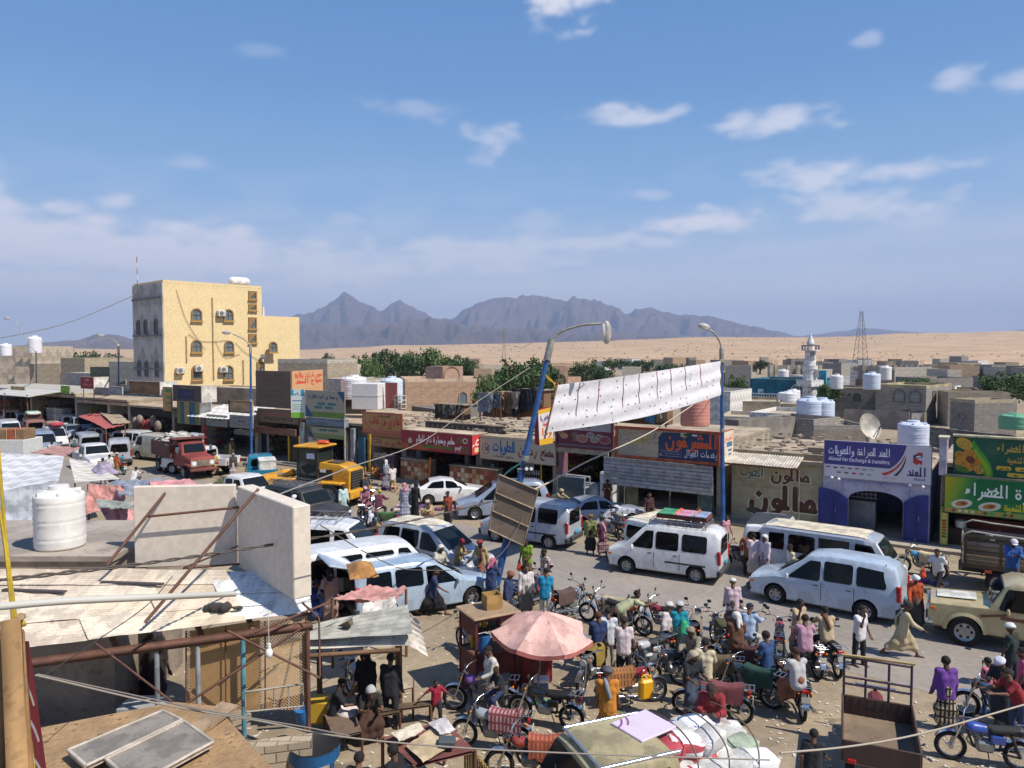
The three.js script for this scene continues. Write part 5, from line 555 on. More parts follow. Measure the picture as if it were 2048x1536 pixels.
function shell(st,wheels,wr,open){
const sub=[];for(let i=0;i<st.length-1;i++){const n=Math.max(1,Math.ceil((st[i][0]-st[i+1][0])/.5));for(let k=0;k<n;k++)sub.push(st[i].map((v,q)=>lerp(v,st[i+1][q],k/n)));}sub.push(st[st.length-1]);
const rings=sub.map((s)=>{const h=sec(s),r=h.map((q)=>V(s[0],q[1],q[0]));for(let i=h.length-2;i>=0;i--)r.push(V(s[0],h[i][1],-h[i][0]));return r;}),n=rings[0].length,p=[],ix=[];
for(const r of rings)for(const q of r)p.push(q.x,q.y,q.z);
for(let i=0;i<rings.length-1;i++)for(let k=0;k<n;k++){const a=i*n+k,b=i*n+(k+1)%n,c=a+n,d=b+n;ix.push(a,c,d,a,d,b);}
for(const[i,f]of[[0,0],[rings.length-1,1]]){const c=p.length/3,m=rings[i].reduce((s,q)=>s.add(q),V(0,0,0)).divideScalar(n);p.push(m.x,m.y,m.z);for(let k=0;k<n;k++){const a=i*n+k,b=i*n+(k+1)%n;f?ix.push(c,b,a):ix.push(c,a,b);}}
let g=new THREE.BufferGeometry();g.setAttribute('position',new THREE.Float32BufferAttribute(p,3));g.setIndex(ix);g.computeVertexNormals();
let br=new Brush(g);br.updateMatrixWorld();
for(const x of wheels){const c=new Brush(new THREE.CylinderGeometry(wr+.06,wr+.06,3,20));c.rotation.x=PI/2;c.position.set(x,wr+.02,0);c.updateMatrixWorld();br=csg.evaluate(br,c,SUBTRACTION);br.updateMatrixWorld();}
if(open){const c=new Brush(new THREE.BoxGeometry(open[0]-open[1],1.36,1.1));c.position.set((open[0]+open[1])/2,1.13,.7);c.updateMatrixWorld();br=csg.evaluate(br,c,SUBTRACTION);}
g=br.geometry;g.clearGroups();const b=nb();g=toCreasedNormals(g.index?g.toNonIndexed():g,rad(34));g.setAttribute('normal',g.attributes.normal);b.at(g);return b.geo();
}
const chamf=(pts,r)=>pts.flatMap((q,i)=>{const a=pts[(i+pts.length-1)%pts.length],b=pts[(i+1)%pts.length],f=(o)=>{const d=Math.hypot(o[0]-q[0],o[1]-q[1]),k=Math.min(.45,r/d);return[lerp(q[0],o[0],k),lerp(q[1],o[1],k)];};return[f(a),f(b)];});
function wheelGroup(r,w,steel){
const g=new THREE.Group();g.name='wheel';const prof=[[r*.62,-w/2],[r*.9,-w/2],[r,-w*.36],[r,w*.36],[r*.9,w/2],[r*.62,w/2]].map((q)=>new THREE.Vector2(...q));
nb().at(new THREE.LatheGeometry(prof,22),0,0,0,PI/2).mesh('tyre',RUBBER,g);const b=nb();b.at(new THREE.LatheGeometry([[.01,w*.3],[r*.2,w*.3],[r*.25,w*.22],[r*.5,w*.16],[r*.6,w*.4],[r*.66,w*.42]].map((q)=>new THREE.Vector2(...q)),20),0,0,0,PI/2);b.mesh('rim',steel?MF('#a9a9a6',.5,{metalness:.4}):MF('#b9bbbd',.35,{metalness:.6}),g);
const s=nb();for(let i=0;i<(steel?8:6);i++){const a=i*2*PI/(steel?8:6);s.cyl(V(Math.cos(a)*r*.4,Math.sin(a)*r*.4,w*.17),V(Math.cos(a)*r*.4,Math.sin(a)*r*.4,w*.2),r*(steel?.05:.11),r*(steel?.05:.11),8);}s.mesh('rim_hole',BLACK,g);return g;
}
const KIND={
townace:{st:[[2.14,.34,.66,.74,.7,.72,.66],[2.04,.25,.8,.9,.81,.82,.76],[1.5,.24,.96,1.07,.84,.84,.8],[.72,.24,1.04,1.84,.84,.84,.66],[.1,.24,1.05,1.93,.84,.84,.68],[-1.7,.24,1.05,1.92,.84,.84,.68],[-1.98,.3,1.04,1.86,.83,.83,.66],[-2.14,.36,1.0,1.7,.8,.81,.64]],wh:[1.32,-1.3],r:.31,ws:[2,3],side:[[[1.2,1.08],[.62,1.72],[.3,1.74],[.3,1.08]],[[.22,1.1],[.22,1.74],[-.66,1.74],[-.66,1.1]],[[-.76,1.12],[-.76,1.74],[-1.7,1.72],[-1.7,1.12]]],rear:[[-.58,1.08],[-.5,1.68],[.5,1.68],[.58,1.08]],seams:[.26,-.7],tail:[1.0,.5],hl:.72},
hiace:{st:[[2.36,.36,.8,.86,.76,.78,.72],[2.28,.26,.98,1.06,.83,.83,.78],[1.98,.25,1.06,1.16,.85,.85,.8],[1.32,.25,1.1,1.9,.85,.85,.7],[.7,.25,1.1,2.0,.85,.85,.72],[-2.2,.25,1.1,1.99,.85,.85,.72],[-2.34,.3,1.06,1.93,.84,.84,.7],[-2.38,.36,1.0,1.8,.82,.83,.68]],wh:[1.36,-1.22],r:.32,ws:[2,3],side:[[[1.72,1.14],[1.22,1.8],[.86,1.82],[.86,1.12]],[[.72,1.16],[.72,1.8],[-.3,1.82],[-.3,1.16]],[[-.38,1.16],[-.38,1.82],[-1.3,1.82],[-1.3,1.16]],[[-1.38,1.16],[-1.38,1.82],[-2.12,1.8],[-2.12,1.18]]],rear:[[-.66,1.06],[-.6,1.76],[.6,1.76],[.66,1.06]],seams:[.8,-.34],tail:[.95,.4],hl:.88},
oldhiace:{st:[[2.3,.4,.8,.9,.76,.78,.72],[2.25,.28,1.0,1.08,.82,.82,.76],[2.12,.26,1.06,1.14,.83,.83,.78],[1.62,.26,1.1,1.92,.83,.83,.72],[1.2,.26,1.1,2.02,.83,.83,.74],[-2.1,.26,1.1,2.02,.83,.83,.74],[-2.26,.3,1.06,1.95,.82,.82,.72],[-2.3,.36,1.0,1.85,.8,.81,.7]],wh:[1.5,-1.15],r:.32,ws:[2,3],side:[[[1.82,1.16],[1.5,1.78],[.95,1.8],[.95,1.16]],[[-.35,1.18],[-.35,1.8],[-1.3,1.8],[-1.3,1.18]],[[-1.42,1.2],[-1.42,1.8],[-2.0,1.78],[-2.0,1.2]]],rear:[[-.6,1.1],[-.56,1.78],[.56,1.78],[.6,1.1]],seams:[.85,-.3],tail:[.95,.36],hl:.85,open:[.78,-.24],steel:1},
noah:{st:[[2.34,.3,.58,.64,.7,.7,.62],[2.24,.2,.74,.82,.82,.82,.74],[1.42,.2,.94,1.04,.86,.86,.78],[.38,.2,1.0,1.74,.86,.86,.66],[-.3,.2,1.02,1.84,.86,.86,.68],[-1.8,.2,1.04,1.82,.86,.86,.66],[-2.15,.22,1.04,1.7,.85,.85,.62],[-2.32,.34,1.0,1.36,.8,.82,.66]],wh:[1.4,-1.36],r:.32,ws:[2,3],side:[[[1.05,1.0],[.35,1.62],[-.02,1.64],[-.02,1.02]],[[-.1,1.06],[-.1,1.68],[-1.0,1.68],[-1.0,1.08]],[[-1.08,1.08],[-1.08,1.68],[-1.9,1.62],[-1.98,1.1]]],rearS:[5,7],seams:[-.05,-1.04],tail:[1.02,.5],hl:.66},
previa:{st:[[2.5,.32,.6,.64,.66,.66,.56],[2.36,.2,.74,.8,.82,.82,.72],[1.35,.2,.92,1.02,.9,.9,.82],[.3,.2,.96,1.62,.9,.9,.68],[-.4,.2,.98,1.72,.9,.9,.7],[-1.9,.2,1.0,1.7,.9,.9,.68],[-2.3,.22,1.0,1.62,.89,.89,.66],[-2.4,.34,.98,1.5,.86,.86,.64]],wh:[1.5,-1.45],r:.33,ws:[2,3],side:[[[1.0,.98],[.3,1.54],[-.1,1.55],[-.1,1.0]],[[-.2,1.02],[-.2,1.57],[-1.15,1.57],[-1.15,1.04]],[[-1.25,1.06],[-1.25,1.57],[-2.05,1.53],[-2.1,1.1]]],rear:[[-.66,.5],[-.6,1.44],[.6,1.44],[.66,.5]],seams:[-.15,-1.2],tail:[1.0,.45],hl:.66,gate:1},
suv:{st:[[2.3,.5,.84,.92,.74,.76,.72],[2.24,.42,1.0,1.06,.84,.84,.8],[1.0,.4,1.06,1.16,.88,.88,.82],[.52,.4,1.1,1.78,.88,.88,.72],[.1,.4,1.1,1.88,.88,.88,.74],[-2.0,.4,1.1,1.87,.88,.88,.74],[-2.24,.44,1.08,1.8,.86,.86,.72],[-2.3,.5,1.06,1.66,.84,.84,.7]],wh:[1.42,-1.3],r:.37,ws:[2,3],side:[[[.78,1.14],[.46,1.72],[-.02,1.74],[-.02,1.14]],[[-.12,1.14],[-.12,1.74],[-.95,1.74],[-.95,1.14]],[[-1.05,1.14],[-1.05,1.74],[-2.05,1.7],[-2.05,1.16]]],rear:[[-.66,1.12],[-.6,1.64],[.6,1.64],[.66,1.12]],seams:[-.07,-1.0],tail:[.95,.24],hl:.86,bump:1},
sedan:{st:[[2.2,.3,.52,.58,.64,.66,.58],[2.06,.2,.68,.74,.8,.8,.72],[.95,.2,.86,.93,.84,.84,.78],[.12,.2,.9,1.34,.84,.84,.6],[-.5,.2,.92,1.42,.84,.84,.6],[-1.1,.2,.93,1.34,.84,.84,.6],[-1.78,.22,.94,1.0,.83,.83,.74],[-2.12,.26,.9,.97,.78,.8,.7],[-2.2,.36,.8,.86,.7,.72,.66]],wh:[1.3,-1.28],r:.3,ws:[2,3],side:[[[.62,.94],[.08,1.28],[-.34,1.33],[-.34,.95]],[[-.42,.96],[-.42,1.33],[-1.05,1.27],[-1.4,.98]]],rearS:[5,6],seams:[-.38],tail:[.8,.2],hl:.62},
pickup:{st:[[2.5,.5,.82,.9,.72,.74,.68],[2.42,.42,1.0,1.08,.83,.83,.78],[1.02,.4,1.08,1.2,.86,.86,.8],[.52,.4,1.12,1.8,.86,.86,.7],[.2,.4,1.12,1.88,.86,.86,.72],[-.7,.4,1.12,1.86,.86,.86,.72],[-.86,.42,1.1,1.74,.84,.84,.7]],wh:[1.6,-1.5],cut:[1.6],r:.38,ws:[2,3],side:[[[.76,1.16],[.46,1.72],[.02,1.74],[.02,1.16]],[[-.08,1.16],[-.08,1.74],[-.68,1.72],[-.68,1.18]]],rear:[[-.6,1.2],[-.56,1.66],[.56,1.66],[.6,1.2]],seams:[-.03],hl:.88,bump:1,bed:[-.92,-2.55,.72,1.2]},
};
KIND.cruiser={...KIND.pickup,st:[[2.52,.55,.9,1.0,.72,.74,.7],[2.46,.45,1.08,1.15,.8,.8,.76],[1.0,.42,1.14,1.24,.84,.84,.8],[.66,.42,1.16,1.84,.86,.86,.74],[.4,.42,1.16,1.96,.86,.86,.76],[-.75,.42,1.16,1.95,.86,.86,.76],[-.86,.44,1.14,1.86,.85,.85,.74]],side:[[[.82,1.2],[.6,1.8],[.08,1.82],[.08,1.2]],[[-.02,1.2],[-.02,1.82],[-.7,1.8],[-.7,1.22]]],r:.42,hl:.98,bed:[-.92,-2.6,.78,1.26],flare:1};
const PAINT=new Set(['body','mirror','bed_side','tailgate','fender','cab']);
const protoV={};
function proto(kind){
if(protoV[kind])return protoV[kind];const k=KIND[kind],t=new THREE.Group(),st=k.st,pm=BLACK,xr=st[st.length-1][0],xf=st[0][0];
mk('body',shell(st,k.cut??k.wh,k.r,k.open),pm,t);
const pane=(name,f)=>f.mesh(name,CARGLASS,t);
for(const s of[-1,1]){
for(const w of k.side){const[a,b,c,d]=w.length===4?w:w;nb().at(grid((u,v)=>{u=.015+.97*u;const e=Math.abs(v-.5)>.42?.06:0,q=e+u*(1-2*e),x=lerp(lerp(a[0],d[0],q),lerp(b[0],c[0],q),v),y=lerp(lerp(a[1],d[1],q),lerp(b[1],c[1],q),v);return V(x,y,s*(widthAt(st,x,y)+.009));},8,9)).mesh('side_window',CARGLASS,t);}
const sm=nb();for(const x of k.seams)sm.tube([.4,.7,1.0].map((y)=>V(x,y,s*(widthAt(st,x,y)+.002))),.009,4);sm.mesh('door_seam',TRIM,t);
for(const x of k.seams){const b=nb();b.rbox(x+.17,st[3][2]-.12,s*(widthAt(st,x,st[3][2]-.12)+.012),.16,.035,.03,.01);b.mesh('door_handle',TRIM,t);}
const hx=st[1][0]-.04,hy=k.hl;nb().rbox(hx+.03,hy,s*(st[1][5]-.17),.16,.15,.28,.04,s*.35).mesh('headlight',LAMP,t);nb().rbox(hx-.02,hy,s*(st[1][5]-.01),.16,.1,.06,.02).mesh('indicator',AMBER,t);
if(k.tail){const y=k.tail[0],hh=k.tail[1],x=secAt(st,xr+.1);nb().rbox(xr+.03,y,s*(x[5]-.05),.14,hh,.12,.03).mesh('tail_light',REDL,t);}
const mx=st[2][0]-.42,my=st[3][2]+.05;nb().rbox(mx,my,s*(widthAt(st,mx,my)+.12),.08,.17,.17,.03).cyl(V(mx,my-.04,s*widthAt(st,mx,my)),V(mx,my-.03,s*(widthAt(st,mx,my)+.1)),.02).mesh('mirror',pm,t);
}
{const[i,j]=k.ws,a=st[i],b=st[j],q=(u,z)=>{const s=a.map((v,n)=>lerp(v,b[n],u));return V(s[0]+.012,s[3]+.03+.01,z*(s[6]-.06));};nb().poly([q(.1,-1),q(.1,1),q(.9,.98),q(.9,-.98)]).mesh('windscreen',CARGLASS2,t);nb().cyl(q(.08,.1),q(.45,.5),.012,.008,4).cyl(q(.08,-.6),q(.45,-.15),.012,.008,4).mesh('wiper',BLACK,t);}
if(k.rear)nb().poly(chamf(k.rear,.08).map(([z,y])=>{const s=secAt(st,xr);return V(xr-.012,y,z);})).mesh('rear_window',CARGLASS,t);
if(k.rearS){const a=st[k.rearS[0]],b=st[k.rearS[1]],q=(u,z)=>{const s=a.map((v,n)=>lerp(v,b[n],u));return V(s[0]-.012,s[3]+.04,z*(s[6]-.07));};nb().poly([q(.12,-1),q(.12,1),q(.86,1),q(.86,-1)]).mesh('rear_window',CARGLASS,t);}
nb().rbox(xf-.06,(k.bump?.56:.42),0,.26,k.bump?.2:.27,st[1][4]*2.02,.06).mesh('front_bumper',k.bump?CHROME:TRIM,t);if(!k.bed)nb().rbox(xr+.02,.46+(k.bump?.08:0),0,.22,.26,st[st.length-2][4]*2.02,.06).mesh('rear_bumper',TRIM,t);if(kind==='townace'||kind==='hiace')for(const s of[-1,1])nb().box(-.9,.66,s*(widthAt(st,-.9,.66)+.006),1.5,.06,.02).mesh('rub_strip',TRIM,t);
const gr=nb();for(let i=0;i<4;i++)gr.box(xf+.012,k.hl-.08+i*.05,0,.03,.02,.7);gr.mesh('grille',k.bump?CHROME:TRIM,t);nb().box(xf+.066,.48,0,.01,.11,.34).mesh('number_plate',PLATE,t);if(!k.bed)nb().box(xr-.085,.74,.1,.01,.13,.36).mesh('number_plate',PLATE,t);
for(const x of k.wh)for(const s of[-1,1]){const w=wheelGroup(k.r,.22,k.steel);w.position.set(x,k.r,s*(st[3][4]-.11));if(s<0)w.rotation.y=PI;t.add(w);}
nb().box((xf+xr)/2,.3,0,(xf-xr)*.9,.12,.9).mesh('underbody',BLACK,t);
if(k.bed){const[x0,x1,y0,y1]=k.bed,W=.86,b=nb();for(const s of[-1,1])nb().rbox((x0+x1)/2,(y0+y1)/2,s*W,x0-x1,y1-y0,.06,.02).mesh('bed_side',pm,t);nb().rbox(x1,(y0+y1)/2,0,.06,y1-y0,1.66,.02).mesh('tailgate',pm,t);nb().rbox(x0-.02,(y0+y1)/2,0,.06,y1-y0,1.66,.02).mesh('bed_side',pm,t);nb().box((x0+x1)/2,y0,0,x0-x1,.05,1.68).mesh('bed_floor',TRIM,t);nb().box(-1.5,.55,0,2.0,.2,.5).mesh('chassis',BLACK,t);for(const s of[-1,1])nb().rbox(x1-.03,.9,s*.76,.05,.3,.12,.02).mesh('tail_light',REDL,t);}
if(k.flare)for(const x of k.cut)for(const s of[-1,1])nb().at(grid((a,b)=>V(x+Math.cos(a*PI)*(k.r+lerp(.03,.13,b)),k.r+.02+Math.sin(a*PI)*(k.r+lerp(.03,.13,b)),s*(.88-.04*b)),16,2)).mesh('fender',pm,t);
if(k.open){
const[a,b]=k.open,m=(a+b)/2,LN=MF('#77716a',.9);nb().box(m,1.13,.16,a-b-.02,1.34,.012).box(m,.458,.45,a-b-.02,.012,.58).box(m,1.8,.4,a-b-.02,.012,.5).box(a-.01,1.13,.42,.012,1.34,.5).box(b+.01,1.13,.42,.012,1.34,.5).mesh('cabin_lining',LN,t);nb().rbox(m-.15,.78,.42,.4,.14,.44,.04).rbox(m-.36,1.08,.42,.12,.6,.44,.04).mesh('seat',M('#4a4340',.9),t);}
if(k.gate){const g=new THREE.Group();g.name='tailgate';t.add(g);nb().rbox(-2.75,1.86,0,.95,.07,1.5,.03,0,0,-.28).mesh('gate_panel',pm,g);nb().box(-2.72,1.83,0,.62,.05,1.2,0,0,-.28).mesh('pane',CARGLASS,g);}
return protoV[kind]=t;
}
const paintC=(c)=>M(c,.28,{clearcoat:.6,clearcoatRoughness:.12,map:paintT});
const dustC=(c)=>M(c,.5,{map:grimeF});
function vehicle(kind,label,color,w,o={}){
const k=KIND[kind],t=proto(kind).clone();t.name=nm(o.name??(kind==='sedan'?'sedan_car':kind==='pickup'||kind==='cruiser'?'pickup_truck':kind==='suv'?'off_road_car':'minivan'));scene.add(t);
const pm=typeof color==='string'?(o.dusty?dustC(color):paintC(color)):color;t.traverse((m)=>{if(m.isMesh&&(PAINT.has(m.name)||m.name==='gate_panel'))m.material=pm;if(m.isMesh&&o.glass&&/window|screen/.test(m.name))m.material=o.glass;});
let hd,c;const hw=k.st[3][4],mid=(k.wh[0]+k.wh[1])/2;
if(w.F&&w.R){const f=G(...w.F),r=G(...w.R),d=f.clone().sub(r);hd=Math.atan2(-d.z,d.x);c=f.add(r).multiplyScalar(.5);}else hd=rad(w.hd);
const fw=V(Math.cos(hd),0,-Math.sin(hd)),side=V(fw.z,0,-fw.x);
if(w.F||w.R){if(!(w.F&&w.R))c=G(...(w.F??w.R)).addScaledVector(fw,-(w.F?k.wh[0]-mid:k.wh[1]-mid));const away=side.dot(V(c.x,0,c.z))>0?1:-1;c.addScaledVector(side,away*(hw-.06)).addScaledVector(fw,-mid);}else if(w.c){c=G(...w.c);c.y=0;}
if(o.roof){const q=k.st,i=3,j=q.length-(k.bed?1:3)-(kind==='sedan'?1:0);nb().at(grid((u,v)=>{const x=lerp(q[i][0]+.1,q[j][0]-.05,u),S1=secAt(q,x);return V(x,S1[3]+.038-.03*Math.pow(Math.abs(v*2-1),3),(v*2-1)*(S1[6]-.04));},8,8)).mesh('roof_panel',MF(o.roof,.6),t);}
t.position.copy(c);t.rotation.y=hd;tag(t,label,o.cat??(kind==='sedan'?'car':kind==='pickup'||kind==='cruiser'?'pickup truck':kind==='suv'?'off-road car':'minivan'));
t.fw=fw;return t;
}
function rack(t,x0,x1,y,w){const b=nb();for(const s of[-1,1]){b.cyl(V(x0,y+.16,s*w),V(x1,y+.16,s*w),.02,.02,5);for(let i=0;i<4;i++){const x=lerp(x0,x1,i/3);b.cyl(V(x,y-.02,s*w),V(x,y+.16,s*w),.015,.015,4);}}for(let i=0;i<9;i++){const x=lerp(x0,x1,i/8);b.cyl(V(x,y+.06,-w),V(x,y+.06,w),.015,.015,4);}for(const x of[x0,x1])b.cyl(V(x,y+.16,-w),V(x,y+.16,w),.02,.02,5);b.mesh('roof_rack',MF('#8e8f92',.5,{metalness:.5}),t);}
const toW=(t,x,y,z)=>{t.updateMatrix();return V(x,y,z).applyMatrix4(t.matrix);};
const SILVER='#9fa9b8',VW='#dcdcdc';
const townW=vehicle('townace','white minivan with roof rack carrying painted boards, driving past the upright lamp post',VW,{F:[1257,1147],R:[1388,1166]});rack(townW,.5,-1.6,1.95,.6);
{const b=T('painted_board','painted wooden boards strapped with orange cord to the white minivan roof rack','boards',toW(townW,-.65,2.16,.05),townW.rotation.y);nb().rbox(0,.1,0,1.9,.16,.95,.02).mesh('crate',MG('#6d3a30',.8),b);const cols=['#3f8f6a','#c98aa0','#8f9fc0'];for(let i=0;i<3;i++)nb().rbox(.6-i*.6,.2,0,.6,.04,1.0,.01).mesh('board',MF(cols[i]),b);for(const x of[-.5,.2])nb().tube([V(x,-.15,.5),V(x,.22,.52),V(x+.05,.24,0),V(x,.22,-.52)],.025,5).mesh('cord',M('#e0701c',.7),b);}
vehicle('townace','silver grey minivan seen from its rear corner behind the leaning pole, blue number plate','#aab0ba',{R:[1098,1099],hd:152});
vehicle('hiace','long white minibus parked behind the silver minivan with raised tailgate',VW,{c:[732,1084,1.98],hd:31});
vehicle('previa','silver blue minivan with raised tailgate beside the tin stalls','#9dafc2',{F:[945,1214],hd:28});
vehicle('noah','silver minivan with dusty cream roof facing the near street, behind the yellow-green shirted man','#b3b8c0',{c:[868,1046,1.84],hd:-34},{roof:'#d9d0ba'});
vehicle('noah','blue grey minivan parked nose out before the sweets shop','#8d98ac',{F:[950,1040],hd:186});
vehicle('sedan','white sedan parked at the tiled counters',VW,{R:[857,1012],hd:12});
vehicle('sedan','silver sedan between the rear-cornered minivan and the phone shop','#a3abb8',{R:[1163,1061],hd:18});
vehicle('suv','white off-road wagon seen from behind in front of the phone shop','#dcd9d0',{c:[1352,1026,1.85],hd:40},{roof:'#ddd2b8'});
vehicle('suv','white off-road car with dark sunroof before the barber shop',VW,{c:[1548,1030,1.85],hd:62},{roof:'#3a3a3c'});
const oldH=vehicle('oldhiace','old silver minibus with open sliding door and cream roof before the exchange office','#aeb4bd',{c:[1662,1056,2.05],hd:-36},{roof:'#d6cbb2'});
for(const[x,w,q]of[[-.82,.86,'#b5a92a'],[-1.72,.5,'#bdb02c']]){nb().rbox(x,1.45,.74,w,.42,.02,.01).mesh('curtain',MF(q),oldH);}
const noahW=vehicle('noah','silver people carrier with blue fuel flap marks on its flank, near the purple shirted man','#aebccb',{F:[1557,1208],R:[1722,1241]});
for(const[x,w]of[[.16,.12],[-.02,.16]])nb().box(x,.82,.885,w,.07,.008).box(x,.88,.886,.07,.07,.008).mesh('blue_mark',M('#2a6a9a'),noahW);nb().box(.55,.78,.884,.14,.16,.008).mesh('lettering_mark',M('#7c8a99'),noahW);nb().rbox(-1.75,.88,.88,.18,.12,.02).mesh('fuel_flap',M('#1f2327'),noahW);
const bei=vehicle('cruiser','beige off-road pickup with brown stripes, cut by the photo edge','#b5a67c',{F:[1928,1292],hd:150});for(const s of[-1,1]){nb().box(-.1,.98,s*.872,1.7,.1,.012,0,0,.02).box(.9,1.03,s*.862,.7,.07,.012,0,0,-.22).mesh('brown_stripe',M('#6d4534',.6),bei);}nb().poly([V(1.3,1.285,-.4),V(2.3,1.225,-.36),V(2.3,1.225,.36),V(1.3,1.285,.4)]).mesh('white_bonnet_patch',MF('#d9d6cc',.5),bei);
vehicle('suv','black boxy off-road car with long roof rack beside the yellow loader','#3f3d3d',{c:[612,975,1.86],hd:-36},{dusty:1});rack(scene.children[scene.children.length-1],.3,-2.0,1.92,.68);
vehicle('hiace','white minibus with white roof rails half hidden by the blank sign box',VW,{c:[640,1040,2.0],hd:-8});rack(scene.children[scene.children.length-1],.9,-2.1,2.04,.66);
const utc=vehicle('pickup','white double cab pickup with hay in its bed, behind the blank sign box',VW,{c:[492,950,1.85],hd:-34});
{const hq=toW(utc,-1.75,1.0,0),hay=T('hay_load','grey green bundle of fodder in the white pickup bed','fodder',hq,utc.rotation.y),b=nb();for(let i=0;i<420;i++){const a=rr(0,6.28),u=Math.sqrt(rnd()),x=Math.cos(a)*u*.85,z=Math.sin(a)*u*.8,y=.5*(1-u*u)+rr(-.1,.05);b.cyl(V(x,y,z),V(x+rr(-.25,.25),y+rr(-.05,.12),z+rr(-.25,.25)),.014,.008,3);}b.sph(0,0,0,.85,.45,.78,10).mesh('fodder',M('#5d6248',.95),hay);}
const jam=[['hiace','white minibus at the very edge of the jam facing the camera',VW,[18,842,1.95],-52],['oldhiace','van loaded with crates and green sacks on its roof','#8a5f55',[66,838,1.95],128],['townace','white van facing the camera with cloth bundles on top',VW,[108,853,1.9],-52],['hiace','dark blue silver van with pale roof in the jam before the white truck box','#8892a2',[84,863,1.95],-52],['suv','grey wagon with white tailgate in the middle of the jam','#9a9ea4',[172,864,1.85],128],['pickup','white pickup facing the camera between grey wagon and grey van',VW,[188,888,1.85],-48],['townace','silver grey van with white tail seen from behind in the jam','#a9adb3',[238,876,1.9],118],['suv','white and grey off-road wagon parked beside two white tanks','#c9c9c6',[282,861,1.88],-18],['sedan','white car almost hidden under the red patterned awning',VW,[208,854,1.45],-8],['pickup','white open pickup with cargo rails near the red awning',VW,[138,829,1.85],128],['pickup','dusty beige pickup at the far end of the jam near the first lamp post','#a58f62',[50,800,1.85],-40],['hiace','pale van far back beside the stacked white sacks','#c5c8cc',[20,818,1.95],128],['suv','white wagon at the far end of the jam under the pale canopy','#d0d0ce',[112,806,1.88],-40],['townace','silver van behind the crate loaded van','#aab2bd',[48,826,1.9],-52],['sedan','grey car between white front van and sack stack','#8f959c',[146,848,1.45],-48],['hiace','white minibus at the back of the jam before the red sign box','#d5d5d2',[186,826,1.95],130],['oldhiace','cream minibus beside the dump truck rubble','#cfc9b8',[318,868,2.0],150],['sedan','pale green car next to the box truck crates','#b5c4b8',[66,880,1.45],-50],['pickup','brown pickup far back by the green sign','#8a6f5a',[84,792,1.85],-45],['townace','faint silver van between far stalls and white sacks','#b0b4ba',[160,832,1.9],-50]];
const jamV=jam.map(([k,l,c,p,hd])=>vehicle(k,l,c,{c:p,hd}));
function sack(t,x,y,z,l,h,w,mat,ry=0,rz=0){return nb().at(cached('sack',()=>{const g=new THREE.SphereGeometry(1,22,14),p=g.attributes.position;for(let i=0;i<p.count;i++){const q=V(p.getX(i),p.getY(i),p.getZ(i)),f=(v)=>Math.sign(v)*Math.pow(Math.abs(v),.55),k=.88+.2*fbm(q.x*3+5,q.z*3+q.y*2,0,3)+.07*fbm(q.x*9,q.z*9+q.y*5,0,2);p.setXYZ(i,f(q.x)*k,f(q.y)*k*.9,f(q.z)*k);}g.computeVertexNormals();return g;}),x,y,z,0,ry,rz,l/2,h/2,w/2).mesh('sack',mat,t);}
{
const L1=T('roof_load','crates with green and white sacks on the maroon van roof','roof load',toW(jamV[1],-.4,2.05,0),jamV[1].rotation.y);nb().rbox(.5,.2,0,2.2,.42,1.3).mesh('crate',MG('#6a4a40'),L1);for(let i=0;i<4;i++)sack(L1,.9-i*.5,.52,0,.55,.3,1.1,MF(i%2?'#d5d8cf':'#4fa06a'));const L2=T('roof_load','red and tan bundles on the roof of the white van facing the camera','roof load',toW(jamV[2],-.3,1.98,0),jamV[2].rotation.y);for(let i=0;i<5;i++)sack(L2,1-i*.5,.16,rr(-.2,.2),.6,.36,1.0,MF(['#c0455a','#a68f78','#8f7f70','#b89f80','#7d6a5c'][i]),rr(-.3,.3));
const stack=(px,py,h0,nx,ny,nz,cols,label)=>{const t=T('sack_stack',label,'sacks',G(px,py,0),-AL);for(let j=0;j<ny;j++)for(let i=0;i<nx;i++)for(let k=0;k<nz;k++)sack(t,(i-nx/2)*.72+rr(-.05,.05),h0+.14+j*.24,(k-nz/2)*.45,.76,.27,.5,MF(cols[(i+j*3+k)%cols.length]),rr(-.15,.15));return t;};
stack(388,925,0,2,9,2,['#a3a5ae','#8f929c','#b3b4ba'],'tall stack of grey sacks beside the red tent flap');stack(118,862,0,5,10,2,['#d5d6da','#c5c3c4','#b9b2ae'],'long stack of white sacks behind the jam');stack(352,918,0,2,4,2,['#8c9098','#777a84'],'low stack of grey blue sacks near the hanging tan board');
waterTank('white tank, taller of the pair beside the off-road wagon',G(287,868),.62,1.5,'#dedee2','water tank',4);waterTank('white tank, shorter of the pair beside the off-road wagon',G(301,874),.6,1.1,'#dedee2','water tank',3);
}
{const c=G(22,876,2.6);c.y=0;const t=T('box_truck','white box truck body with wooden crates on its roof, cut by the photo edge','truck',c,rad(0));nb().rbox(-.6,1.6,0,4.2,2.0,2,.03).mesh('box_body',M('#d3d3d2',.6,{map:fine}),t);nb().box(-.6,.5,0,4,.25,1.2).mesh('chassis',BLACK,t);for(const x of[-1.8,.6])for(const s of[-1,1]){const w=wheelGroup(.42,.26,1);w.position.set(x,.42,s*.85);t.add(w);}const cr=T('wooden_crate','row of slatted wooden crates on the white box truck','crates',V(c.x,2.6,c.z));for(let i=0;i<7;i++){nb().rbox(-2.4+i*.6,.35,.3,.55,.66,1.2,.02).mesh('crate',MG(i===5?'#b8653f':'#9a7a5c'),cr);nb().box(-2.4+i*.6-.28,.36,.92,.03,.74,.03).mesh('slat',MF('#c5b294'),cr);}}
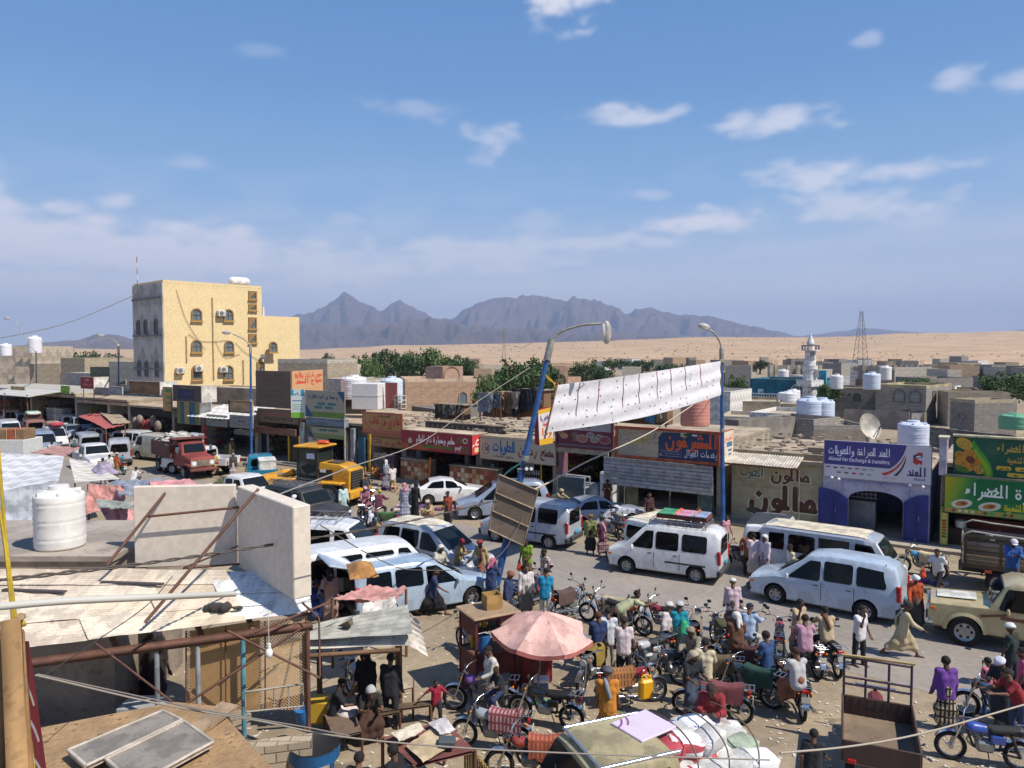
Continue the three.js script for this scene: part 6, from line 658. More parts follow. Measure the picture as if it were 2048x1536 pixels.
{const c=G(378,962);const hd=rad(-46),t=T('dump_truck','old red dump truck heaped with grey rubble sacks facing the camera','dump truck',c,hd),R=MG('#8f4038',.75),R2=MG('#6d3630',.8);t.translateX(-1.2);t.translateZ(-.9);t.position.y=0;
const cab=[[1.25,.75,1.25,1.32,.6,.75,.7],[1.15,.7,1.38,1.45,.82,.8,.74],[-.1,.7,1.5,1.6,.86,.84,.78],[-.35,.7,1.5,2.2,.9,.88,.74],[-.6,.7,1.5,2.3,.9,.88,.76],[-1.5,.7,1.5,2.28,.9,.88,.76]];mk('cab',shell(cab,[.35],.46),R,t);for(const s of[-1,1]){nb().poly(chamf([[-.5,1.55],[-.58,2.12],[-1.3,2.12],[-1.3,1.55]],.06).map(([x,y])=>V(x,y,s*(widthAt(cab,x,y)+.01)))).mesh('side_window',CARGLASS,t);nb().rbox(.95,1.0,s*.9,.9,.16,.22,.05).mesh('fender',R,t);nb().cyl(V(1.27,1.1,s*.58),V(1.31,1.1,s*.58),.14,.14,14).mesh('headlight',LAMP,t);nb().box(1.26,1.08,s*.58,.05,.4,.4).mesh('headlight_surround',MF('#b5a890'),t);nb().rbox(-.2,1.9,s*1.1,.05,.35,.2,.02).mesh('mirror',CHROME,t);}
nb().poly([V(-.12,1.66,-.68),V(-.12,1.66,.68),V(-.36,2.2,.64),V(-.36,2.2,-.64)].map((q)=>q.add(V(.03,.02,0)))).mesh('windscreen',CARGLASS2,t);const g=nb();for(let i=0;i<6;i++)g.box(1.28,.92+i*.07,0,.05,.025,.72);g.mesh('grille',MF('#b9b09c'),t);nb().rbox(1.4,.68,0,.2,.2,1.8,.04).mesh('front_bumper',MG('#7a4a42'),t);
nb().box(-2.6,.85,0,5,.25,.8).mesh('chassis',BLACK,t);for(const s of[-1,1])nb().rbox(-3.4,1.7,s*1.08,3.6,1.0,.08,.02).mesh('bed_side',MG('#6d4a40'),t);nb().rbox(-1.62,1.85,0,.1,1.4,2.2).mesh('bed_front',R2,t);nb().rbox(-5.2,1.6,0,.08,.9,2.2).mesh('tailgate',R2,t);nb().box(-3.4,1.2,0,3.6,.08,2.1).mesh('bed_floor',R2,t);nb().box(-1.3,2.52,0,.9,.06,2.2).mesh('cab_guard',R2,t);for(const[x,s]of[[.35,1],[.35,-1],[-3.2,1],[-3.2,-1],[-4.3,1],[-4.3,-1]]){const w=wheelGroup(.46,.28,1);w.position.set(x,.46,s*.85);if(s<0)w.rotation.y=PI;t.add(w);}
const ld=T('rubble_load','heap of pale grey flattened sacks filling the red dump truck','load',toW(t,-3.3,1.7,0),hd);for(let i=0;i<60;i++){const x=rr(-1.5,1.6),z=rr(-.9,.9),y=.75*(1-x*x/4)*(1-z*z/1.6)+rr(-.1,.1)+.2;sack(ld,x,y,z,rr(.4,.9),rr(.08,.2),rr(.4,.7),MF(pick(['#b3ada4','#c4beb4','#9c978f','#cfcac0'])),rr(0,3),rr(-.4,.4));}}
vehicle('pickup','white pickup with long side rail parked behind the red dump truck',VW,{c:[400,893,1.85],hd:168});
const bluT=vehicle('pickup','turquoise blue pickup carrying a white cooler chest','#2a7896',{c:[520,907,1.88],hd:112});{const b=T('cooler_chest','white cooler chest on the turquoise pickup bed','chest',toW(bluT,-1.7,.76,.3),bluT.rotation.y);nb().rbox(0,.5,0,1.6,.9,1.0,.03).mesh('chest_body',MF('#d8d6cf',.6),b);nb().rbox(0,.98,0,1.64,.08,1.04,.02).mesh('lid',MF('#dedcd6',.6),b);for(const x of[-.4,.4])nb().box(x,.86,-.53,.05,.16,.04).box(x,.86,.53,.05,.16,.04).mesh('latch',M('#555'),b);}
{const p=G(722,1012),hd=rad(160),Y=MG('#d59a24',.6),DK=M('#2a2a28',.7),t=T('wheel_loader','yellow wheel loader with glazed cab, rear grille towards the street','wheel loader',V(p.x,0,p.z),hd);t.translateX(2.6);t.translateZ(0);
const hood=hull([V(-2.3,.9,-.75),V(-2.3,.9,.75),V(-2.35,2.0,-.72),V(-2.35,2.0,.72),V(-.3,.9,-.8),V(-.3,.9,.8),V(-.4,2.35,-.62),V(-.4,2.35,.62),V(-1.7,2.28,.66),V(-1.7,2.28,-.66)]);nb().at(hood).mesh('engine_hood',Y,t);nb().box(-1.1,2.36,0,.7,.03,.8,0,0,.04).mesh('vent_panel',M('#4a4038'),t);for(const s of[-1,1]){nb().box(-.9,1.75,s*.81,.9,.55,.03,s*.02).mesh('side_panel',DK,t);nb().box(-.75,1.95,s*.83,.35,.16,.02).mesh('badge',M('#d8d4c8'),t);}
nb().box(-2.36,1.45,0,.06,1.0,1.15).mesh('rear_grille',DK,t);const sl=nb();for(let i=0;i<7;i++)sl.box(-2.41,1.02+i*.14,0,.03,.03,1.1);sl.mesh('grille_slat',M('#555049'),t);nb().rbox(-2.45,.75,0,.45,.45,2.2,.05).mesh('counterweight',Y,t);
const cab=nb();for(const x of[-.3,.95])for(const z of[-.68,.68])cab.box(x,2.3,z,.12,1.7,.12);cab.mesh('cab_pillar',DK,t);nb().rbox(.3,3.2,0,1.75,.12,1.7,.05).mesh('cab_roof',Y,t);nb().box(.33,1.35,0,1.35,.4,1.45).mesh('cab_base',DK,t);const gl=M('#4a5856',.08,{transmission:.7,thickness:0});for(const z of[-.7,.7])nb().box(.33,2.35,z,1.15,1.45,.015).mesh('pane',gl,t);for(const x of[-.32,.97])nb().box(x,2.35,0,.015,1.45,1.25).mesh('pane',gl,t);nb().rbox(.2,1.8,0,.5,.6,.5).mesh('seat',DK,t);nb().rbox(-.1,3.36,.2,.7,.2,.3,.08).mesh('beacon',M('#d2542a',.5),t);nb().box(.1,2.7,-.73,.5,.3,.02).mesh('sticker',M('#c5ccd6'),t);
nb().box(1.3,1.0,0,2.2,.5,.9).mesh('front_frame',Y,t);for(const s of[-1,1]){nb().cyl(V(1.4,1.75,s*.45),V(3.0,.95,s*.45),.16,.14,6).mesh('lift_arm',Y,t);nb().rbox(-1.4,1.35,s*1.02,1.5,.12,.5,.04).rbox(1.7,1.4,s*1.02,1.4,.12,.5,.04).mesh('fender',Y,t);for(const x of[-1.4,1.7]){const w=wheelGroup(.68,.5,1);w.position.set(x,.68,s*1.02);if(s<0)w.rotation.y=PI;t.add(w);}}nb().cyl(V(1.3,1.6,0),V(2.9,1.4,0),.09,.07,8).mesh('ram',CHROME,t);
const bk=grid((a,b)=>{const q=lerp(-1.5,1.0,b);return V(3.35-.65*Math.cos(q),.95+.75*Math.sin(q),(a-.5)*2.5);},2,10);nb().at(bk).mesh('bucket',MG('#c58f2a',.7),t);for(const s of[-1,1])nb().at(hull([V(3.3,.2,s*1.25),V(2.75,.7,s*1.25),V(2.75,1.2,s*1.25),V(3.6,1.55,s*1.25),V(3.3,.2,s*1.22),V(2.75,.7,s*1.22),V(2.75,1.2,s*1.22),V(3.6,1.55,s*1.22)])).mesh('bucket_side',MG('#d59a24'),t);const ld=nb().cyl(V(-2.3,.9,1.0),V(-2.3,2.0,1.0),.03).cyl(V(-1.9,.9,1.0),V(-1.9,2.0,1.0),.03);for(let i=0;i<4;i++)ld.box(-2.1,1.0+i*.26,1.0,.4,.03,.05);ld.mesh('ladder',Y,t);}
{const c=G(1915,1178),hd=rad(-32),t=T('stake_truck','weathered lorry bed with slatted wooden sides at the green restaurant','truck',V(c.x,0,c.z),hd);t.translateX(2.1);t.translateZ(-.9);const W=['#75684f','#86775c','#695c48','#7d7058','#8a7a70'];nb().box(.2,.92,0,4.4,.14,2.0).mesh('bed_floor',MG('#5e4d3c'),t);nb().box(.4,.66,0,5,.22,.7).mesh('chassis',BLACK,t);for(const s of[-1,1]){for(let j=0;j<5;j++)nb().rbox(.2,1.06+j*.17,s*1.0,4.3,.13,.05,.01,0,0,rr(-.008,.008)).mesh('plank',MG(W[j]),t);for(const x of[-1.9,-.85,.2,1.25,2.3])nb().box(x,1.38,s*1.04,.08,.95,.05).mesh('stake',MG('#55483a'),t);nb().tube([V(-2.0,1.75,s*1.0),V(-1.9,2.1,s*1.0),V(-1.0,2.1,s*1.0),V(2.3,1.95,s*1.0)],.035,6).mesh('rail',MF('#b8b4a8',.5),t);for(const x of[-.9,3.4]){const w=wheelGroup(.4,.26,1);w.position.set(x,.4,s*.85);if(s<0)w.rotation.y=PI;t.add(w);}}for(let j=0;j<4;j++)nb().rbox(-2.0,1.06+j*.2,0,.06,.16,1.9,.01).mesh('plank',MG(W[j]),t);nb().rbox(-2.02,.78,0,.08,.14,1.9,.02).mesh('tail_beam',MG('#6d6258'),t);nb().rbox(-1.2,.8,1.02,.22,.12,.06,.02).mesh('reflector',M('#c8553f'),t);const cab=KIND.pickup.st.slice(2).map((s)=>[s[0]+3.3,...s.slice(1)]);mk('cab',shell(cab,[],.4),dustC('#8f8a7a'),t);}
const nearP=vehicle('cruiser','dusty beige pickup heaped with white sacks, its flaking roof towards the camera','#a59a76',{c:[1222,1482,1.96],hd:201},{dusty:1});
{const flk=MG('#5f564a',.9),bar=nb().cyl(V(.55,1.96,.68),V(-.9,1.96,.68),.035,.035,8).cyl(V(.55,1.96,-.68),V(-.9,1.96,-.68),.035,.035,8).cyl(V(.55,1.96,-.68),V(.55,1.96,.68),.03,.03,8);bar.mesh('roof_rail',CHROME,nearP);for(const[x,z,w,d]of[[.1,.3,.35,.05],[-.2,.1,.2,.1],[.15,-.1,.12,.1],[-.5,.35,.3,.06]])nb().box(x,1.908,z,w,.012,d).mesh('flaked_patch',flk,nearP);const bd=T('printed_board','white board with purple print lying on the beige pickup roof','board',toW(nearP,-.75,1.99,.2),nearP.rotation.y+.25);nb().rbox(0,0,0,.85,.04,.75,.01).mesh('board',canvasMat(128,128,(c,w,h)=>{c.fillStyle='#cdbfd2';c.fillRect(0,0,w,h);c.strokeStyle='#7a4a86';c.lineWidth=5;for(let i=0;i<4;i++){c.beginPath();c.arc(64,64,14+i*14,rr(0,3),rr(3,6));c.stroke();}}),bd);
const S2=T('sack_load','big heap of white, green striped and printed sacks tied on the beige pickup','sacks',toW(nearP,-1.75,.8,0),nearP.rotation.y);const prn=(q,t1)=>canvasMat(128,128,(c,w,h)=>{c.fillStyle='#d9dadc';c.fillRect(0,0,w,h);c.fillStyle=q;c.fillRect(0,0,w,12);c.fillRect(0,70,w,8);c.beginPath();c.arc(40,42,20,0,7);c.fill();arab(c,'ارز',122,50,26,q,2.4);arab(c,'سكر',122,116,26,q,2.4);c.fillStyle='#fff';c.font='bold 18px sans-serif';c.fillText(t1,30,49);},{dirt:.25,rough:.85});const ms=[MF('#d6d5d2',.9),MF('#cbcac8',.9),MF('#9fae98',.8),MF('#b84a55',.7),MF('#5f6ea8',.7),MF('#d8c9cb',.7)];
const pr2=[prn('#3f6a9a','50'),prn('#3f8f6a','50'),prn('#a8454f','40')];const rows=[[0,.28],[0,.7],[0,1.05]];let q=0;for(let j=0;j<4;j++)for(let i=0;i<4;i++)for(let k=0;k<4;k++){if(j===3&&(k%3===0||i===3))continue;q++;const m=sack(S2,.68-i*.47+(j%2)*.14+rr(-.08,.08),.17+j*.24+rr(-.04,.05),(k-1.5)*.44+rr(-.07,.07),.66,.33,.5,j>1?(q%3===0?pr2[(q/3|0)%3]:ms[[0,1,2,0,1,3,2,4,0,1,5][q%11]]):ms[q%2],rr(-.4,.4),rr(-.2,.2));}for(let i=0;i<3;i++)nb().tube([V(.7-i*.6,.3,.95),V(.6-i*.6,1.05,.8),V(.5-i*.6,1.2,0),V(.6-i*.6,1.05,-.8),V(.7-i*.6,.3,-.95)],.014,5).mesh('cord',M('#6a5a4a'),S2);}
{const c=G(1757,1478,.75);c.y=0;const t=T('cargo_tricycle','empty cargo tricycle with rusty open bed and purple rail frame, seen from behind','tricycle',c,rad(66)),IR=MG('#4e3a34',.8),PU=MF('#43324a',.6);nb().box(0,.68,0,2.0,.06,1.3).mesh('bed_floor',MG('#8a7762'),t);for(const s of[-1,1])nb().rbox(0,.9,s*.66,2.05,.42,.04,.01).mesh('bed_side',IR,t);nb().rbox(1.0,.9,0,.04,.42,1.3,.01).mesh('bed_front',MG('#5a443a'),t);for(let i=0;i<9;i++)nb().box(.975,.9,-.6+i*.15,.02,.4,.03).mesh('rib',IR,t);nb().rbox(-1.02,.9,0,.04,.42,1.3,.01).mesh('tailgate',IR,t);
const r=nb(),f=(x,y,z,x2,y2,z2,q=.025)=>r.cyl(V(x,y,z),V(x2,y2,z2),q,q,6);for(const z of[-.64,.64])f(1.0,1.1,z,1.0,1.95,z);for(const y of[1.35,1.5,1.92])f(1.0,y,-.64,1.0,y,.64);for(const z of[-.22,.22]){f(1.0,1.1,z,1.0,1.5,z);f(1.0,1.55,z,1.0,1.92,z);}r.mesh('rail_frame',PU,t);const wd=T('wooden_batten','pale wooden batten lying across the tricycle rail frame','batten',toW(t,1.02,1.97,0),rad(66));nb().box(0,0,0,.06,.04,1.4,.05).mesh('batten',MF('#b39a6a'),wd);
for(const s of[-1,1]){const w=wheelGroup(.3,.16,1);w.position.set(-.4,.3,s*.52);if(s<0)w.rotation.y=PI;t.add(w);}const fw=wheelGroup(.29,.12,1);fw.position.set(2.1,.29,.06);t.add(fw);nb().cyl(V(2.05,.35,0),V(1.75,1.05,0),.04).box(1.3,.55,0,1.5,.1,.2).mesh('fork',BLACK,t);nb().cyl(V(1.75,1.08,-.4),V(1.75,1.08,.4),.02).mesh('handlebar',CHROME,t);nb().rbox(1.55,.85,0,.5,.28,.3,.08).mesh('fuel_tank',M('#6a2f30',.4),t);nb().rbox(1.2,.88,0,.45,.1,.5,.04).mesh('seat',M('#2b2a2c',.8),t);for(const s of[-1,1])nb().rbox(-1.05,.72,s*.5,.04,.1,.16,.02).mesh('tail_light',REDL,t);}
function surf(f,lo,hi,c){
const n=[0,1,2].map((i)=>Math.ceil((hi[i]-lo[i])/c)+1),[X,Y,Z]=n,F=new Float32Array(X*Y*Z),at=(i,j,k)=>(k*Y+j)*X+i;for(let k=0;k<Z;k++)for(let j=0;j<Y;j++)for(let i=0;i<X;i++)F[at(i,j,k)]=f(lo[0]+i*c,lo[1]+j*c,lo[2]+k*c);
const id=new Int32Array(X*Y*Z).fill(-1),p=[],ix=[],D=[1,X,X*Y];
for(let k=0;k<Z-1;k++)for(let j=0;j<Y-1;j++)for(let i=0;i<X-1;i++){const o=at(i,j,k);let s=0,x=0,y=0,z=0;const ed=(a,b,ax,ay,az,bx,by,bz)=>{const u=F[a],v=F[b];if((u<0)!==(v<0)){const t=u/(u-v);s++;x+=ax+(bx-ax)*t;y+=ay+(by-ay)*t;z+=az+(bz-az)*t;}};
for(let q=0;q<4;q++){const a=q&1,b=q>>1;ed(o+a*X+b*X*Y,o+a*X+b*X*Y+1,0,a,b,1,a,b);ed(o+a+b*X*Y,o+a+b*X*Y+X,a,0,b,a,1,b);ed(o+a+b*X,o+a+b*X+X*Y,a,b,0,a,b,1);}
if(s){id[o]=p.length/3;p.push(lo[0]+(i+x/s)*c,lo[1]+(j+y/s)*c,lo[2]+(k+z/s)*c);}}
for(let k=1;k<Z-1;k++)for(let j=1;j<Y-1;j++)for(let i=1;i<X-1;i++){const o=at(i,j,k);for(let a=0;a<3;a++){const u=F[o]<0,v=F[o+D[a]]<0;if(u===v)continue;const b=D[(a+1)%3],d=D[(a+2)%3],q=[id[o],id[o-b],id[o-b-d],id[o-d]];if(q.some((e)=>e<0))continue;u?ix.push(q[0],q[1],q[2],q[0],q[2],q[3]):ix.push(q[0],q[2],q[1],q[0],q[3],q[2]);}}
const g=new THREE.BufferGeometry();g.setAttribute('position',new THREE.Float32BufferAttribute(p,3));g.setIndex(ix);g.computeVertexNormals();return g;
}
const capD=(x,y,z,b)=>{const[A,Bb,ra,rb]=b,dx=Bb.x-A.x,dy=Bb.y-A.y,dz=Bb.z-A.z,px=x-A.x,py=y-A.y,pz=z-A.z,t=Math.max(0,Math.min(1,(px*dx+py*dy+pz*dz)/(dx*dx+dy*dy+dz*dz+1e-9))),qx=px-dx*t,qy=py-dy*t,qz=pz-dz*t;return Math.sqrt(qx*qx+qy*qy+qz*qz)-ra-(rb-ra)*t;};
const smin=(a,b,k)=>{const h=Math.max(k-Math.abs(a-b),0)/k;return Math.min(a,b)-h*h*k*.25;};
function bones(bs,k,c,wr=0,cut){const lo=[9,9,9],hi=[-9,-9,-9];for(const[a,b,r,q]of bs)for(const[v,e]of[[a,r],[b,q]])['x','y','z'].forEach((n,i)=>{lo[i]=Math.min(lo[i],v[n]-e-.06);hi[i]=Math.max(hi[i],v[n]+e+.06);});return surf((x,y,z)=>{let d=9;for(const b of bs)d=smin(d,capD(x,y,z,b),k);if(wr)d+=wr*(fbm(x*13+z*9+3,y*8+z*5,0,2)-.5)*2;return cut?Math.max(d,cut(x,y,z)):d;},lo,hi,c);}
const HEAD=surf((x,y,z)=>{let d=Math.hypot(x/.92,y-.025,(z+.008)/1.08)-.094;d=smin(d,capD(x,y,z,[V(0,-.03,.035),V(0,-.075,.052),.055,.036]),.05);d=smin(d,capD(x,y,z,[V(0,.005,.095),V(0,-.022,.112),.009,.014]),.022);for(const s of[-1,1]){d=smin(d,Math.hypot((x-s*.09)*2,y+.005,z+.005)-.03,.012);d=Math.max(d,-(Math.hypot(x-s*.035,y-.012,z-.108)-.018));}return smin(d,capD(x,y,z,[V(0,-.07,-.02),V(0,-.16,-.03),.055,.058]),.03);},[-.14,-.2,-.16],[.14,.16,.16],.0105);
const HAND=(()=>{const b=nb();b.at(hull([V(-.04,0,.014),V(.04,0,.014),V(-.042,-.09,.012),V(.042,-.09,.012),V(-.032,0,-.014),V(.032,0,-.014),V(-.04,-.09,-.014),V(.04,-.09,-.014)]));[[-.032,.06,0],[-.011,.075,0],[.011,.072,0],[.032,.055,0]].forEach(([x,l])=>b.cyl(V(x,-.085,0),V(x,-.085-l*.55,.012),.011,.009,5).cyl(V(x,-.085-l*.55,.012),V(x*.95,-.085-l,.038),.009,.007,5));b.cyl(V(.038,-.025,.005),V(.062,-.06,.02),.012,.01,5).cyl(V(.062,-.06,.02),V(.058,-.085,.035),.01,.008,5);return b.geo();})();
const POSE={
stand:[2,0,[8,0],[6,7,14,0],[4,7,14,0],[2,4,4],[-2,4,2]],stand2:[4,8,[18,20],[10,9,60,20],[2,8,12,0],[6,5,8],[-4,4,2]],front:[6,0,[25,0],[32,6,75,30],[34,6,70,30],[3,5,5],[-2,4,2]],phone:[3,5,[12,12],[8,6,16,0],[52,12,118,20],[4,4,4],[-3,4,2]],back:[2,0,[6,-15],[-28,10,40,30],[-28,10,40,30],[2,4,2],[-1,4,2]],
walk:[5,6,[6,0],[-22,8,22,0],[26,8,24,0],[24,3,8],[-20,3,24]],stride:[8,8,[10,0],[-30,12,28,0],[34,10,30,0],[33,3,6],[-28,3,22]],run:[8,8,[4,0],[20,48,30,0],[-10,52,30,0],[30,5,40],[-14,5,35]],bend:[62,0,[-20,0],[60,10,20,15],[70,10,24,15],[-4,6,6],[8,6,10]],lean:[28,0,[10,0],[48,8,40,20],[44,8,44,20],[0,6,6],[6,5,10]],
ride:[14,0,[8,0],[52,14,28,6],[52,14,28,6],[62,17,82],[62,17,82],.84],ride2:[10,0,[12,25],[30,8,60,18],[30,8,55,18],[64,16,84],[60,18,80],.86],bench:[26,0,[22,0],[48,10,60,24],[44,10,70,24],[76,9,84],[70,14,66],.46],hand:[14,0,[14,20],[40,10,110,26],[36,10,50,20],[78,8,86],[72,10,78],.46],squat:[26,0,[10,0],[50,14,40,26],[52,14,46,26],[104,15,138],[100,17,136],.24],cross:[16,0,[32,0],[36,10,66,34],[34,10,70,34],[70,42,112],[70,42,116],.12],
};
const poseC={};
function posed(name){
if(poseC[name])return poseC[name];const[lean,tw,hd,aL,aR,lL,lR,seat]=POSE[name],r=rad,up=V(0,Math.cos(r(lean)),Math.sin(r(lean))),fwd=V(0,-Math.sin(r(lean)),Math.cos(r(lean))),rt=V(Math.cos(r(tw)),0,-Math.sin(r(tw)));
const P0=V(0,.9,0),on=(a,b=0,c=0)=>P0.clone().addScaledVector(up,a).addScaledVector(rt,b).addScaledVector(fwd,c),J={p:P0,ch:on(.3),nk:on(.5),hc:null};
const dirOf=(p,s,o)=>V(s*Math.sin(r(o)),-Math.cos(r(p))*Math.cos(r(o)),Math.sin(r(p))*Math.cos(r(o)));
const arm=(s,[p,o,e,inw])=>{const sh=on(.45,s*.175),q=p+lean*.0,el=sh.clone().addScaledVector(dirOf(q,s,o),.28),wr=el.clone().addScaledVector(dirOf(q+e,s,o-inw),.25);return[sh,el,wr,dirOf(q+e,s,o-inw)];};
const leg=(s,[p,o,k])=>{const hp=V(s*.095,.88,0),kn=hp.clone().addScaledVector(dirOf(p,s,o),.42),an=kn.clone().addScaledVector(dirOf(p-k,s,o*.3),.41);return[hp,kn,an];};
J.A=[arm(-1,aR),arm(1,aL)];J.L=[leg(-1,lR),leg(1,lL)];const low=Math.min(...J.L.map((l)=>l[2].y))-.075,sh=seat===undefined?-low:seat>.3?seat-.8:-low,all=[J.p,J.ch,J.nk,...J.A.flatMap((a)=>a.slice(0,3)),...J.L.flat()];for(const q of all)q.y+=sh;
const hp=r(hd[0]+lean*.45),hy=r(hd[1]);J.hd=new THREE.Matrix4().makeRotationFromEuler(new THREE.Euler(hp,hy,0,'YXZ'));J.hc=J.nk.clone().add(V(0,.155,.02).applyAxisAngle(V(1,0,0),hp*.9));J.hd.setPosition(J.hc);J.top=J.hc.y+.125;J.rt=rt;J.up=up;J.fwd=fwd;J.on=(a,b=0,c=0)=>on(a,b,c).add(V(0,0,0));J.sh=sh;
const tor=(e,lowr=0)=>[-1,1].flatMap((s)=>[[J.p.clone().addScaledVector(rt,s*.055).addScaledVector(up,lowr),J.ch.clone().addScaledVector(rt,s*.065),.095+e+(lowr?.02:0),.098+e],[J.ch.clone().addScaledVector(rt,s*.065),J.nk.clone().addScaledVector(up,-.075).addScaledVector(rt,s*.085),.098+e,.062+e*.7]]);
const bs=[...tor(0),[J.nk.clone().addScaledVector(up,-.08),J.hc.clone().add(V(0,-.07,-.02)),.056,.05]];for(const a of J.A)bs.push([J.nk.clone().lerp(a[0],.3).addScaledVector(up,-.05),a[0],.05,.052],[a[0],a[1],.048,.038],[a[1],a[2],.038,.026]);for(const l of J.L)bs.push([l[0],l[1],.082,.056],[l[1],l[1].clone().lerp(l[2],.4),.053,.054],[l[1].clone().lerp(l[2],.4),l[2],.054,.034],[l[2].clone().add(V(0,-.035,-.03)),l[2].clone().add(V(0,-.05,.13)),.034,.026]);
const body=nb().at(bones(bs,.035,.021));body.c=new Array(body.p.length).fill(1);const n0=body.p.length;body.g(HEAD,J.hd);
{const h=HEAD.attributes.position.array,ix=HEAD.index.array;for(let i=0;i<ix.length;i++){const x=h[ix[i]*3],y=h[ix[i]*3+1],z=h[ix[i]*3+2],eye=Math.hypot(Math.abs(x)-.035,(y-.012)*1.4)<.017&&z>.05,br=Math.abs(y-.04)<.007&&Math.abs(Math.abs(x)-.035)<.022&&z>.06,li=Math.abs(y+.052)<.008&&Math.abs(x)<.026&&z>.06,be=y<-.045&&z>.0&&!li&&Math.abs(x)<.07&&y>-.115;const c=eye?[.2,.17,.16]:br||be?[.3,.26,.24]:li?[1,.62,.6]:[1,1,1];body.c.push(...c);}}
for(const[i,a]of J.A.entries()){const q=new THREE.Quaternion().setFromUnitVectors(V(0,-1,0),a[3].clone().normalize());body.g(HAND,new THREE.Matrix4().compose(a[2],q,V(i?-1:1,1,1)));while(body.c.length<body.p.length)body.c.push(1,1,1);}
J.body=body.geo();const arms=(e,lg)=>J.A.flatMap((a)=>[[J.nk.clone().lerp(a[0],.35).addScaledVector(up,-.06),a[0],.058+e,.058+e],[a[0],a[0].clone().lerp(a[1],lg?1:.72),.056+e,.05+e],...(lg?[[a[1],a[1].clone().lerp(a[2],.92),.05+e,.038+e]]:[])]);
J.shirt=(lg)=>J['s'+lg]??=nb().at(bones([...tor(.022,seat>.3||lean>40?-.06:-.12),...arms(.012,lg)],.04,.021,.012)).geo();
J.lower=(ty)=>J['l'+ty]??=(()=>{const L=J.L,m=(f)=>L.map((l)=>f<1?l[0].clone().lerp(l[1],f):l[1].clone().lerp(l[2],f-1));if(ty==='t')return nb().at(bones([[L[0][0].clone().add(V(.03,.06,0)),L[1][0].clone().add(V(-.03,.06,0)),.1,.1],...L.flatMap((l)=>[[l[0],l[1],.1,.074],[l[1],l[1].clone().lerp(l[2],.93),.074,.06]])],.03,.021,.008)).geo();
const e=ty==='f'?1.55:1.97,[a,b]=m(e),[ka,kb]=m(.95),hm=L[0][0].clone().lerp(L[1][0],.5).add(V(0,.08,0)),kc=ka.clone().lerp(kb,.5),c=a.clone().lerp(b,.5),fl=ty==='f'?.1:.14;return nb().at(bones([[hm,ka,.12,.11],[hm,kb,.12,.11],[hm,kc,.13,.12],[ka,a,.11,fl],[kb,b,.11,fl],[kc,c,.12,fl],[ka,kb,.11,.11],[a.clone().lerp(ka,.1),b.clone().lerp(kb,.1),fl*.9,fl*.9],...(ty==='d'?tor(.05):[])],.06,.023,.014)).geo();})();
return poseC[name]=J;
}
const HG={
h:()=>surf((x,y,z)=>Math.max(Math.hypot(x/.95,y-.028,(z+.014)/1.06)-.106+.008*fbm(x*40,z*40+y*30,0,2),.02-y+z*.62+Math.max(0,z)*.25),[-.16,-.14,-.17],[.16,.18,.17],.012),
t:()=>surf((x,y,z)=>{let d=9;for(let i=0;i<4;i++){const a=i*1.1,ty=.045+i*.018,c=Math.cos(a)*.12,s=Math.sin(a)*.12;const ry=y-ty-x*c-z*s,q=Math.hypot(x,z/1.1)-(.092-i*.012);d=smin(d,Math.hypot(q,ry)-.03,.015);}return smin(d,Math.hypot(x,(y-.06)*1.3,z)-.1,.03);},[-.17,-.03,-.18],[.17,.18,.18],.013),
s:()=>surf((x,y,z)=>{let d=Math.max(Math.hypot(x,y-.03,(z+.012)/1.08)-.116,-y-.02+z*1.3-.03*0);d=smin(d,capD(x,y,z,[V(.02,.03,-.1),V(.05,-.26,-.14),.05,.04]),.05);d=smin(d,capD(x,y,z,[V(-.05,-.02,-.09),V(-.06,-.2,-.12),.045,.03]),.05);return d+.01*(fbm(x*22+9,y*14+z*9,0,2)-.5);},[-.2,-.36,-.25],[.2,.2,.2],.015),
c:()=>nb().at(new THREE.SphereGeometry(.112,16,8,0,7,0,1.5),0,.035,-.008,0,0,0,.95,.85,1.05).at(new THREE.CylinderGeometry(.085,.09,.012,14,1,false,-1.2,2.4),0,.045,.075).geo(),
v:()=>surf((x,y,z)=>{let d=Math.max(Math.hypot(x,y-.02,z+.01)-.122,-(Math.hypot(x/1.3,(y-.005)*1.0,z-.13)-.062));d=smin(d,capD(x,y,z,[V(0,-.08,-.02),V(0,-.24,-.04),.1,.17]),.06);return Math.max(d,-(Math.hypot(x/1.5,y-.008,z-.125)-.045))+.008*(fbm(x*20,y*15+z*7,0,2)-.5);},[-.26,-.5,-.26],[.26,.2,.24],.016),
};
const hgC={};const hairM=M('#17130f',.9),SKINS=['#5d4233','#6b4c3a','#523a2d','#745543'],SANDAL=M('#3a2a22',.8);
const stripe=(a,b,n=8)=>new THREE.MeshStandardMaterial({roughness:.95,side:THREE.DoubleSide,map:rep(texN(64,64,(u,v)=>{const c1=C(a).convertLinearToSRGB(),c2=C(b).convertLinearToSRGB(),q=(Math.floor(u*n)%2)||(Math.floor(v*n)%4===0)?c1:c2;return[q.r,q.g,q.b];}),3)});
const CL={};const clothM=(c)=>CL[c]??=c.includes('|')?stripe(...c.split('|')):M(c,.92,{map:fine});
